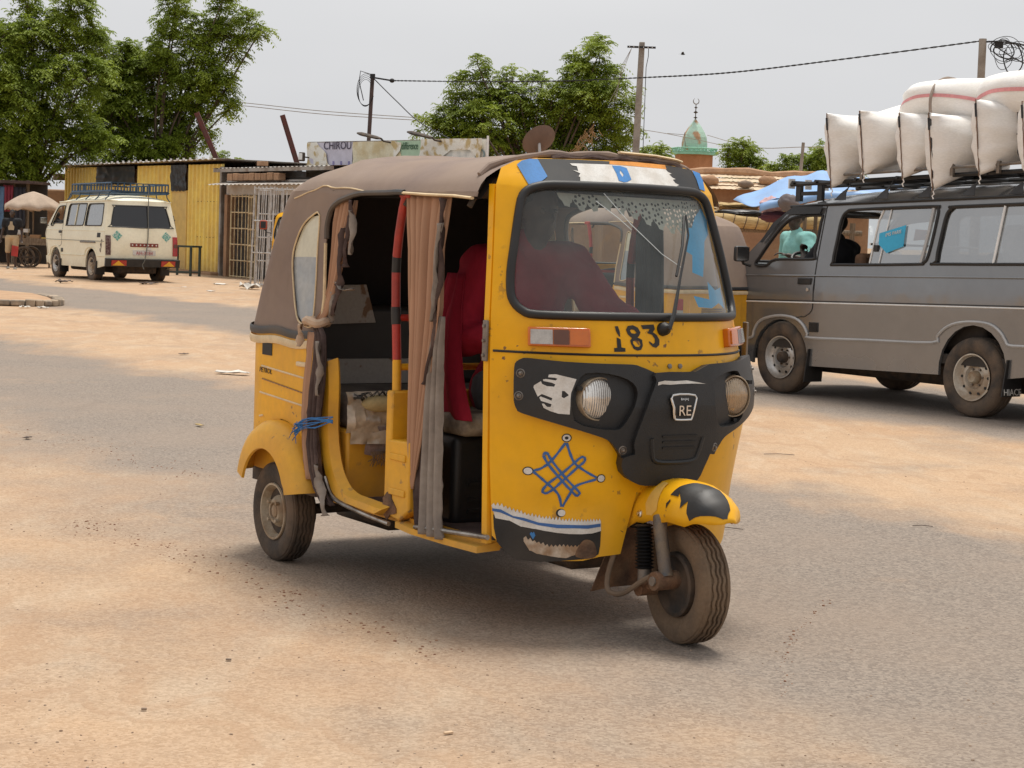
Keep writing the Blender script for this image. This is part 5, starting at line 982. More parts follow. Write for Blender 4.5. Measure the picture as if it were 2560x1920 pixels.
# sacks
SACK = M('white_woven_sack', (.89, .88, .86), .7, col2=(.85, .83, .79), vs=4, var=.05, bump=.25, bs=70, spec=.25, stretch=(1, 1, 3), rnd=.04, dust=.12, dcol=(.60, .48, .36)); THR = M('sack_thread', (.20, .12, .08), .9); PINK = M('pink_stripe', (.78, .34, .36), .7, var=.08); INK = M('black_ink', (.02, .02, .025), .7)
def vw(p): return Matrix.Rotation(VYAW, 3, 'Z') @ V3(p)+V3(VPOS)
def sack(end, axis, up, Ln, Hh, Th, label, seam=True, droop=.0, stripe=False, marks=False, seed=0):
    ax = V3(axis).normalized(); up = V3(up); up = (up-ax*up.dot(ax)).normalized(); sd = ax.cross(up); end = V3(end); rg = []; n = 28; rnd = random.Random(seed)
    fh = lambda t: Hh*(1-(.17 if seam else .10)*math.sin(math.pi*min(t*1.05, 1))**1.1); ft = lambda t: .012+Th*math.sin(math.pi*min(max(t*1.0, .0), 1))**.5
    for i in range(25):
        t = i/24; c = end+ax*Ln*t; h, w = fh(t), ft(t); ring = []
        for k in range(n):
            a = 2*math.pi*k/n; ca, sa = math.cos(a), math.sin(a); e = .88
            x = math.copysign(abs(ca)**e, ca)*w; y = math.copysign(abs(sa)**(.9 if seam else 1.0), sa)*h
            ear = droop*(1-t)**2*(-1 if sa < 0 else .25)*abs(sa)**3
            wr = .010*math.sin(a*9+t*4+seed)*math.exp(-t*5)+.007*math.sin(a*17+t*3+seed*2)*math.exp(-t*7)+.006*noise.noise(V3((t*6, a*2, seed)))+.010*math.sin(sa*30+seed)*math.exp(-t*9)*abs(ca)
            ring.append(c+sd*(x*(1+wr*3))+up*(y+ear)+ax*(.02*noise.noise(V3((a*3, seed, t))))+sd*wr)
        rg.append(ring)
    T = empty('sack', (0, 0, 0), label=label, category='sack', group='sacks on the grey minibus'); F2 = lambda mb, n_, m: mb.xf(vw).build(n_, m, T, sm=60)
    def pt(t, a, o=.004):
        i = min(23, int(t*24)); f = t*24-i; q = (a/(2*math.pi)*n) % n; k = int(q) % n; k2 = (k+1) % n; p = rg[i][k].lerp(rg[i+1][k], f).lerp(rg[i][k2].lerp(rg[i+1][k2], f), q-int(q)); c = end+ax*Ln*t; return p+(p-c).normalized()*o
    F2(MB().loft(rg), 'sack_body', SACK)
    if seam:
        F2(MB().tube([end-ax*.006+up*(Hh*q+droop*(-1 if q < 0 else .25)*abs(q)**3)+sd*.003*math.sin(q*20) for q in np.linspace(-1.02, 1.0, 15)], .0048, 5), 'seam', THR)
        b = end-up*(Hh+droop); F2(MB().tube([b, b-up*.03+sd*.01, b-up*.045-sd*.012, b-up*.07], .006, 5), 'knot', SACK)
        F2(MB().tube([end-ax*.010+up*(Hh*q) for q in (.55, .7, .9)], .009, 5), 'seam_end', INK)
    if stripe:
        for a0 in (-.38,):
            F2(MB().loft([[pt(t, a0+d, .006) for d in (.05, .12, .19)] for t in np.linspace(.02, .98, 30)], False), 'stripe', PINK)
    if marks:
        # printing on the face that looks away from the bus
        p = pt(.27, .01, .01); nrm = sd.copy()
        for dz, kind in ((.13, 'tri'), (.0, 'A'), (-.15, 'o')):
            q = p+up*dz+nrm*.004
            if kind == 'A': text('A', .13, 'printed_letter', INK, T, vw(q), Matrix.Rotation(VYAW, 3, 'Z') @ up, Matrix.Rotation(VYAW, 3, 'Z') @ (nrm.cross(up)), .001)
            elif kind == 'tri':
                tri = [q+up*.045-ax*.03, q-up*.045-ax*.03, q+ax*.05]; F2(MB().tube(tri, .004, 4, True), 'printed_triangle', INK); F2(MB().ball(q, (.012, .012, .012), 6, 5), 'printed_drop', INK)
            else: F2(MB().tube([q+(up*math.cos(a)+ax*math.sin(a))*.045 for a in np.linspace(0, 6.28, 16)], .005, 4, True), 'printed_ring', INK); F2(MB().tube([q-ax*.03, q+up*.02, q+ax*.03, q-up*.02], .005, 4), 'printed_sign', INK)
    return T
ends = [((1.815, .80, 2.225), .31, .04, 1), ((1.415, .80, 2.275), .28, .0, 2), ((.945, .80, 2.25), .27, .02, 3), ((.565, .84, 2.205), .29, .06, 4), ((.06, .84, 2.29), .31, .0, 5), ((-.42, .84, 2.27), .30, .0, 6)]
lbs = ['front white sack with a pink top fold, first in the row overhanging the grey minibus', 'second sack overhanging the grey minibus, black seam end and letter A', 'third sack of the overhanging row, stained yellow along its seam', 'fourth sack of the overhanging row, its bottom corner drooping lowest', 'fifth sack of the overhanging row, tallest, below the right heap', 'sixth sack of the overhanging row, cut by the photo edge']
for (e, h, dr_, sd_), lb in zip(ends, lbs): sack(e, (.05, -.99, .15), (0, .10, 1), 1.0, h, .225, lb, True, dr_, False, sd_ in (1, 2, 5), sd_)
sack((1.36, .30, 2.60), (-1, -.04, .03), (0, -.3, 1), 1.02, .20, .36, 'white sack with a pink stripe and tie strap lying on top of the load', False, 0, True, False, 11)
sack((.46, .34, 2.60), (-1, .04, .05), (0, -.3, 1), 1.05, .225, .36, 'swollen white sack at the upper right, faint pink band', False, 0, True, False, 12)
sack((1.62, .10, 2.42), (-1, .0, .08), (0, -.2, 1), 1.1, .20, .32, 'white sack half hidden behind the second and third overhanging sacks', False, 0, False, False, 13)
MB().tube([vw(p) for p in smooth([(.72, .66, 2.42), (.74, .685, 2.55), (.76, .66, 2.68), (.80, .56, 2.78), (.86, .36, 2.845), (.92, .1, 2.83)], 3, False)], .014, 6).build('tie_strap', M('brown_strap', (.28, .22, .18), .8), None, label='brown strap tied over the pink-striped top sack', category='strap')
# driver of the grey minibus
MINT = M('mint_shirt', (.30, .62, .58), .85, col2=(.24, .54, .51), vs=5, var=.05)
vd = person('person', dict(pelvis=(1.95, .40, .94), chest=(2.02, .40, 1.24), neck=(2.05, .40, 1.42), head=(2.08, .40, 1.54), shL=(2.06, .59, 1.34), elL=(2.22, .66, 1.14), wrL=(2.38, .52, 1.27), hdL=(.5, -.25, .6), upL=(.6, .3, -.4), shR=(2.06, .21, 1.34), elR=(2.22, .16, 1.14), wrR=(2.38, .30, 1.27), hdR=(.5, .2, .6), hipL=(1.98, .50, .92), kneeL=(2.38, .52, .95), ankL=(2.52, .52, .62), hipR=(1.98, .30, .92), kneeR=(2.38, .28, .95), ankR=(2.52, .28, .62)),
    shirt=M('dark_shirt', (.02, .02, .024), .9), shirt_arm=.6, pants=VIN, pants_leg=1.8, curl=1.1, label='driver in dark clothes gripping the steering wheel of the grey minibus', category='person')
vd.location = VPOS; vd.rotation_euler = (0, 0, VYAW)
# cream minibus
CPOS, CYAW = (-8.70793, 43.00474, 0), R(122.82)
cvn, B, S, RFN, FFN, side, rear = make_van(VCREAM, -.86, .006, [W1, W2(-.56), DW], CTRIM, CTRIM, True)
cvn.location = CPOS; cvn.rotation_euler = (0, 0, CYAW); cvn['label'] = 'cream minibus seen from behind, blue roof rack, parked by the yellow shed'; cvn['category'] = 'minibus'
for s in (-1, 1):
    for w in (W1, W2(-.56)): B(sheet(w, S(s, -.012), (), .2, 0, 0), 'window_pane', VGL, side[s]); B(sheet([(a*.97+.02, z*.97+.045) for a, z in w], S(s, -.05), (), .1, 0, 0), 'lace_curtain', CURT, side[s])
    B(MB().tube([S(s, 0)(x, z)[0] for x, z in [(1.14, 1.22), (1.10, 1.70)]], .012, 6), 'window_divider', CTRIM, side[s])
B(MB().tube([S(1, .004)(x, .86)[0] for x in (.65, .3, -.1, -.28)], .022, 6), 'door_runner', STEEL, side[1]); B(sheet([(-.36, .97), (-.56, .97), (-.56, 1.07), (-.36, 1.07)], S(1, .003), (), .3, .006), 'fuel_flap_hole', BLK, side[1])
for a, z, r in ((-.62, .80, .08), (-.58, .70, .06), (-.66, .90, .05)): B(sheet(smooth([(a+r*random.uniform(.5, 1.2)*math.cos(t), z+r*random.uniform(.5, 1.2)*math.sin(t)) for t in np.linspace(0, 5.6, 8)], 2), S(1, .003), (), .3, .004), 'bare_dent', M('bare_body_filler', (.30, .26, .21), .8, col2=(.08, .07, .06), vs=20), side[1])
for s in (-1, 1):
    tl = B(sheet([(s*.72, .60), (s*.83, .60), (s*.83, 1.02), (s*.72, 1.02)], RFN, (), .1, .03, .02), 'tail_lamp', REDL if s < 0 else M('broken_lamp', (.07, .02, .02), .5, col2=(.20, .15, .13), vs=30), rear, label='intact red tail lamp' if s < 0 else 'broken dark tail lamp')
    if s < 0: B(sheet([(s*.735, .78), (s*.82, .78), (s*.82, .86), (s*.735, .86)], RFN, (), .1, .01, .026), 'lens', DKAM, tl)
    dm_ = B(sheet([(s*.57-.115, 1.02), (s*.57, .905), (s*.57+.115, 1.02), (s*.57, 1.135)], RFN, (), .1, .004, .006), 'green_sticker', M('green_sticker', (.05, .30, .24), .6, col2=(.45, .55, .48), vs=40, vlo=.48, vhi=.52), rear)
    B(sheet([(s*.40, .385), (s*.72, .385), (s*.72, .50), (s*.40, .50)], RFN, (), .2, .02, .14), 'reflector_board', REDL, rear)
    B(sheet([(s*.44, .39), (s*.58, .495), (s*.70, .39)], RFN, (), .2, .012, .148), 'reflector_stripe', M('yellow_reflector', (.72, .38, .03), .4), rear)
B(sheet([(-.84, .36), (.84, .36), (.84, .53), (-.84, .53)], RFN, (), .2, .12, .12), 'rear_bumper', BLKP, rear, bev=.02)
B(sheet([(-.37, .785), (.28, .785), (.28, .865), (-.37, .865)], RFN, (), .2, .01, .012), 'light_bar', M('dark_red_bar', (.22, .035, .02), .5), rear)
for i in range(7): B(sheet(disc((-.32+.092*i, .825), .018, 8), RFN, (), .3, .006, .018), 'white_stud', WHTP, rear)
B(sheet([(-.31, .60), (.22, .60), (.22, .715), (-.31, .715)], RFN, (), .2, .01, .010), 'number_plate', WHTP, rear)
p = RFN(-.045, .66)[0]; text('AH-3184', .105, 'plate_lettering', M('plate_red', (.5, .12, .12), .6), rear, p+V3((-.02, 0, 0)), (0, -1, 0), (0, 0, 1), .001)
B(MB().box(RFN(-.15, .745)[0], (.06, .10, .05)), 'plate_lamp', WHTP, rear)
B(sheet([(-.845, .80), (-.86, 1.0), (-.80, 1.5), (-.83, 1.5), (-.90, 1.0), (-.885, .80)], lambda y, z: (V3((-.72+.12*(z-.8), y, z)), V3((-1, 0, 0))), (), .4, .02), 'ladder_stile', BLKP, rear)
for i in range(4): B(MB().cyl((-.70+.02*i, -.86, .95+.15*i), (-.52+.02*i, -.83, .95+.15*i), .012, n=8), 'ladder_rung', BLKP, rear)
BLR = M('blue_rack_paint', (.025, .07, .13), .5, var=.12)
RKC = B(MB().tube([(1.75, -.66, 1.975), (1.75, .66, 1.975), (-.70, .66, 1.985), (-.70, -.66, 1.985)], .035, 4, True), 'roof_rack', BLR)
B(MB().tube([(1.75, -.66, 2.15), (1.75, .66, 2.15), (-.70, .66, 2.17), (-.70, -.66, 2.17)], .018, 4, True), 'rack_rail', BLR, RKC)
for i in range(15):
    x = -.70+2.45*i/14
    for y in (-.66, .66): B(MB().box((x, y, 2.07), (.03, .02, .19)), 'rack_upright', BLR, RKC)
for i in range(1, 9):
    y = -.66+1.32*i/9
    for x in (-.70, 1.75): B(MB().box((x, y, 2.07), (.02, .03, .19)), 'rack_upright', BLR, RKC)
for i in range(6): B(MB().lohi((-.62+.42*i, -.65, 1.965), (-.50+.42*i, .65, 1.985)), 'rack_plank', BLR, RKC)
for x in (-.6, .0, .6, 1.2, 1.75):
    for s in (-1, 1): B(MB().tube([(x, s*.66, 1.97), (x, s*.68, 1.88), (x+.03, s*.755, 1.80)], .013, 6), 'rack_leg', BLR, RKC)
B(MB().tube([(2.02, -.62, 1.94), (2.02, .62, 1.94)], .016, 6), 'rack_rail', BLR, RKC)
for y in (-.6, .6): B(MB().tube([(2.02, y, 1.94), (2.04, y*1.08, 1.80)], .014, 6), 'rack_leg', BLR, RKC); B(MB().tube([(2.02, y, 1.94), (1.75, y, 1.98)], .014, 6), 'rack_rail', BLR, RKC)
B(MB().tube(smooth([(-.70, -.19, 2.16), (-.76, -.18, 1.85), (-.80, -.16, 1.5), (-.90, -.13, 1.0), (-1.02, -.02, .52), (-1.0, .03, .40), (-1.03, .0, .30)], 3, False), .011, 6), 'rope', M('grey_rope', (.16, .16, .14), .9), RKC)
# ------------------------------------------------------------------ people in the background
mp_ = person('person', dict(pelvis=(0, 0, .95), chest=(.02, 0, 1.30), neck=(.02, 0, 1.50), head=(.04, 0, 1.63), shL=(0, .21, 1.43), elL=(.10, .33, 1.20), wrL=(.27, .24, 1.25), shR=(0, -.21, 1.43), elR=(-.02, -.26, 1.15), wrR=(.06, -.24, .92), hipL=(0, .10, .92), kneeL=(.02, .11, .50), ankL=(0, .11, .085), hipR=(0, -.10, .92), kneeR=(.0, -.11, .50), ankR=(0, -.11, .085)),
    shirt=MINT, shirt_arm=.8, pants=M('dark_trousers', (.03, .03, .035), .9), pants_leg=1.85, shoe=BLKR, label='person in a mint green shirt seen through the front door window of the grey minibus', category='person')
mp_.location = (2.98, 20.45, 0); mp_.rotation_euler = (0, 0, R(205))
K_ = .88
def kk(d): return {a: (tuple(q*K_ for q in b) if not a.startswith(('hd', 'up', 'toe')) else b) for a, b in d.items()}
pd = person('person', kk(dict(pelvis=(0, 0, .95), chest=(.02, 0, 1.30), neck=(.02, 0, 1.50), head=(.03, 0, 1.63), shL=(0, .21, 1.43), elL=(-.03, .27, 1.14), wrL=(.08, .29, .90), shR=(0, -.21, 1.43), elR=(-.04, -.28, 1.14), wrR=(.06, -.32, .88), hipL=(0, .10, .92), kneeL=(.10, .11, .50), ankL=(.10, .12, .085), hipR=(0, -.10, .92), kneeR=(.06, -.11, .50), ankR=(-.12, -.12, .10))), vox=.016, k=K_,
    shirt=M('black_tee', (.014, .014, .017), .9), shirt_arm=.5, pants=M('beige_shorts', (.50, .37, .22), .9), pants_leg=.9, shoe=M('pale_slippers', (.45, .42, .36), .8), label='pedestrian in black T-shirt and beige shorts walking by the market cart', category='person')
pd.location = (-13.05, 49.75, 0); pd.rotation_euler = (0, 0, R(-85))
sheet([(-.07, 1.02), (.07, 1.02), (.08, 1.11), (.04, 1.16), (.03, 1.24), (-.03, 1.24), (-.04, 1.16), (-.08, 1.11)], lambda y, z: (V3((.165, y, z)), V3((1, 0, 0))), (), .3, .004).build('shirt_print', M('pale_print', (.45, .36, .24), .9), pd)
rb_ = sheet([(-.10, .46), (.06, .44), (.08, .70), (-.08, .73)], lambda y, z: (V3((-12.92+y, 49.55, z-.10)), V3((0, -1, 0))), (), .3, .05).build('red_bag', M('red_packet', (.42, .03, .025), .6, var=.1), None, label='small red packet carried by the pedestrian in beige shorts', category='bag')
vp = person('person', kk(dict(pelvis=(0, 0, .95), chest=(.03, 0, 1.30), neck=(.05, 0, 1.50), head=(.10, 0, 1.62), shL=(.02, .21, 1.43), elL=(.12, .26, 1.16), wrL=(.32, .18, 1.08), shR=(.02, -.21, 1.43), elR=(.12, -.26, 1.16), wrR=(.32, -.18, 1.08), hipL=(0, .10, .92), kneeL=(.02, .11, .50), ankL=(0, .11, .085), hipR=(0, -.10, .92), kneeR=(.0, -.11, .50), ankR=(0, -.11, .085))), vox=.016, k=K_,
    shirt=bpy.data.materials['black_tee'], shirt_arm=1.6, pants=bpy.data.materials['dark_trousers'], pants_leg=1.85, shoe=BLKR, label='vendor in dark clothes standing under the beige parasol of the cart', category='person')
vp.location = (-12.55, 52.75, 0); vp.rotation_euler = (0, 0, R(160))

# ------------------------------------------------------------------ yellow corrugated shed
YSH = M('yellow_sheet_metal', (.90, .71, .18), .5, col2=(.85, .63, .15), vs=1.5, var=.06, dust=.4, dcol=(.55, .35, .16), dz=(0, .9, .75)); GSH = M('grey_sheet_metal', (.40, .39, .37), .5, .5, col2=(.24, .20, .17), vs=2.5, var=.1, dust=.3)
BTARP = M('black_tarp', (.022, .023, .026), .4, var=.15, bump=.1, bs=20)
def corrug(L_, H_, per, dep,  mat, name, par, x0=0, z0=0, y=0, hole=None):
    prof = []; n = int(round(L_/per))
    for i in range(n):
        b = x0+i*per; prof += [(b, 0), (b+per*.50, 0), (b+per*.60, dep), (b+per*.90, dep), (b+per, 0)]
    rr = [[V3((x, y-d, z)) for x, d in prof] for z in (z0, z0+H_)]
    return MB().loft(rr, False).build(name, mat, par, sm=0)
SA, SB = V3((-7.72, 50.5, 0)), V3((-14.15, 60.1, 0)); SL = (SB-SA).length; SDIR = (SA-SB).normalized()
shed = empty('metal_shed', SB, math.atan2(SDIR.y, SDIR.x), label='yellow corrugated metal shed behind the cream minibus', category='shed')   # local x runs from the far left end to the near right end; -y faces the road
xs_ = [0, 1.2, 2.2, 3.35, 4.7, 5.9, 7.1, 7.95]
# local distances: black tarp windows
T1, T2 = (2.84, 5.75), (8.30, 9.27)
for a_, b_, h_ in ((0, .95, 2.88), (.95, 1.9, 2.88), (1.9, 2.84, 2.88), (2.84, 3.8, 2.40), (3.8, 4.78, 2.40), (4.78, 5.75, 2.40), (5.75, 6.6, 2.88), (6.6, 7.45, 2.88), (7.45, 8.3, 2.88), (9.27, 10.02, 2.88), (10.02, 10.8, 2.88), (10.8, SL, 2.88)):
    n_ = max(1, round((b_-a_)/.25)); corrug(b_-a_, h_, (b_-a_)/n_, .055, YSH, 'wall_sheet', shed, a_, .05)
MB().lohi((8.30, -.03, .05), (9.27, .0, 2.2)).build('flat_sheet', M('pale_yellow_sheet', (.70, .50, .16), .5, var=.05, dust=.3, dcol=(.5, .33, .17), dz=(0, .8, .7)), shed)
MB().lohi((8.26, -.05, 2.19), (9.30, .02, 2.24)).build('window_sill', bpy.data.materials['pale_yellow_sheet'], shed)
def tarp(x0, x1, z0, z1, name, par, seed, y=-.06):
    rr = []
    for i in range(17):
        z = z0+(z1-z0)*i/16; rr.append([V3((x0+(x1-x0)*j/22+.02*math.sin(z*9)*(j in (0, 22)), y-.05*abs(noise.noise(V3((j*.35, z*4, seed))))-.03*abs(noise.noise(V3((j*.9, z*9, seed+4)))), z+.015*math.sin(j*1.3)*(i == 0))) for j in range(23)])
    return MB().loft(rr, False).build(name, BTARP, par, sm=50)
tarp(T1[0]-.05, T1[1], 2.40, 2.93, 'window_tarp', shed, 1); tarp(8.28, 9.30, 2.22, 2.93, 'window_tarp', shed, 2)
MB().lohi((.0, .03, 0), (SL, 3.6, 2.85)).build('inner_wall', MUDW, shed)
MB().lohi((SL-.02, -.1, 0), (SL+.05, 3.2, 2.85)).build('end_sheet', GSH, shed)
MB().lohi((SL-.12, -.07, 0), (SL+.06, -.045, 2.86)).build('corner_strip', GSH, shed)
rr = []
for yy in (-.35, 4.0): rr.append([V3((x, yy, 2.955+.03*(1 if (i % 4) in (1, 2) else 0)+(-.0)+.006*x)) for i, x in enumerate(np.arange(-.5, SL+.3, .09))])
rf_ = MB().loft(rr, False).build('roof_sheet', GSH, shed, sm=0); m_ = rf_.modifiers.new('s', 'SOLIDIFY'); m_.thickness = .012
for i in range(28): x = .1+i*(SL-.2)/27; MB().box((x, -.36, 3.00+.006*x), (.035, .05, .07)).build('roof_hook', VTRIM, shed)
for z in (1.0, 1.95):
    for i in range(8):
        MB().box((SL-.1-i*.2, -.045, z), (.02, .02, .02)).build('fixing', RUSTY, shed)
MB().lohi((-.5, -.2, 2.55), (-.02, .1, 2.75)).build('beam_end', WOOD, shed)
MB().lohi((-.2, -.35, -.05), (SL, -.02, .10)).build('mud_plinth', MUDW, shed, bev=.05)
# steel beams leaning up from behind
REDST = M('red_oxide_steel', (.13, .030, .024), .6, col2=(.10, .04, .03), vs=8, var=.12)
def ibeam(a, b, w, lb):
    a, b = V3(a), V3(b); T = empty('steel_beam', label=lb, category='beam', group='leaning steel beams'); d = b-a; x, y = frame(d)
    for o, q in ((-.062, 'flange'), (.062, 'flange'), (0, 'web')):
        t = (.07, .014) if q == 'flange' else (.014, .12); rg = [[p+x*(u*t[0]/2)+y*(o+v*t[1]/2) for u, v in ((-1, -1), (1, -1), (1, 1), (-1, 1))] for p in (a, b)]
        MB().loft(rg).build(q, REDST, T)
ibeam((-7.05, 54.2, 0), (-9.07, 54.0, 4.44), .1, 'left leaning red steel beam beside the tree'); ibeam((-5.12, 53.5, 0), (-6.55, 53, 4.40), .1, 'right leaning red steel beam near the billboard')
# ------------------------------------------------------------------ white-walled shop with gates
WW = M('white_wash', (.62, .60, .57), .9, col2=(.48, .43, .38), vs=2, var=.06, dust=.25)
shop = empty('shop', (0, 0, 0), label='low white-walled shop with brick-weighted tin awning beside the yellow shed', category='shop')
QA, QB = V3((-7.62, 50.0, 0)), V3((-4.2, 44.6, 0)); qd = (QB-QA).normalized(); qn = V3((qd.y, -qd.x, 0)); qL = (QB-QA).length
def Q(s, o, z): return QA+qd*s+qn*o+V3((0, 0, z))   # o positive towards the road
if qn.y > 0: qn = -qn
def qbox(s0, s1, o0, o1, z0, z1, name, mat, par=shop, **k):
    v = [Q(s, o, z) for z in (z0, z1) for s, o in ((s0, o0), (s1, o0), (s1, o1), (s0, o1))]
    return MB().add(v, [(3, 2, 1, 0), (4, 5, 6, 7), (0, 1, 5, 4), (1, 2, 6, 5), (2, 3, 7, 6), (3, 0, 4, 7)]).build(name, mat, par, **k)
qbox(0, qL, -.25, -.05, 2.12, 2.50, 'lintel', WW); qbox(0, .18, -.25, 0, 0, 2.13, 'wall', MUDW); qbox(.95, qL, -.25, -.05, 0, 2.13, 'wall', VIN); qbox(0, qL, -2.5, -2.4, 0, 2.6, 'back_wall', VIN); qbox(-.2, qL, -2.5, -.1, 2.50, 2.55, 'ceiling', VIN)  # near-black walls and ceiling paint the dark interior behind the gates
rr = [[Q(s, o, z+.012*math.sin(s*26)) for s in np.arange(.0, qL, .05)] for o, z in ((.50, 2.36), (-.1, 2.46))]
MB().loft(rr, False).build('awning', GSH, shop, sm=0)
rr = [[Q(s, o, z+.010*math.sin(s*26)) for s in np.arange(-.5, qL, .05)] for o, z in ((.15, 2.80), (-3.0, 2.98))]
MB().loft(rr, False).build('upper_roof', GSH, shop, sm=0)
qbox(-.4, qL, .10, .16, 2.70, 2.79, 'fascia_board', GSH)
for i, s in enumerate((.62, .98, 1.30, 1.62, 1.95, 2.30, 2.66, 3.0, 3.4)):
    qbox(s, s+.30+.03*math.sin(i*3), .02, .22, 2.475+.005*(i % 2), 2.65+.01*math.sin(i*2), 'brick', CLAY, bev=.012)
qbox(1.05, 1.33, -.6, -.4, 2.88, 2.99, 'brick', CLAY, bev=.012)
# gates
def gate(a, b, z1, nv, nh, mat, lb, lean=0., rr_=.022):
    a, b = V3(a), V3(b); T = empty('gate', label=lb, category='gate', group='barred metal gates of the shop'); d = b-a; nn = V3((d.y, -d.x, 0)).normalized(); nn = nn if nn.y > 0 else -nn; P = lambda t, z: a+d*t+V3((0, 0, z))+nn*lean*z
    for i in range(nv): MB().cyl(P(i/(nv-1), .02), P(i/(nv-1), z1), rr_ if i in (0, nv-1) else rr_*.62, n=6).build('bar', mat, T)
    for i in range(nh): z = .05+(z1-.1)*i/(nh-1); MB().cyl(P(0, z), P(1, z), rr_*.8, n=6).build('rail', mat, T)
CG = M('cream_gate_paint', (.62, .50, .30), .6, col2=(.45, .32, .18), vs=8, var=.1); WG = M('white_gate_paint', (.52, .51, .50), .6, col2=(.38, .34, .30), vs=8, var=.1)
gate((-7.32, 49.2, 0), (-6.62, 48.2, 0), 2.13, 7, 6, CG, 'cream barred gate next to the yellow shed'); gate((-6.72, 48.1, 0), (-6.50, 47.8, 0), 2.1, 4, 6, CG, 'narrow cream gate leaf behind the leaning white gates')
gate((-5.92, 42.9, 0), (-5.42, 42.4, 0), 2.23, 6, 4, WG, 'white barred gate panel leaning nearest the road', .03); gate((-5.55, 43.0, 0), (-4.55, 42.3, 0), 2.23, 9, 3, WG, 'white barred gate panel half behind the rickshaw canopy', .03); gate((-5.85, 43.3, 0), (-5.25, 42.8, 0), 2.20, 6, 5, WG, 'white barred gate panel leaning behind the nearest one', .02)
# low building that carries billboard and dish, mostly behind the rickshaw
lowb = empty('mud_house', (0, 0, 0), label='low mud-walled house behind the billboard', category='house')
MB().lohi((-4.3, 48.5, 0), (2.2, 54, 2.75)).build('wall', MUDW, lowb, bev=.05); MB().lohi((-4.5, 48.3, 2.75), (2.4, 54.2, 2.87)).build('roof', MUDW, lowb, bev=.03)
# ------------------------------------------------------------------ billboard
bb = empty('billboard', (0, 0, 0), label='long billboard of torn posters above the rickshaw canopy', category='billboard')
BA, BB = V3((-5.65, 51.3, 0)), V3((-.78, 46.0, 0)); bd = (BB-BA).normalized(); bn = V3((bd.y, -bd.x, 0)); bn = bn if bn.y < 0 else -bn; bL = (BB-BA).length
def PB(s, z, o=0): return BA+bd*s+bn*o+V3((0, 0, z))
def bs(poly, name, mat, o, th=.004, wav=0., seed=0): return sheet(poly, lambda s, z: (PB(s, z, o+wav*noise.noise(V3((s*2.2, z*3, seed)))), bn), (), .15, th).build(name, mat, bb, sm=60)
TORN = M('torn_poster_paper', (.76, .74, .67), .85, col2=(.52, .40, .20), vs=4.5, vlo=.50, vhi=.62, var=.08); YEP = M('yellowed_paper', (.72, .67, .50), .85, col2=(.60, .50, .30), vs=2.5, var=.08); GRP = M('green_poster', (.42, .58, .42), .7, var=.05); WHPO = M('white_poster', (.74, .74, .70), .7, col2=(.50, .52, .50), vs=4, var=.06); LIL = M('lilac_poster', (.58, .56, .66), .7, var=.05)
qs = [0, 1.95, 3.35, 4.35, bL]
bs([(0, 2.45), (bL, 2.45), (bL, 3.62), (0, 3.62)], 'backing_board', GSH, -.02, .03)
bs([(.02, 2.5), (1.95, 2.5), (1.95, 3.59), (.02, 3.59)], 'poster', LIL, .0); bs([(.02, 2.5), (1.50, 2.5), (1.38, 2.8), (.95, 3.05), (.88, 3.3), (.55, 3.5), (.45, 3.60), (.02, 3.60)], 'torn_poster', TORN, .03, .004, .05, 1)
p = PB(1.33, 3.50, .02); text('CHIROU', .30, 'poster_lettering', M('dark_ink', (.06, .05, .08), .7), bb, p, bd, (0, 0, 1), .002, 0, 1.05)
for i in range(8): bs([(1.02+.11*i, 2.75), (1.09+.11*i, 2.75), (1.09+.11*i, 3.0+.12*math.sin(i*2.1)), (1.02+.11*i, 3.0+.12*math.sin(i*2.1))], 'poster_picture', M('poster_blue_%d' % i, (.2+.04*(i % 3), .22, .42), .7), .012)
bs([(1.97, 2.5), (3.95, 2.5), (3.98, 3.2), (3.9, 3.4), (3.7, 3.6), (1.97, 3.59)], 'torn_poster', YEP, .02, .004, .05, 2); bs([(3.5, 3.62), (4.0, 3.55), (3.95, 3.35), (3.75, 3.15), (3.70, 3.4)], 'torn_flap', TORN, .06, .004, .06, 3)
bs([(3.75, 2.5), (4.72, 2.5), (4.72, 3.6), (3.75, 3.6)], 'poster', GRP, .005); text('différence', .26, 'poster_lettering', M('green_ink', (.03, .10, .05), .7), bb, PB(4.30, 3.46, .02), bd, (0, 0, 1), .002, 0, .62)
for i in range(7): bs([(3.85+.11*i, 2.9), (3.92+.11*i, 2.9), (3.92+.11*i, 3.12+.08*math.sin(i*1.7)), (3.85+.11*i, 3.12+.08*math.sin(i*1.7))], 'poster_picture', M('poster_grey_%d' % i, (.22, .30+.03*(i % 3), .42), .7), .014)
bs([(4.74, 2.5), (bL-.04, 2.5), (bL-.04, 3.6), (4.74, 3.6)], 'poster', WHPO, .005); bs([(4.72, 3.0), (5.0, 3.2), (5.5, 3.15), (5.9, 3.35), (6.6, 3.35), (7.0, 3.1), (7.1, 3.62), (4.72, 3.63)], 'torn_flap', TORN, .06, .004, .10, 5)
text('O', .40, 'poster_lettering', M('grey_ink', (.20, .28, .30), .7), bb, PB(6.95, 3.22, .025), bd, (0, 0, 1), .002, 0, 1.3)
MB().tube([PB(bL, 2.4, .0), PB(bL, 3.68, .0)], .03, 6).build('frame_post', VTRIM, bb); MB().tube([PB(bL, 3.6, 0), PB(bL+.1, 2.9, -.6)], .025, 6).build('brace', DARKM, bb)
for s in (.15, 2.3, 4.7, bL-.1): MB().cyl(PB(s, 0, -.06), PB(s, 2.6, -.06), .04, n=8).build('frame_post', DARKM, bb)
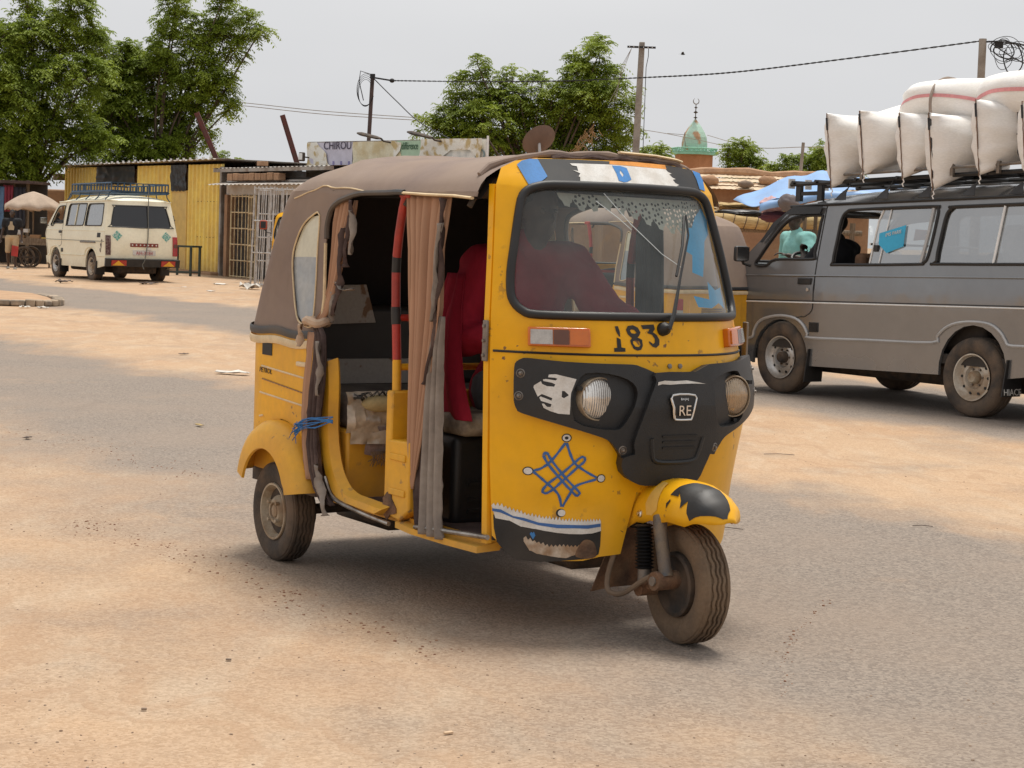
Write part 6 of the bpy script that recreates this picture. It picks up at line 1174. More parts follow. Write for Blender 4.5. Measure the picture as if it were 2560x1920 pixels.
def lamp(s, lb, fl=1):
    T = empty('flood_lamp', label=lb, category='lamp', group='lamps over the billboard'); a, b = PB(s, 3.78, .45), PB(s+.75, 3.64, .30)
    MB().tube([a, a.lerp(b, .15), a.lerp(b, .8), b], [.06, .11, .10, .05], 8, sq=.45).build('lamp_head', DARKM, T); MB().tube([a.lerp(b, .1)+V3((0, 0, -.03)), a.lerp(b, .75)+V3((0, 0, -.03))], .055, 6, sq=.3).build('lamp_glass', CHR, T); MB().tube([b, b+V3((.05, .1, -.05)), PB(s+.85, 3.55, .0)], .025, 6).build('lamp_arm', DARKM, T)
lamp(2.75, 'left flood lamp leaning over the billboard top'); lamp(4.75, 'right flood lamp leaning over the billboard top')
fl = empty('flood_lamp', label='small square floodlight at the left end of the billboard', category='lamp', group='lamps over the billboard')
MB().box(PB(-.10, 3.22, .10), (.17, .08, .24)).build('lamp_head', DARKM, fl, bev=.03); MB().box(PB(-.10, 3.22, .15), (.11, .03, .17)).build('lamp_glass', VTRIM, fl, bev=.02); MB().tube([PB(-.1, 3.22, .05), PB(.1, 3.2, 0)], .02, 6).build('lamp_arm', DARKM, fl)
# satellite dish
sd_ = empty('satellite_dish', (.42, 44.0, 3.52), label='brown satellite dish above the rickshaw roof', category='satellite dish')
ax_ = V3((-.38, .62, .55)).normalized(); MB().lathe([(.0005, -.07), (.12, -.064), (.22, -.045), (.31, -.018), (.40, .02), (.405, .022), (.40, .030)], (0, 0, 0), ax_, 36).build('dish', M('brown_dish', (.17, .12, .10), .6, var=.06), sd_)
MB().tube([(0, 0, -.05), (.02, -.08, -.25), (.02, -.06, -.5)], .035, 8).build('bracket', VTRIM2, sd_); MB().cyl((.02, -.06, -.45), (.02, -.06, -3.5), .04, n=8).build('mast', STEEL, sd_); MB().tube([(0, 0, -.38), ax_*.35+V3((0, 0, -.2))], .012, 6).build('feed_arm', STEEL, sd_)
# ------------------------------------------------------------------ minaret
mi = empty('minaret', (7.64, 85, 0), R(12), label='small ochre minaret with green dome and crescent finial', category='minaret')
OCH = M('ochre_plaster', (.42, .20, .095), .9, col2=(.36, .165, .075), vs=2, var=.06); GRN = M('green_copper_paint', (.40, .58, .48), .7, col2=(.42, .25, .14), vs=1.8, vlo=.50, vhi=.58, var=.08); GRN2 = M('mint_paint', (.24, .52, .38), .7, var=.08)
def ngon(r, n, ph=0): return [(r*math.cos(2*math.pi*(i+ph)/n), r*math.sin(2*math.pi*(i+ph)/n)) for i in range(n)]
MB().prism(ngon(.85, 6, .5), 2, 0, 5.12).build('shaft', OCH, mi); MB().prism(ngon(1.06, 6, .5), 2, 5.12, 5.22).build('balcony_floor', GRN2, mi)
hexp = ngon(1.04, 6, .5)
for i in range(6):
    a, b = V3(hexp[i]+(0,)), V3(hexp[(i+1) % 6]+(0,))
    for z in (5.24, 5.40): MB().tube([a+V3((0, 0, z)), b+V3((0, 0, z))], .025, 4).build('rail', GRN2, mi)
    for k in range(5):
        p, q = a.lerp(b, k/5), a.lerp(b, (k+1)/5); MB().tube([p+V3((0, 0, 5.24)), q+V3((0, 0, 5.40))], .016, 4).build('lattice', GRN2, mi); MB().tube([q+V3((0, 0, 5.24)), p+V3((0, 0, 5.40))], .016, 4).build('lattice', GRN2, mi)
MB().loft([[V3((x, y, z)) for x, y in ngon(r, 6, .5)] for r, z in ((.57, 5.22), (.58, 5.6), (.535, 5.9), (.43, 6.12), (.28, 6.36), (.13, 6.55), (.035, 6.68))]).build('dome', GRN, mi, sm=0)
fi = MB().lathe([(.03, 0), (.02, .06), (.10, .10), (.02, .14), (.02, .28), (.11, .33), (.02, .39), (.02, .50), (.08, .54), (.02, .58), (.014, .68), (.0005, .69)], (0, 0, 6.65), (0, 0, 1), 14).build('finial', DARKM, mi)
MB().tube([(.13*math.cos(R(a)), 0, 7.47+.13*math.sin(R(a))) for a in range(120, 421, 20)], [.008+.016*math.sin(math.pi*i/15) for i in range(16)], 6).build('crescent', STEEL, fi)
MB().tube([(-.55, -.5, 5.2), (-.62, -.5, 6.05)], .018, 5).build('antenna_mast', STEEL, mi); MB().tube([(-1.4, -.5, 5.98), (-.4, -.5, 5.95)], .012, 5).build('antenna', STEEL, mi)
# ------------------------------------------------------------------ mud house with tiled sheet roof, stall, tarp
mh = empty('mud_house', (0, 0, 0), label='mud house with cream pressed-tile roof weighted by stones', category='house')
MB().lohi((1.8, 40.6, 0), (7.4, 45, 2.62)).build('wall', MUDW, mh, bev=.05)
TILE = M('cream_tile_sheet', (.60, .47, .32), .7, col2=(.52, .38, .24), vs=4, var=.06)
import itertools
def roofp(x, t): return V3((x, 40.1+1.3*t, 2.44+.36*t))
for j in range(4):
    for i in range(15):
        x = 2.0+i*.36; t0, t1 = j/4, (j+1)/4+.02; rr = []
        for t in (t0, t0+.01, t1): rr.append([roofp(x+.36*u, t)+V3((0, 0, .006*math.cos(u*6.283*3)+(.022 if t != t1 else 0)*1)) for u in np.linspace(0, .99, 8)])
        MB().loft(rr, False).build('tile', TILE, mh, sm=40)
MB().tube([(x, 41.45+.02*math.sin(x*5), 2.84+.025*math.sin(x*3.1)) for x in np.arange(1.9, 7.4, .25)], [.10+.02*math.sin(i*1.7) for i in range(22)], 8).build('ridge_coping', CLAY, mh)
STONE = M('roof_stone', (.25, .18, .13), .95, col2=(.18, .14, .11), vs=6, var=.1)
def rock(c, r, name, mat, par=None, seed=0, **k):
    q = MB().ball((0, 0, 0), r, 14, 9); return q.xf(lambda v: V3(c)+v*(1+.22*noise.noise(v*3/max(r)+V3((seed, 0, 0))))).build(name, mat, par, sm=50, **k)
for i, (x, t, r, m) in enumerate(((3.98, .30, (.20, .12, .11), CLAY), (4.72, .12, (.17, .10, .08), STONE), (5.22, .42, (.20, .12, .10), CLAY))):
    p = roofp(x, t); rock((p.x, p.y-.05, p.z+.09), r, 'roof_stone', m, None, i, label=['brown mud lump at the left end of the tiled roof', 'grey stone lying in the middle of the tiled roof', 'brown mud lump beside the blue tarpaulin on the tiled roof', 'mud lump on the roof part behind the front rickshaw'][i], category='stone', group='weights on the tiled roof')
stl = empty('market_stall', (0, 0, 0), label='pole-framed market stall piled with rolled straw mats', category='stall')
for x in (2.6, 3.9, 5.0, 6.0): 
    for y in (34.7, 36.3): MB().cyl((x, y, 0), (x+.03, y, 1.78), .05, n=8).build('post', WOOD, stl)
for y in (34.7, 35.5, 36.3): MB().cyl((2.4, y, 1.62), (6.2, y, 1.60), .05, n=8).build('beam', WOOD, stl)
STR = M('straw_mat', (.50, .36, .17), .9, col2=(.36, .24, .10), vs=10, var=.12, stretch=(1, 6, 6))
for i, (y, z, r, lb) in enumerate(((34.55, 1.74, .115, 'lowest rolled straw mat at the front of the stall'), (34.85, 1.80, .12, 'rolled straw mat behind the lowest one'), (35.3, 1.95, .12, 'upper rolled straw mat under the tiled roof'))):
    T = empty('straw_mat', label=lb, category='mat', group='rolled straw mats on the stall'); MB().tube([(x, y, z+.02*math.sin(x*4)) for x in np.arange(2.5, 5.6, .2)], [r*(1+.05*math.sin(j*1.3)) for j in range(16)], 12).build('roll', STR, T, sm=60)
    for k in range(14): x = 2.6+.21*k; MB().tube([(x+.03*math.sin(a), y+(r+.006)*math.cos(a), z+.02*math.sin(x*4)+(r+.006)*math.sin(a)) for a in np.linspace(0, 6.28, 13)], .006, 4, True).build('binding', DKC, T)
def bundle(c, r, lb, mat, seed, name='cloth_bundle'):
    q = MB().ball((0, 0, 0), r, 28, 16).xf(lambda v: V3(c)+v*(1+.25*noise.noise(V3((v.x*4/r[0], v.y*3, v.z*3/r[2]+seed)))+.08*noise.noise(v*14))); return q.build(name, mat, None, sm=60, label=lb, category='cloth')
bundle((4.1, 34.75, 1.90), (.62, .22, .06), 'black cloth lying along the straw mats of the stall', BTARP, 3); bundle((4.0, 35.0, 2.03), (.5, .25, .05), 'pale straw sheet laid on top of the stall load', STR, 5, 'straw_sheet')
BT = M('blue_tarpaulin', (.22, .36, .60), .5, col2=(.22, .40, .70), vs=1.2, var=.05, bump=.06, bs=12)
tp = empty('tarpaulin', (0, 0, 0), label='pale blue tarpaulin awning sloping down behind the minibus roof', category='tarpaulin')
pts0 = [(3.47, 2.05), (3.75, 2.18), (4.2, 2.385), (4.55, 2.48), (4.81, 2.545), (5.1, 2.53), (5.6, 2.46), (6.2, 2.40), (7.2, 2.36)]; pts1 = [(3.60, 1.945), (3.85, 2.02), (4.2, 2.10), (4.55, 2.16), (4.81, 2.19), (5.1, 2.18), (5.6, 2.15), (6.2, 2.12), (7.2, 2.10)]
rr = []
for j in range(15):
    t = j/14; rr.append([V3((a[0]+(b[0]-a[0])*t, 31.2-2.4*t, a[1]+(b[1]-a[1])*t+.05*math.sin(math.pi*t)*0-.06*math.sin(math.pi*t)+.025*math.sin(i*1.1+t*5))) for i, (a, b) in enumerate(zip(smooth(pts0, 3, False), smooth(pts1, 3, False)))])
cloth(MB().loft(rr, False), 'tarp_cloth', BT, tp, .006)
rr = [[V3((b[0], 28.8-.02*k, b[1]-.06*k+.015*math.sin(i*.9))) for i, b in enumerate(smooth(pts1, 3, False))] for k in range(3)]; cloth(MB().loft(rr, False), 'tarp_edge', BT, tp, .006)
for x, y, z in ((4.3, 28.9, 2.10), (6.9, 28.9, 2.10), (4.8, 31.1, 2.5), (7.1, 31.1, 2.35)): MB().cyl((x, y, 0), (x, y, z), .03, n=8).build('tarp_pole', WOOD, tp)
bundle((3.86, 29.3, 1.92), (.20, .22, .15), 'pink fabric bundle hung under the blue tarpaulin', M('pink_cloth', (.55, .36, .36), .9, col2=(.42, .24, .25), vs=6, var=.1), 7); bundle((3.92, 29.15, 1.77), (.27, .2, .09), 'maroon cloth hanging below the pink bundle', M('plum_cloth', (.10, .03, .045), .9, var=.1), 9); bundle((4.02, 28.7, 1.98), (.16, .15, .13), 'grey folded sheet under the tarpaulin beside the rack legs', M('grey_cloth', (.16, .14, .14), .9, var=.1), 12)
# ------------------------------------------------------------------ market cart and stalls at the far left
ct = empty('market_cart', (-13.13, 52.2, 0), R(4), label='wooden hawker cart with spoked wheels beside the cream minibus', category='cart')
MB().lohi((-.6, -.35, .62), (.65, .45, .70)).build('tray', WOOD, ct); MB().lohi((-.6, -.36, .70), (.65, -.32, .80)).build('tray_edge', WOOD, ct)
for y in (-.42, .5):
    w = MB().tube([(-.15+.27*math.cos(a), y, .28+.27*math.sin(a)) for a in np.linspace(0, 6.283, 29)], .032, 8, True).build('wheel', TYRE, ct)
    for k in range(6): a = R(60*k); MB().cyl((-.15, y, .28), (-.15+.26*math.cos(a), y, .28+.26*math.sin(a)), .016, n=6).build('spoke', DARKM, w)
for x, y in ((.5, -.3), (.5, .4)): MB().cyl((x, y, 0), (x, y, .64), .03, n=6).build('leg', WOOD, ct)
MB().cyl((0, 0, .62), (0, -.0, 1.98), .022, n=8).build('parasol_pole', WOOD, ct)
BOXC = M('carton', (.32, .19, .10), .9, var=.1, rnd=.2); gl_ = M('white_goods', (.55, .54, .52), .7, var=.1, rnd=.1)
for i, (x, z, s, m, lb) in enumerate(((-.28, .79, .18, BOXC, 'brown carton on the left of the cart tray'), (.12, .80, .20, BOXC, 'brown carton right of the pole on the cart'), (-.30, .95, .13, gl_, 'stack of white packs on the left carton'), (.38, .77, .13, M('yellow_goods', (.5, .34, .08), .7), 'yellow pack at the right end of the cart tray'), (-.12, 1.0, .10, gl_, 'white pack close to the cart pole'))):
    MB().box((-13.13+x, 52.0, z+.0), (s*1.3, .22, s)).build('carton', m, None, bev=.01, label=lb, category='box', group='goods on the cart')
ps_ = empty('parasol', (-13.13, 52.2, 0), R(4), label='faded beige parasol drooping over the hawker cart', category='parasol')
UMB = M('faded_beige_cloth', (.44, .34, .26), .9, col2=(.38, .29, .22), vs=3, var=.06)
rg = []
for k in range(8):
    t = k/7; rg.append([V3(((.02+.74*t)*math.cos(a)*1.0, (.02+.70*t)*math.sin(a), 2.06-.36*t+.05*math.sin(math.pi*t)-.07*t*abs(math.sin(a*4))+.02*math.sin(a*17)*t*(k == 7))) for a in np.linspace(0, 2*math.pi, 65)[:-1]])
rg.append([p+V3((0, 0, -.10-.03*math.sin(i*.8))) for i, p in enumerate(rg[-1])])
cloth(MB().loft(rg, True, False, False), 'canopy', UMB, ps_, .004)
for k in range(8): a = R(45*k); MB().tube([(0, 0, 2.02), (.36*math.cos(a), .36*math.sin(a), 1.90), (.73*math.cos(a), .69*math.sin(a), 1.70)], .008, 5).build('rib', STEEL, ps_)
bk = empty('market_stall', (0, 0, 0), label='dark market stall hung with blue and red cloth at the left edge', category='stall')
for x in (-15.6, -14.3, -13.9): MB().cyl((x, 54.6, 0), (x, 54.6, 2.4), .05, n=8).build('post', WOOD, bk)
MB().lohi((-16, 54.4, .75), (-13.7, 55.4, .82)).build('table', WOOD, bk); MB().lohi((-16.2, 54.2, 2.3), (-13.6, 56, 2.38)).build('roof', DKC, bk); MB().lohi((-16, 55.6, 0), (-13.6, 55.7, 2.3)).build('back_sheet', VIN, bk)
for i, (x, w, z0, z1, c) in enumerate(((-15.0, .5, 1.0, 2.2, (.10, .18, .30)), (-14.55, .3, 1.5, 2.25, (.22, .03, .05)), (-14.25, .35, 1.1, 2.2, (.03, .03, .04)), (-15.4, .3, .9, 2.1, (.25, .2, .15)))):
    cloth(pleats([(z1, x, x+w, 54.4, .02), ((z0+z1)/2, x+.02, x+w-.02, 54.38, .03), (z0, x, x+w, 54.4, .03)], 3, 25, i), 'hung_cloth', M('hung_cloth_%d' % i, c, .9, var=.1), bk)
mw = MB().lohi((-22, 63, 0), (-13.2, 63.4, 2.3)).build('mud_wall', MUDW, None, bev=.06, label='long brown mud wall behind the market cart', category='wall')
# bench frame by the shed
GRM = M('green_metal', (.035, .055, .045), .6, var=.12); bn_ = empty('bench_frame', (-8.32, 48.6, 0), R(-20), label='dark green metal table frame standing by the yellow shed', category='table')
for x in (-.42, .22):
    for y in (-.2, .25): MB().box((x, y, .385), (.05, .05, .77)).build('leg', GRM, bn_)
for y in (-.2, .25): MB().box((-.1, y, .77), (.74, .05, .045)).build('rail', GRM, bn_); MB().box((-.1, y, .12), (.64, .04, .04)).build('rail', GRM, bn_)
for x in (-.42, .22): MB().box((x, .02, .77), (.05, .45, .045)).build('rail', GRM, bn_)
# traffic island kerb
isl = MB().prism([(-8.9, 29.62), (-7.55, 29.60), (-7.30, 29.85), (-7.28, 30.25), (-7.6, 31.2), (-8.2, 32.6), (-9.2, 33.6), (-14, 36), (-14, 31)], 2, -.02, .085).build('traffic_island', M('island_sand', (.45, .29, .17), .95, col2=(.38, .23, .13), vs=2, var=.08), None, kind='structure')
KERB = M('worn_kerb', (.40, .31, .22), .95, col2=(.22, .18, .14), vs=5, var=.1, bump=.3, bs=20, rnd=.12)
kp = smooth([(-12.6, 30.7), (-10.2, 29.75), (-8.9, 29.52), (-7.75, 29.52), (-7.30, 29.68), (-7.16, 30.1), (-7.42, 31.1), (-8.0, 32.4)], 6, False)
i = 0
while i+2 < len(kp):
    a, b = V3(kp[i]+(0,)), V3(kp[i+2]+(0,)); d = b-a; m = Matrix.Rotation(math.atan2(d.y, d.x), 3, 'Z'); MB().box((a+b)/2+V3((0, 0, .05)), (d.length*.99, .16, .10+.02*math.sin(i*2.3)), m).build('kerb_stone', KERB, isl, bev=.02); i += 2
# ------------------------------------------------------------------ trees (neem): trunk, limbs, drooping leaf sprays in tufts
LEAF = M('neem_leaf', (.28, .35, .036), .6, col2=(.17, .235, .025), vs=1.3, vlo=.35, vhi=.65, var=.16, spec=.35)
def leaf_trans(m):
    t = m.node_tree; N = t.nodes; lk = t.links.new; b = N['Principled BSDF']; o = N['Material Output']; tr = N.new('ShaderNodeBsdfTranslucent'); mx_ = N.new('ShaderNodeMixShader'); mx_.inputs[0].default_value = .42
    src = b.inputs['Base Color'].links[0].from_socket; lk(src, tr.inputs[0]); lk(b.outputs[0], mx_.inputs[1]); lk(tr.outputs[0], mx_.inputs[2]); lk(mx_.outputs[0], o.inputs[0])
leaf_trans(LEAF)
BARK = M('neem_bark', (.12, .085, .06), .95, col2=(.07, .05, .035), vs=6, var=.15, bump=.4, bs=20)
def leaves(tufts, seed, L0=.38, nspray=13):
    rng = np.random.default_rng(seed); vs = []; fs = []; n = 0; NV = []
    cnt = len(tufts); T = np.array([t[:3] for t in tufts]); D = np.array([t[3:6] for t in tufts]); S = np.array([t[6] for t in tufts])
    out_v = []; tot = 0
    for i in range(cnt):
        k = int(nspray*rng.uniform(.75, 1.25)); az = rng.uniform(0, 2*np.pi, k); el = rng.uniform(-.25, 1.0, k)
        dx = np.stack([np.cos(az)*np.cos(el), np.sin(az)*np.cos(el), np.sin(el)], 1)+D[i]*.55; dx /= np.linalg.norm(dx, axis=1)[:, None]
        Ls = L0*S[i]*rng.uniform(.7, 1.15, k)
        base = T[i]+rng.normal(0, .06*S[i], (k, 3))
        m = 5
        for j in range(m):
            t = (j+.6)/m
            p = base+dx*(Ls*t)[:, None]; p[:, 2] -= Ls*.62*t*t
            ta = dx.copy(); ta[:, 2] -= 1.24*t; ta /= np.linalg.norm(ta, axis=1)[:, None]
            sd = np.cross(ta, np.array([0, 0, 1.])); sd /= (np.linalg.norm(sd, axis=1)[:, None]+1e-6)
            up = np.cross(sd, ta)
            w = (.125*S[i]*(1-.35*abs(t-.5)))
            for sgn in (-1, 1):
                tip = p+(sd*sgn*.80+ta*.55-up*rng.uniform(.1, .5, (k, 1)))*w*rng.uniform(.8, 1.25, (k, 1))
                mid = (p+tip)/2; half = ta*w*.23
                q = np.stack([p, mid+half, tip, mid-half], 1)
                out_v.append(q.reshape(-1, 3)); tot += k
    V = np.concatenate(out_v); me = bpy.data.meshes.new('crown'); nq = len(V)//4
    me.vertices.add(len(V)); me.vertices.foreach_set('co', V.astype(np.float32).ravel()); me.loops.add(nq*4); me.loops.foreach_set('vertex_index', np.arange(nq*4, dtype=np.int32)); me.polygons.add(nq)
    me.polygons.foreach_set('loop_start', np.arange(0, nq*4, 4, dtype=np.int32)); me.polygons.foreach_set('loop_total', np.full(nq, 4, dtype=np.int32)); me.update(); me.validate(); me.materials.append(LEAF); return me
def neem(base, blobs, label, seed, dens=1., S=1., name='neem_tree', dep=.9, droop=0.):
    """blobs: (x, z, r) silhouette lobes about the plane of the trunk; depth follows the radius"""
    rnd = random.Random(seed); T = empty(name, base, label=label, category='tree', group='neem trees around the junction'); bx, by = base[0], base[1]
    fork = V3((0, 0, min(2.0, min(b[1]-b[2]*.6 for b in blobs)))); tr = MB(); tr.tube([(0, 0, -.1), (.05, .03, fork.z*.5), fork], [.26*S, .20*S, .16*S], 10); tufts = []
    for (x, z, r) in blobs:
        c = V3((x-bx, rnd.uniform(-1, 1)*dep*.7, z)); a = fork.copy(); m = a.lerp(c, .5)+V3((rnd.uniform(-.2, .2), rnd.uniform(-.2, .2), .25)); tr.tube(smooth([tuple(a), tuple(m), tuple(c)], 4, False), [.062*S-.045*S*i/8 for i in range(9)], 6)
        nt = max(4, int(34*r*r*dens*1.85))
        for k in range(nt):
            d = V3((rnd.gauss(0, 1), rnd.gauss(0, 1), rnd.gauss(.15, 1))).normalized(); rad = r*1.06*(rnd.random()**.42)*(1+.18*noise.noise(d*2+V3((seed, x, z)))); p = c+V3((d.x*rad, d.y*rad*max(dep, .7), d.z*rad*.92))
            tufts.append((p.x, p.y, p.z, d.x, d.y, d.z*.7+.15-droop, rnd.uniform(.8, 1.25)*S))
            if k % 3 == 0: tr.tube([tuple(c.lerp(p, .12)), tuple(c.lerp(p, .6)+V3((0, 0, .05))), tuple(p)], [.020*S, .013*S, .006*S], 4)
    tr.build('trunk', BARK, T, sm=60); me = leaves(tufts, seed); o = bpy.data.objects.new('crown', me); COL.objects.link(o); o.parent = T; return T
neem((-14.8, 58.5, 0), [(-15.9, 5.9, 1.25), (-14.9, 6.3, 1.2), (-14.05, 6.9, .85), (-13.65, 7.6, .62), (-15.0, 7.65, .42), (-15.5, 6.9, .55), (-13.3, 6.7, .62), (-16.0, 4.4, 1.3), (-14.9, 4.8, 1.25), (-13.8, 5.3, 1.05), (-15.6, 3.2, 1.0), (-14.6, 3.5, 1.0), (-13.7, 4.0, .9), (-14.4, 3.0, .5), (-15.3, 2.5, .6), (-13.0, 5.6, .7), (-13.1, 3.65, .5), (-12.7, 3.7, .5), (-16.2, 2.6, .7)], 'large neem tree filling the left edge above the market cart', 21)
neem((-11.5, 61.5, 0), [(-12.6, 6.2, .75), (-12.0, 6.55, .72), (-11.3, 6.8, .62), (-11.0, 7.6, .55), (-10.95, 8.2, .5), (-10.3, 7.6, .55), (-9.75, 7.95, .5), (-9.5, 8.5, .42), (-8.75, 7.75, .50), (-8.35, 7.55, .34), (-9.5, 7.3, .48), (-9.1, 6.95, .42), (-10.4, 6.7, .7), (-9.9, 6.1, .62), (-9.45, 5.55, .55), (-9.3, 5.0, .36), (-10.5, 5.6, .85), (-11.5, 5.7, .95), (-12.5, 5.2, .95), (-10.4, 4.7, .75), (-11.4, 4.6, .9), (-12.4, 4.1, .85), (-10.6, 3.95, .6), (-11.5, 3.75, .7), (-13.1, 4.4, .8), (-13.2, 3.6, .7), (-12.4, 3.45, .6), (-13.2, 6.2, .6), (-13.4, 6.9, .5), (-12.8, 6.7, .45), (-13.1, 5.4, .8), (-13.2, 4.6, .7), (-11.6, 3.3, .5), (-10.9, 3.35, .45)], 'neem tree rising over the yellow shed with a long bough to the right', 22)
neem((.6, 61, 0), [(2.2, 7.55, .32), (2.35, 7.1, .42), (1.9, 6.85, .42), (1.75, 6.3, .55), (2.5, 6.4, .58), (2.9, 5.8, .65), (2.1, 5.7, .75), (1.4, 5.6, .62), (3.05, 5.0, .6), (2.2, 4.7, .9), (3.0, 4.2, .55), (.7, 5.3, .5), (.95, 5.9, .28), (.3, 6.2, .28), (.62, 6.2, .26), (-.1, 5.75, .35), (-.35, 6.35, .26), (-.75, 6.2, .28), (-1.2, 6.05, .30), (-1.45, 6.65, .24), (-1.25, 6.55, .22), (-1.75, 6.1, .32), (-2.05, 5.75, .3), (-.7, 5.5, .6), (-1.5, 5.4, .55), (-2.1, 5.1, .45), (-2.5, 4.9, .38), (-2.95, 4.75, .26), (-3.0, 4.35, .30), (-.1, 4.9, .75), (-1.1, 4.7, .8), (-2.0, 4.4, .7), (1.1, 4.7, .8), (.4, 4.1, .8), (1.6, 3.9, .8), (-.8, 3.9, .8), (-2.2, 3.8, .6), (2.6, 3.5, .7)], 'spreading neem tree behind the satellite dish', 23, 1.15)
neem((5.1, 76, 0), [(4.7, 4.35, .40), (5.15, 4.55, .42), (5.45, 4.8, .30), (5.5, 4.3, .4), (4.9, 3.9, .5), (5.5, 3.7, .5)], 'small tree left of the minaret', 24, 1.3)
neem((8.2, 77, 0), [(8.25, 4.75, .30), (8.3, 5.1, .22), (8.65, 4.75, .40), (8.85, 5.15, .34), (9.25, 4.95, .32), (9.5, 4.5, .3), (9.0, 4.3, .5), (8.45, 4.2, .4), (8.6, 3.7, .5), (9.3, 3.8, .45)], 'tree right of the minaret', 25, 1.3)
neem((11.2, 74, 0), [(9.9, 4.15, .32), (10.3, 4.3, .42), (10.8, 4.45, .45), (11.3, 4.7, .45), (11.8, 4.9, .5), (12.3, 4.8, .55), (10.6, 3.85, .6), (11.5, 4.1, .75), (12.4, 4.0, .8)], 'tree beside the leaning wooden pole, left of the sacks', 26, 1.3)
neem((-8.7, 56.5, 0), [(-8.9, 3.2, .22), (-8.55, 3.25, .18), (-8.3, 3.15, .14)], 'low bush showing above the shed roof by the left beam', 27, 1.6, .6, 'bush', .4)
# dead vine on the central tree
dv = MB(); rnd = random.Random(8)
for i in range(60):
    t = rnd.random(); c = V3((1.55+.65*t+rnd.gauss(0, .10), 59.2, 3.85+.85*t+rnd.gauss(0, .08))); dv.tube([c, c+V3((rnd.uniform(-.1, .1), 0, -.08)), c+V3((rnd.uniform(-.14, .14), 0, -.18))], .010, 4)
dv.build('dry_vine', M('dry_vine', (.36, .22, .10), .95, var=.12), None, label='dry brown vine hanging on the neem tree by the concrete pole', category='vine', kind='stuff')
# ------------------------------------------------------------------ poles and cables
CABL = M('black_cable', (.015, .015, .016), .7); GALV = M('grey_pole', (.32, .295, .26), .8, .0, col2=(.24, .21, .18), vs=3, var=.1); RPOLE = M('brown_steel_pole', (.085, .055, .05), .7, var=.1)
def P_cable(pts, r, lb, mat=CABL, tw=False):
    P = smooth(pts, 10, False)
    if not tw: return MB().tube(P, r, 5).build('cable', mat, None, label=lb, category='cable')
    T = empty('cable', label=lb, category='cable'); fine = smooth(P, 6, False)
    for ph in (0, math.pi): MB().tube([V3(p)+V3((0, math.cos(i*.9+ph), math.sin(i*.9+ph)))*r*.55 for i, p in enumerate(fine)], r*.5, 4).build('strand', mat, T)
    return T
p1 = empty('utility_pole', (-4.20, 52, 0), label='thin brown steel pole with coiled cable left of the central tree', category='pole', group='utility poles')
MB().tube([(.0, 0, 0), (.17, 0, 5.50)], .055, 10).build('pole', RPOLE, p1); MB().box((.17, 0, 5.46), (.13, .13, .12)).build('cap_clamp', CABL, p1); MB().cyl((.2, -.05, 5.42), (.72, -.4, 5.33), .025, n=6).build('anchor', CABL, p1); MB().ball((.72, -.4, 5.33), (.07, .07, .06), 8, 6).build('insulator', CABL, p1)
for i in range(4): MB().tube([(.10+(.34+.03*i)*math.cos(a)*.55-.1, -.1, 5.0+(.36+.02*i)*math.sin(a)+.03*i) for a in np.linspace(.4, 5.9, 22)], .006, 4).build('cable_coil', CABL, p1)
MB().tube([(.13, -.08, 5.5), (-.15, -.1, 5.58), (-.18, -.1, 5.3), (-.05, -.08, 4.8)], .012, 4).build('cable_coil', CABL, p1)
p2 = empty('utility_pole', (3.22, 55, 0), label='grey concrete pole with a short cross arm right of the central tree', category='pole', group='utility poles')
MB().loft([[V3((x+lean, y, z)) for x, y in ((-w, -w), (w, -w), (w, w), (-w, w))] for z, w, lean in ((0, .12, 0), (6.92, .078, .12))]).build('pole', GALV, p2, bev=.02)
ca = MB().box((.10, -.18, 6.76), (.80, .05, .055)).build('cross_arm', CABL, p2); 
for x in (-.24, -.12, .02, .16, .28, .40): MB().cyl((x, -.21, 6.76), (x, -.215, 6.76), .014, n=8).build('bolt_hole', VTRIM, ca)
MB().tube([(.3, -.2, 6.72), (.30, -.2, 6.5), (.25, -.2, 6.2), (.26, -.2, 3.0), (.2, -.2, 0)], .010, 4).build('down_cable', CABL, p2)
for i in range(3): MB().tube([(-.18, -.2, 6.72), (-.35-.05*i, -.2, 6.2), (-.55, -.2, 5.6-.1*i), (-.75+.1*i, -.2, 5.2)], .006, 4).build('loose_wire', GALV, p2)
p3 = empty('utility_pole', (9.47, 40, 0), label='grey pole with a tangle of black cable above the sacks', category='pole', group='utility poles')
MB().tube([(0, 0, 0), (-.03, 0, 5.72)], .08, 12).build('pole', GALV, p3)
rnd = random.Random(12)
for i in range(9):
    cx, cz, rx_, rz_ = .45+rnd.uniform(-.12, .25), 5.45+rnd.uniform(-.15, .12), rnd.uniform(.15, .42), rnd.uniform(.12, .34); a0 = rnd.uniform(0, 6)
    MB().tube([(cx+rx_*math.cos(a), -.1+.05*math.sin(3*a), cz+rz_*math.sin(a)) for a in np.linspace(a0, a0+rnd.uniform(4.5, 6.2), 26)], .007 if i % 3 else .014, 5).build('cable_coil', CABL, p3)
MB().box((.28, -.1, 5.60), (.16, .1, .14)).build('junction_clamp', CABL, p3)
P_cable([(9.47, 40, 5.66), (9.9, 39.6, 5.62), (11, 39, 5.40), (14, 38, 5.2)], .022, 'thick cable leaving the right pole beyond the photo edge', CABL, True); P_cable([(9.6, 39.9, 5.62), (10.2, 39.5, 5.2), (11.5, 39, 4.7)], .014, 'thin cable sagging from the right pole')
P_cable([(-3.50, 51.6, 5.33), (-1.4, 50.6, 5.30), (.9, 49.4, 5.30), (2.9, 48, 5.34), (4.9, 46, 5.37), (7.0, 43.3, 5.50), (9.44, 40, 5.68)], .020, 'long twisted black cable strung between the poles across the sky', CABL, True)
P_cable([(-4.0, 52, 5.40), (-3.3, 51, 4.75), (-2.6, 50, 4.15), (-1.6, 48.5, 3.62)], .014, 'service cable dropping from the thin pole to the billboard')
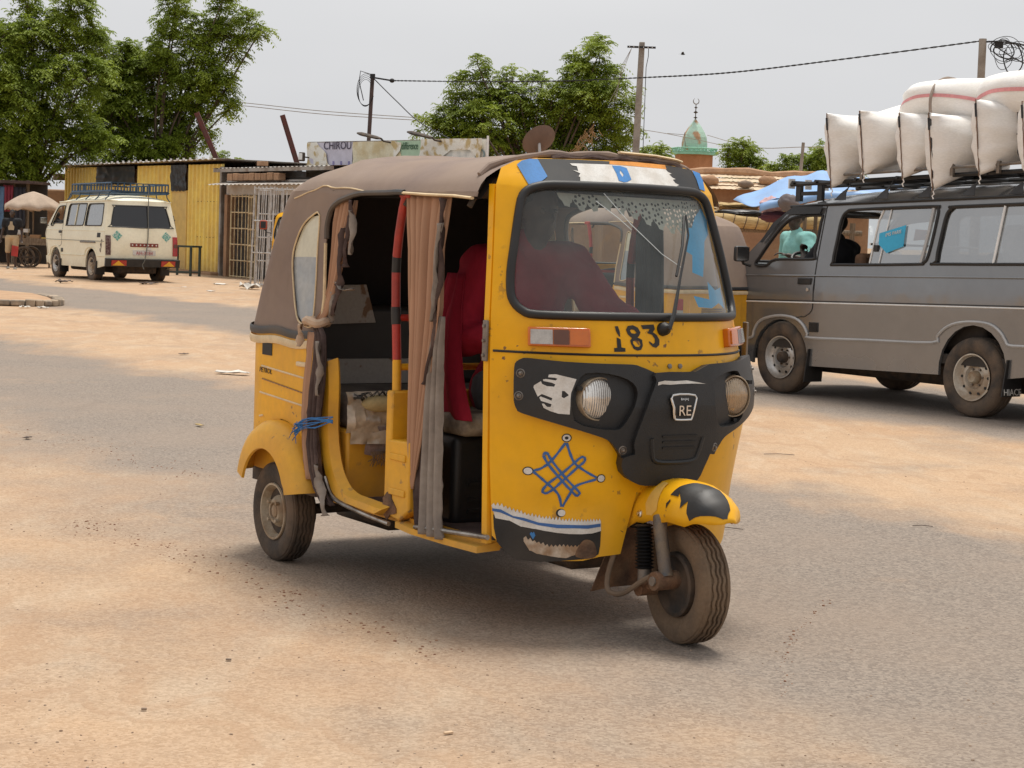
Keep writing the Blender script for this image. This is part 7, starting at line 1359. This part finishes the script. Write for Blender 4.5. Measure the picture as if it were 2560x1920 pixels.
P_cable([(-12, 66, 5.62), (-9.4, 65, 5.45), (-6.5, 64, 5.20), (-3.0, 62.5, 5.0)], .012, 'upper faint wire between the shed tree and the central tree', GALV); P_cable([(-12, 66, 5.52), (-9.4, 65, 5.35), (-6.5, 64, 5.10), (-3.0, 62.5, 4.92)], .012, 'lower faint wire between the shed tree and the central tree', GALV)
P_cable([(3.3, 70, 5.4), (5.5, 74, 5.42), (9, 84, 5.5)], .012, 'faint wire running from the concrete pole to the minaret', GALV); P_cable([(8.1, 84, 5.95), (9.5, 78, 5.2), (10.8, 70, 4.9), (14, 66, 4.6)], .014, 'faint wire running right from the minaret', GALV)
wp_ = MB().tube([(8.55, 60, 0), (8.77, 60, 4.52)], [.07, .05], 8).build('wooden_pole', GALV, None, label='leaning grey wooden pole before the tree left of the sacks', category='pole')
bd_ = empty('bird', (4.92, 60, 7.1), label='tiny dark bird flying right of the concrete pole', category='bird'); MB().ball((0, 0, 0), (.07, .03, .025), 10, 6).build('body', CABL, bd_); 
for s in (-1, 1): MB().add([(.04, 0, .01), (-.04, 0, .01), (-.05, s*.14, .05), (.01, s*.16, .06)], [(0, 1, 2, 3)]).build('wing', CABL, bd_)
MB().add([(-.05, 0, 0), (-.13, .03, 0), (-.13, -.03, 0)], [(0, 1, 2)]).build('tail', CABL, bd_)
# ------------------------------------------------------------------ litter
LIT = M('litter_paper', (.62, .58, .52), .8, var=.08, rnd=.12); LITD = M('dark_litter', (.11, .08, .065), .9, var=.15)
def scrap(x, y, w, d, lb, mat=LIT, seed=0, h=.02, rz=0):
    m = Matrix.Rotation(rz, 3, 'Z'); rr = [[V3((x, y, .012))+m @ V3((w*(i/5-.5)*(1+.25*noise.noise(V3((i, j, seed)))), d*(j/5-.5)*(1+.25*noise.noise(V3((j, i, seed+2)))), h*(.5+noise.noise(V3((i*.8, j*.8, seed)))))) for i in range(6)] for j in range(6)]
    o = MB().loft(rr, False).build('litter', mat, None, sm=30, label=lb, category='litter', group='litter on the ground'); q = o.modifiers.new('s', 'SOLIDIFY'); q.thickness = .004
W_ = [(-5.55, 40.2, .42, .3, 'crumpled white bag by the leaning white gates', LIT, .16), (-6.6, 43.0, .3, .2, 'flat white paper before the cream gate', LIT, .04), (-6.9, 40.0, .35, .15, 'pale scrap on the sand left of the crumpled bag', LIT, .03), (-6.1, 38.5, .22, .12, 'small white scrap in front of the crumpled bag', LIT, .03), (-2.55, 17.45, .32, .10, 'long white paper scrap beside the rickshaw canopy', LIT, .03), (-7.9, 41.4, .4, .2, 'dark rag on the sand behind the cream minibus', LITD, .06), (-9.55, 40.6, .38, .22, 'dark leaf litter in front of the cream minibus wheels', LITD, .07), (-6.2, 44.5, .4, .15, 'black strip by the cream gate', LITD, .03), (-7.1, 28.9, .22, .10, 'white scrap below the kerb end', LIT, .03), (-7.35, 28.8, .16, .08, 'smaller white scrap below the kerb', LIT, .03), (-3.42, 19.9, .10, .05, 'brown leaf on the sand strip left of the rickshaw', LITD, .008), (-2.98, 11.8, .07, .03, 'small brown chip at the left edge of the near sand', LITD, .008), (-2.1, 12.9, .09, .03, 'yellowish leaf on the left asphalt', M('dry_leaf', (.42, .30, .12), .8), .008)]
for i, (x, y, w, d, lb, m, h) in enumerate(W_): scrap(x, y, w, d, lb, m, i, h, i*.7)
for i, (x, y, l, a, lb, m) in enumerate(((-.14, 5.16, .028, .6, 'pale stick end on the sand at the bottom centre', M('pale_wood', (.62, .44, .28), .7)), (-.86, 5.95, .018, .1, 'flat grey stone on the sand at lower left', STONE), (-1.0, 5.30, .016, .2, 'little grey pebble near the lower left corner', STONE))): MB().box((x, y, .006), (l, .010 if i == 0 else .010, .006), Matrix.Rotation(a, 3, 'Z')).build(('stick', 'stone', 'stone')[i], m, None, bev=.002, label=lb, category='litter', group='litter on the ground')
for x, y, l, a, lb in ((1.05, 9.1, .16, -.25, 'thin dark twig on the asphalt right of the front wheel'), (2.05, 9.4, .10, .0, 'short dark twig far right on the asphalt'), (1.75, 12.4, .2, .05, 'dark twig on the sand near the minibus')): MB().tube([(x-l*math.cos(a)/2, y-l*math.sin(a)/2, .006), (x, y, .010), (x+l*math.cos(a)/2, y+l*math.sin(a)/2, .006)], .002, 5).build('twig', LITD, None, label=lb, category='litter', group='litter on the ground')
# mirror of the half-hidden rickshaw
index_children()
mr_ = MB().box((1.60, -.72, 1.38), (.05, .15, .18)).build('door_mirror', M('red_mirror_shell', (.35, .06, .03), .5), rick3, bev=.03); MB().box((1.628, -.72, 1.38), (.006, .10, .13)).build('mirror_face', BLKP, mr_); MB().tube([(1.58, -.56, 1.22), (1.60, -.66, 1.24), (1.60, -.71, 1.30)], .010, 6).build('mirror_arm', BLKP, mr_)
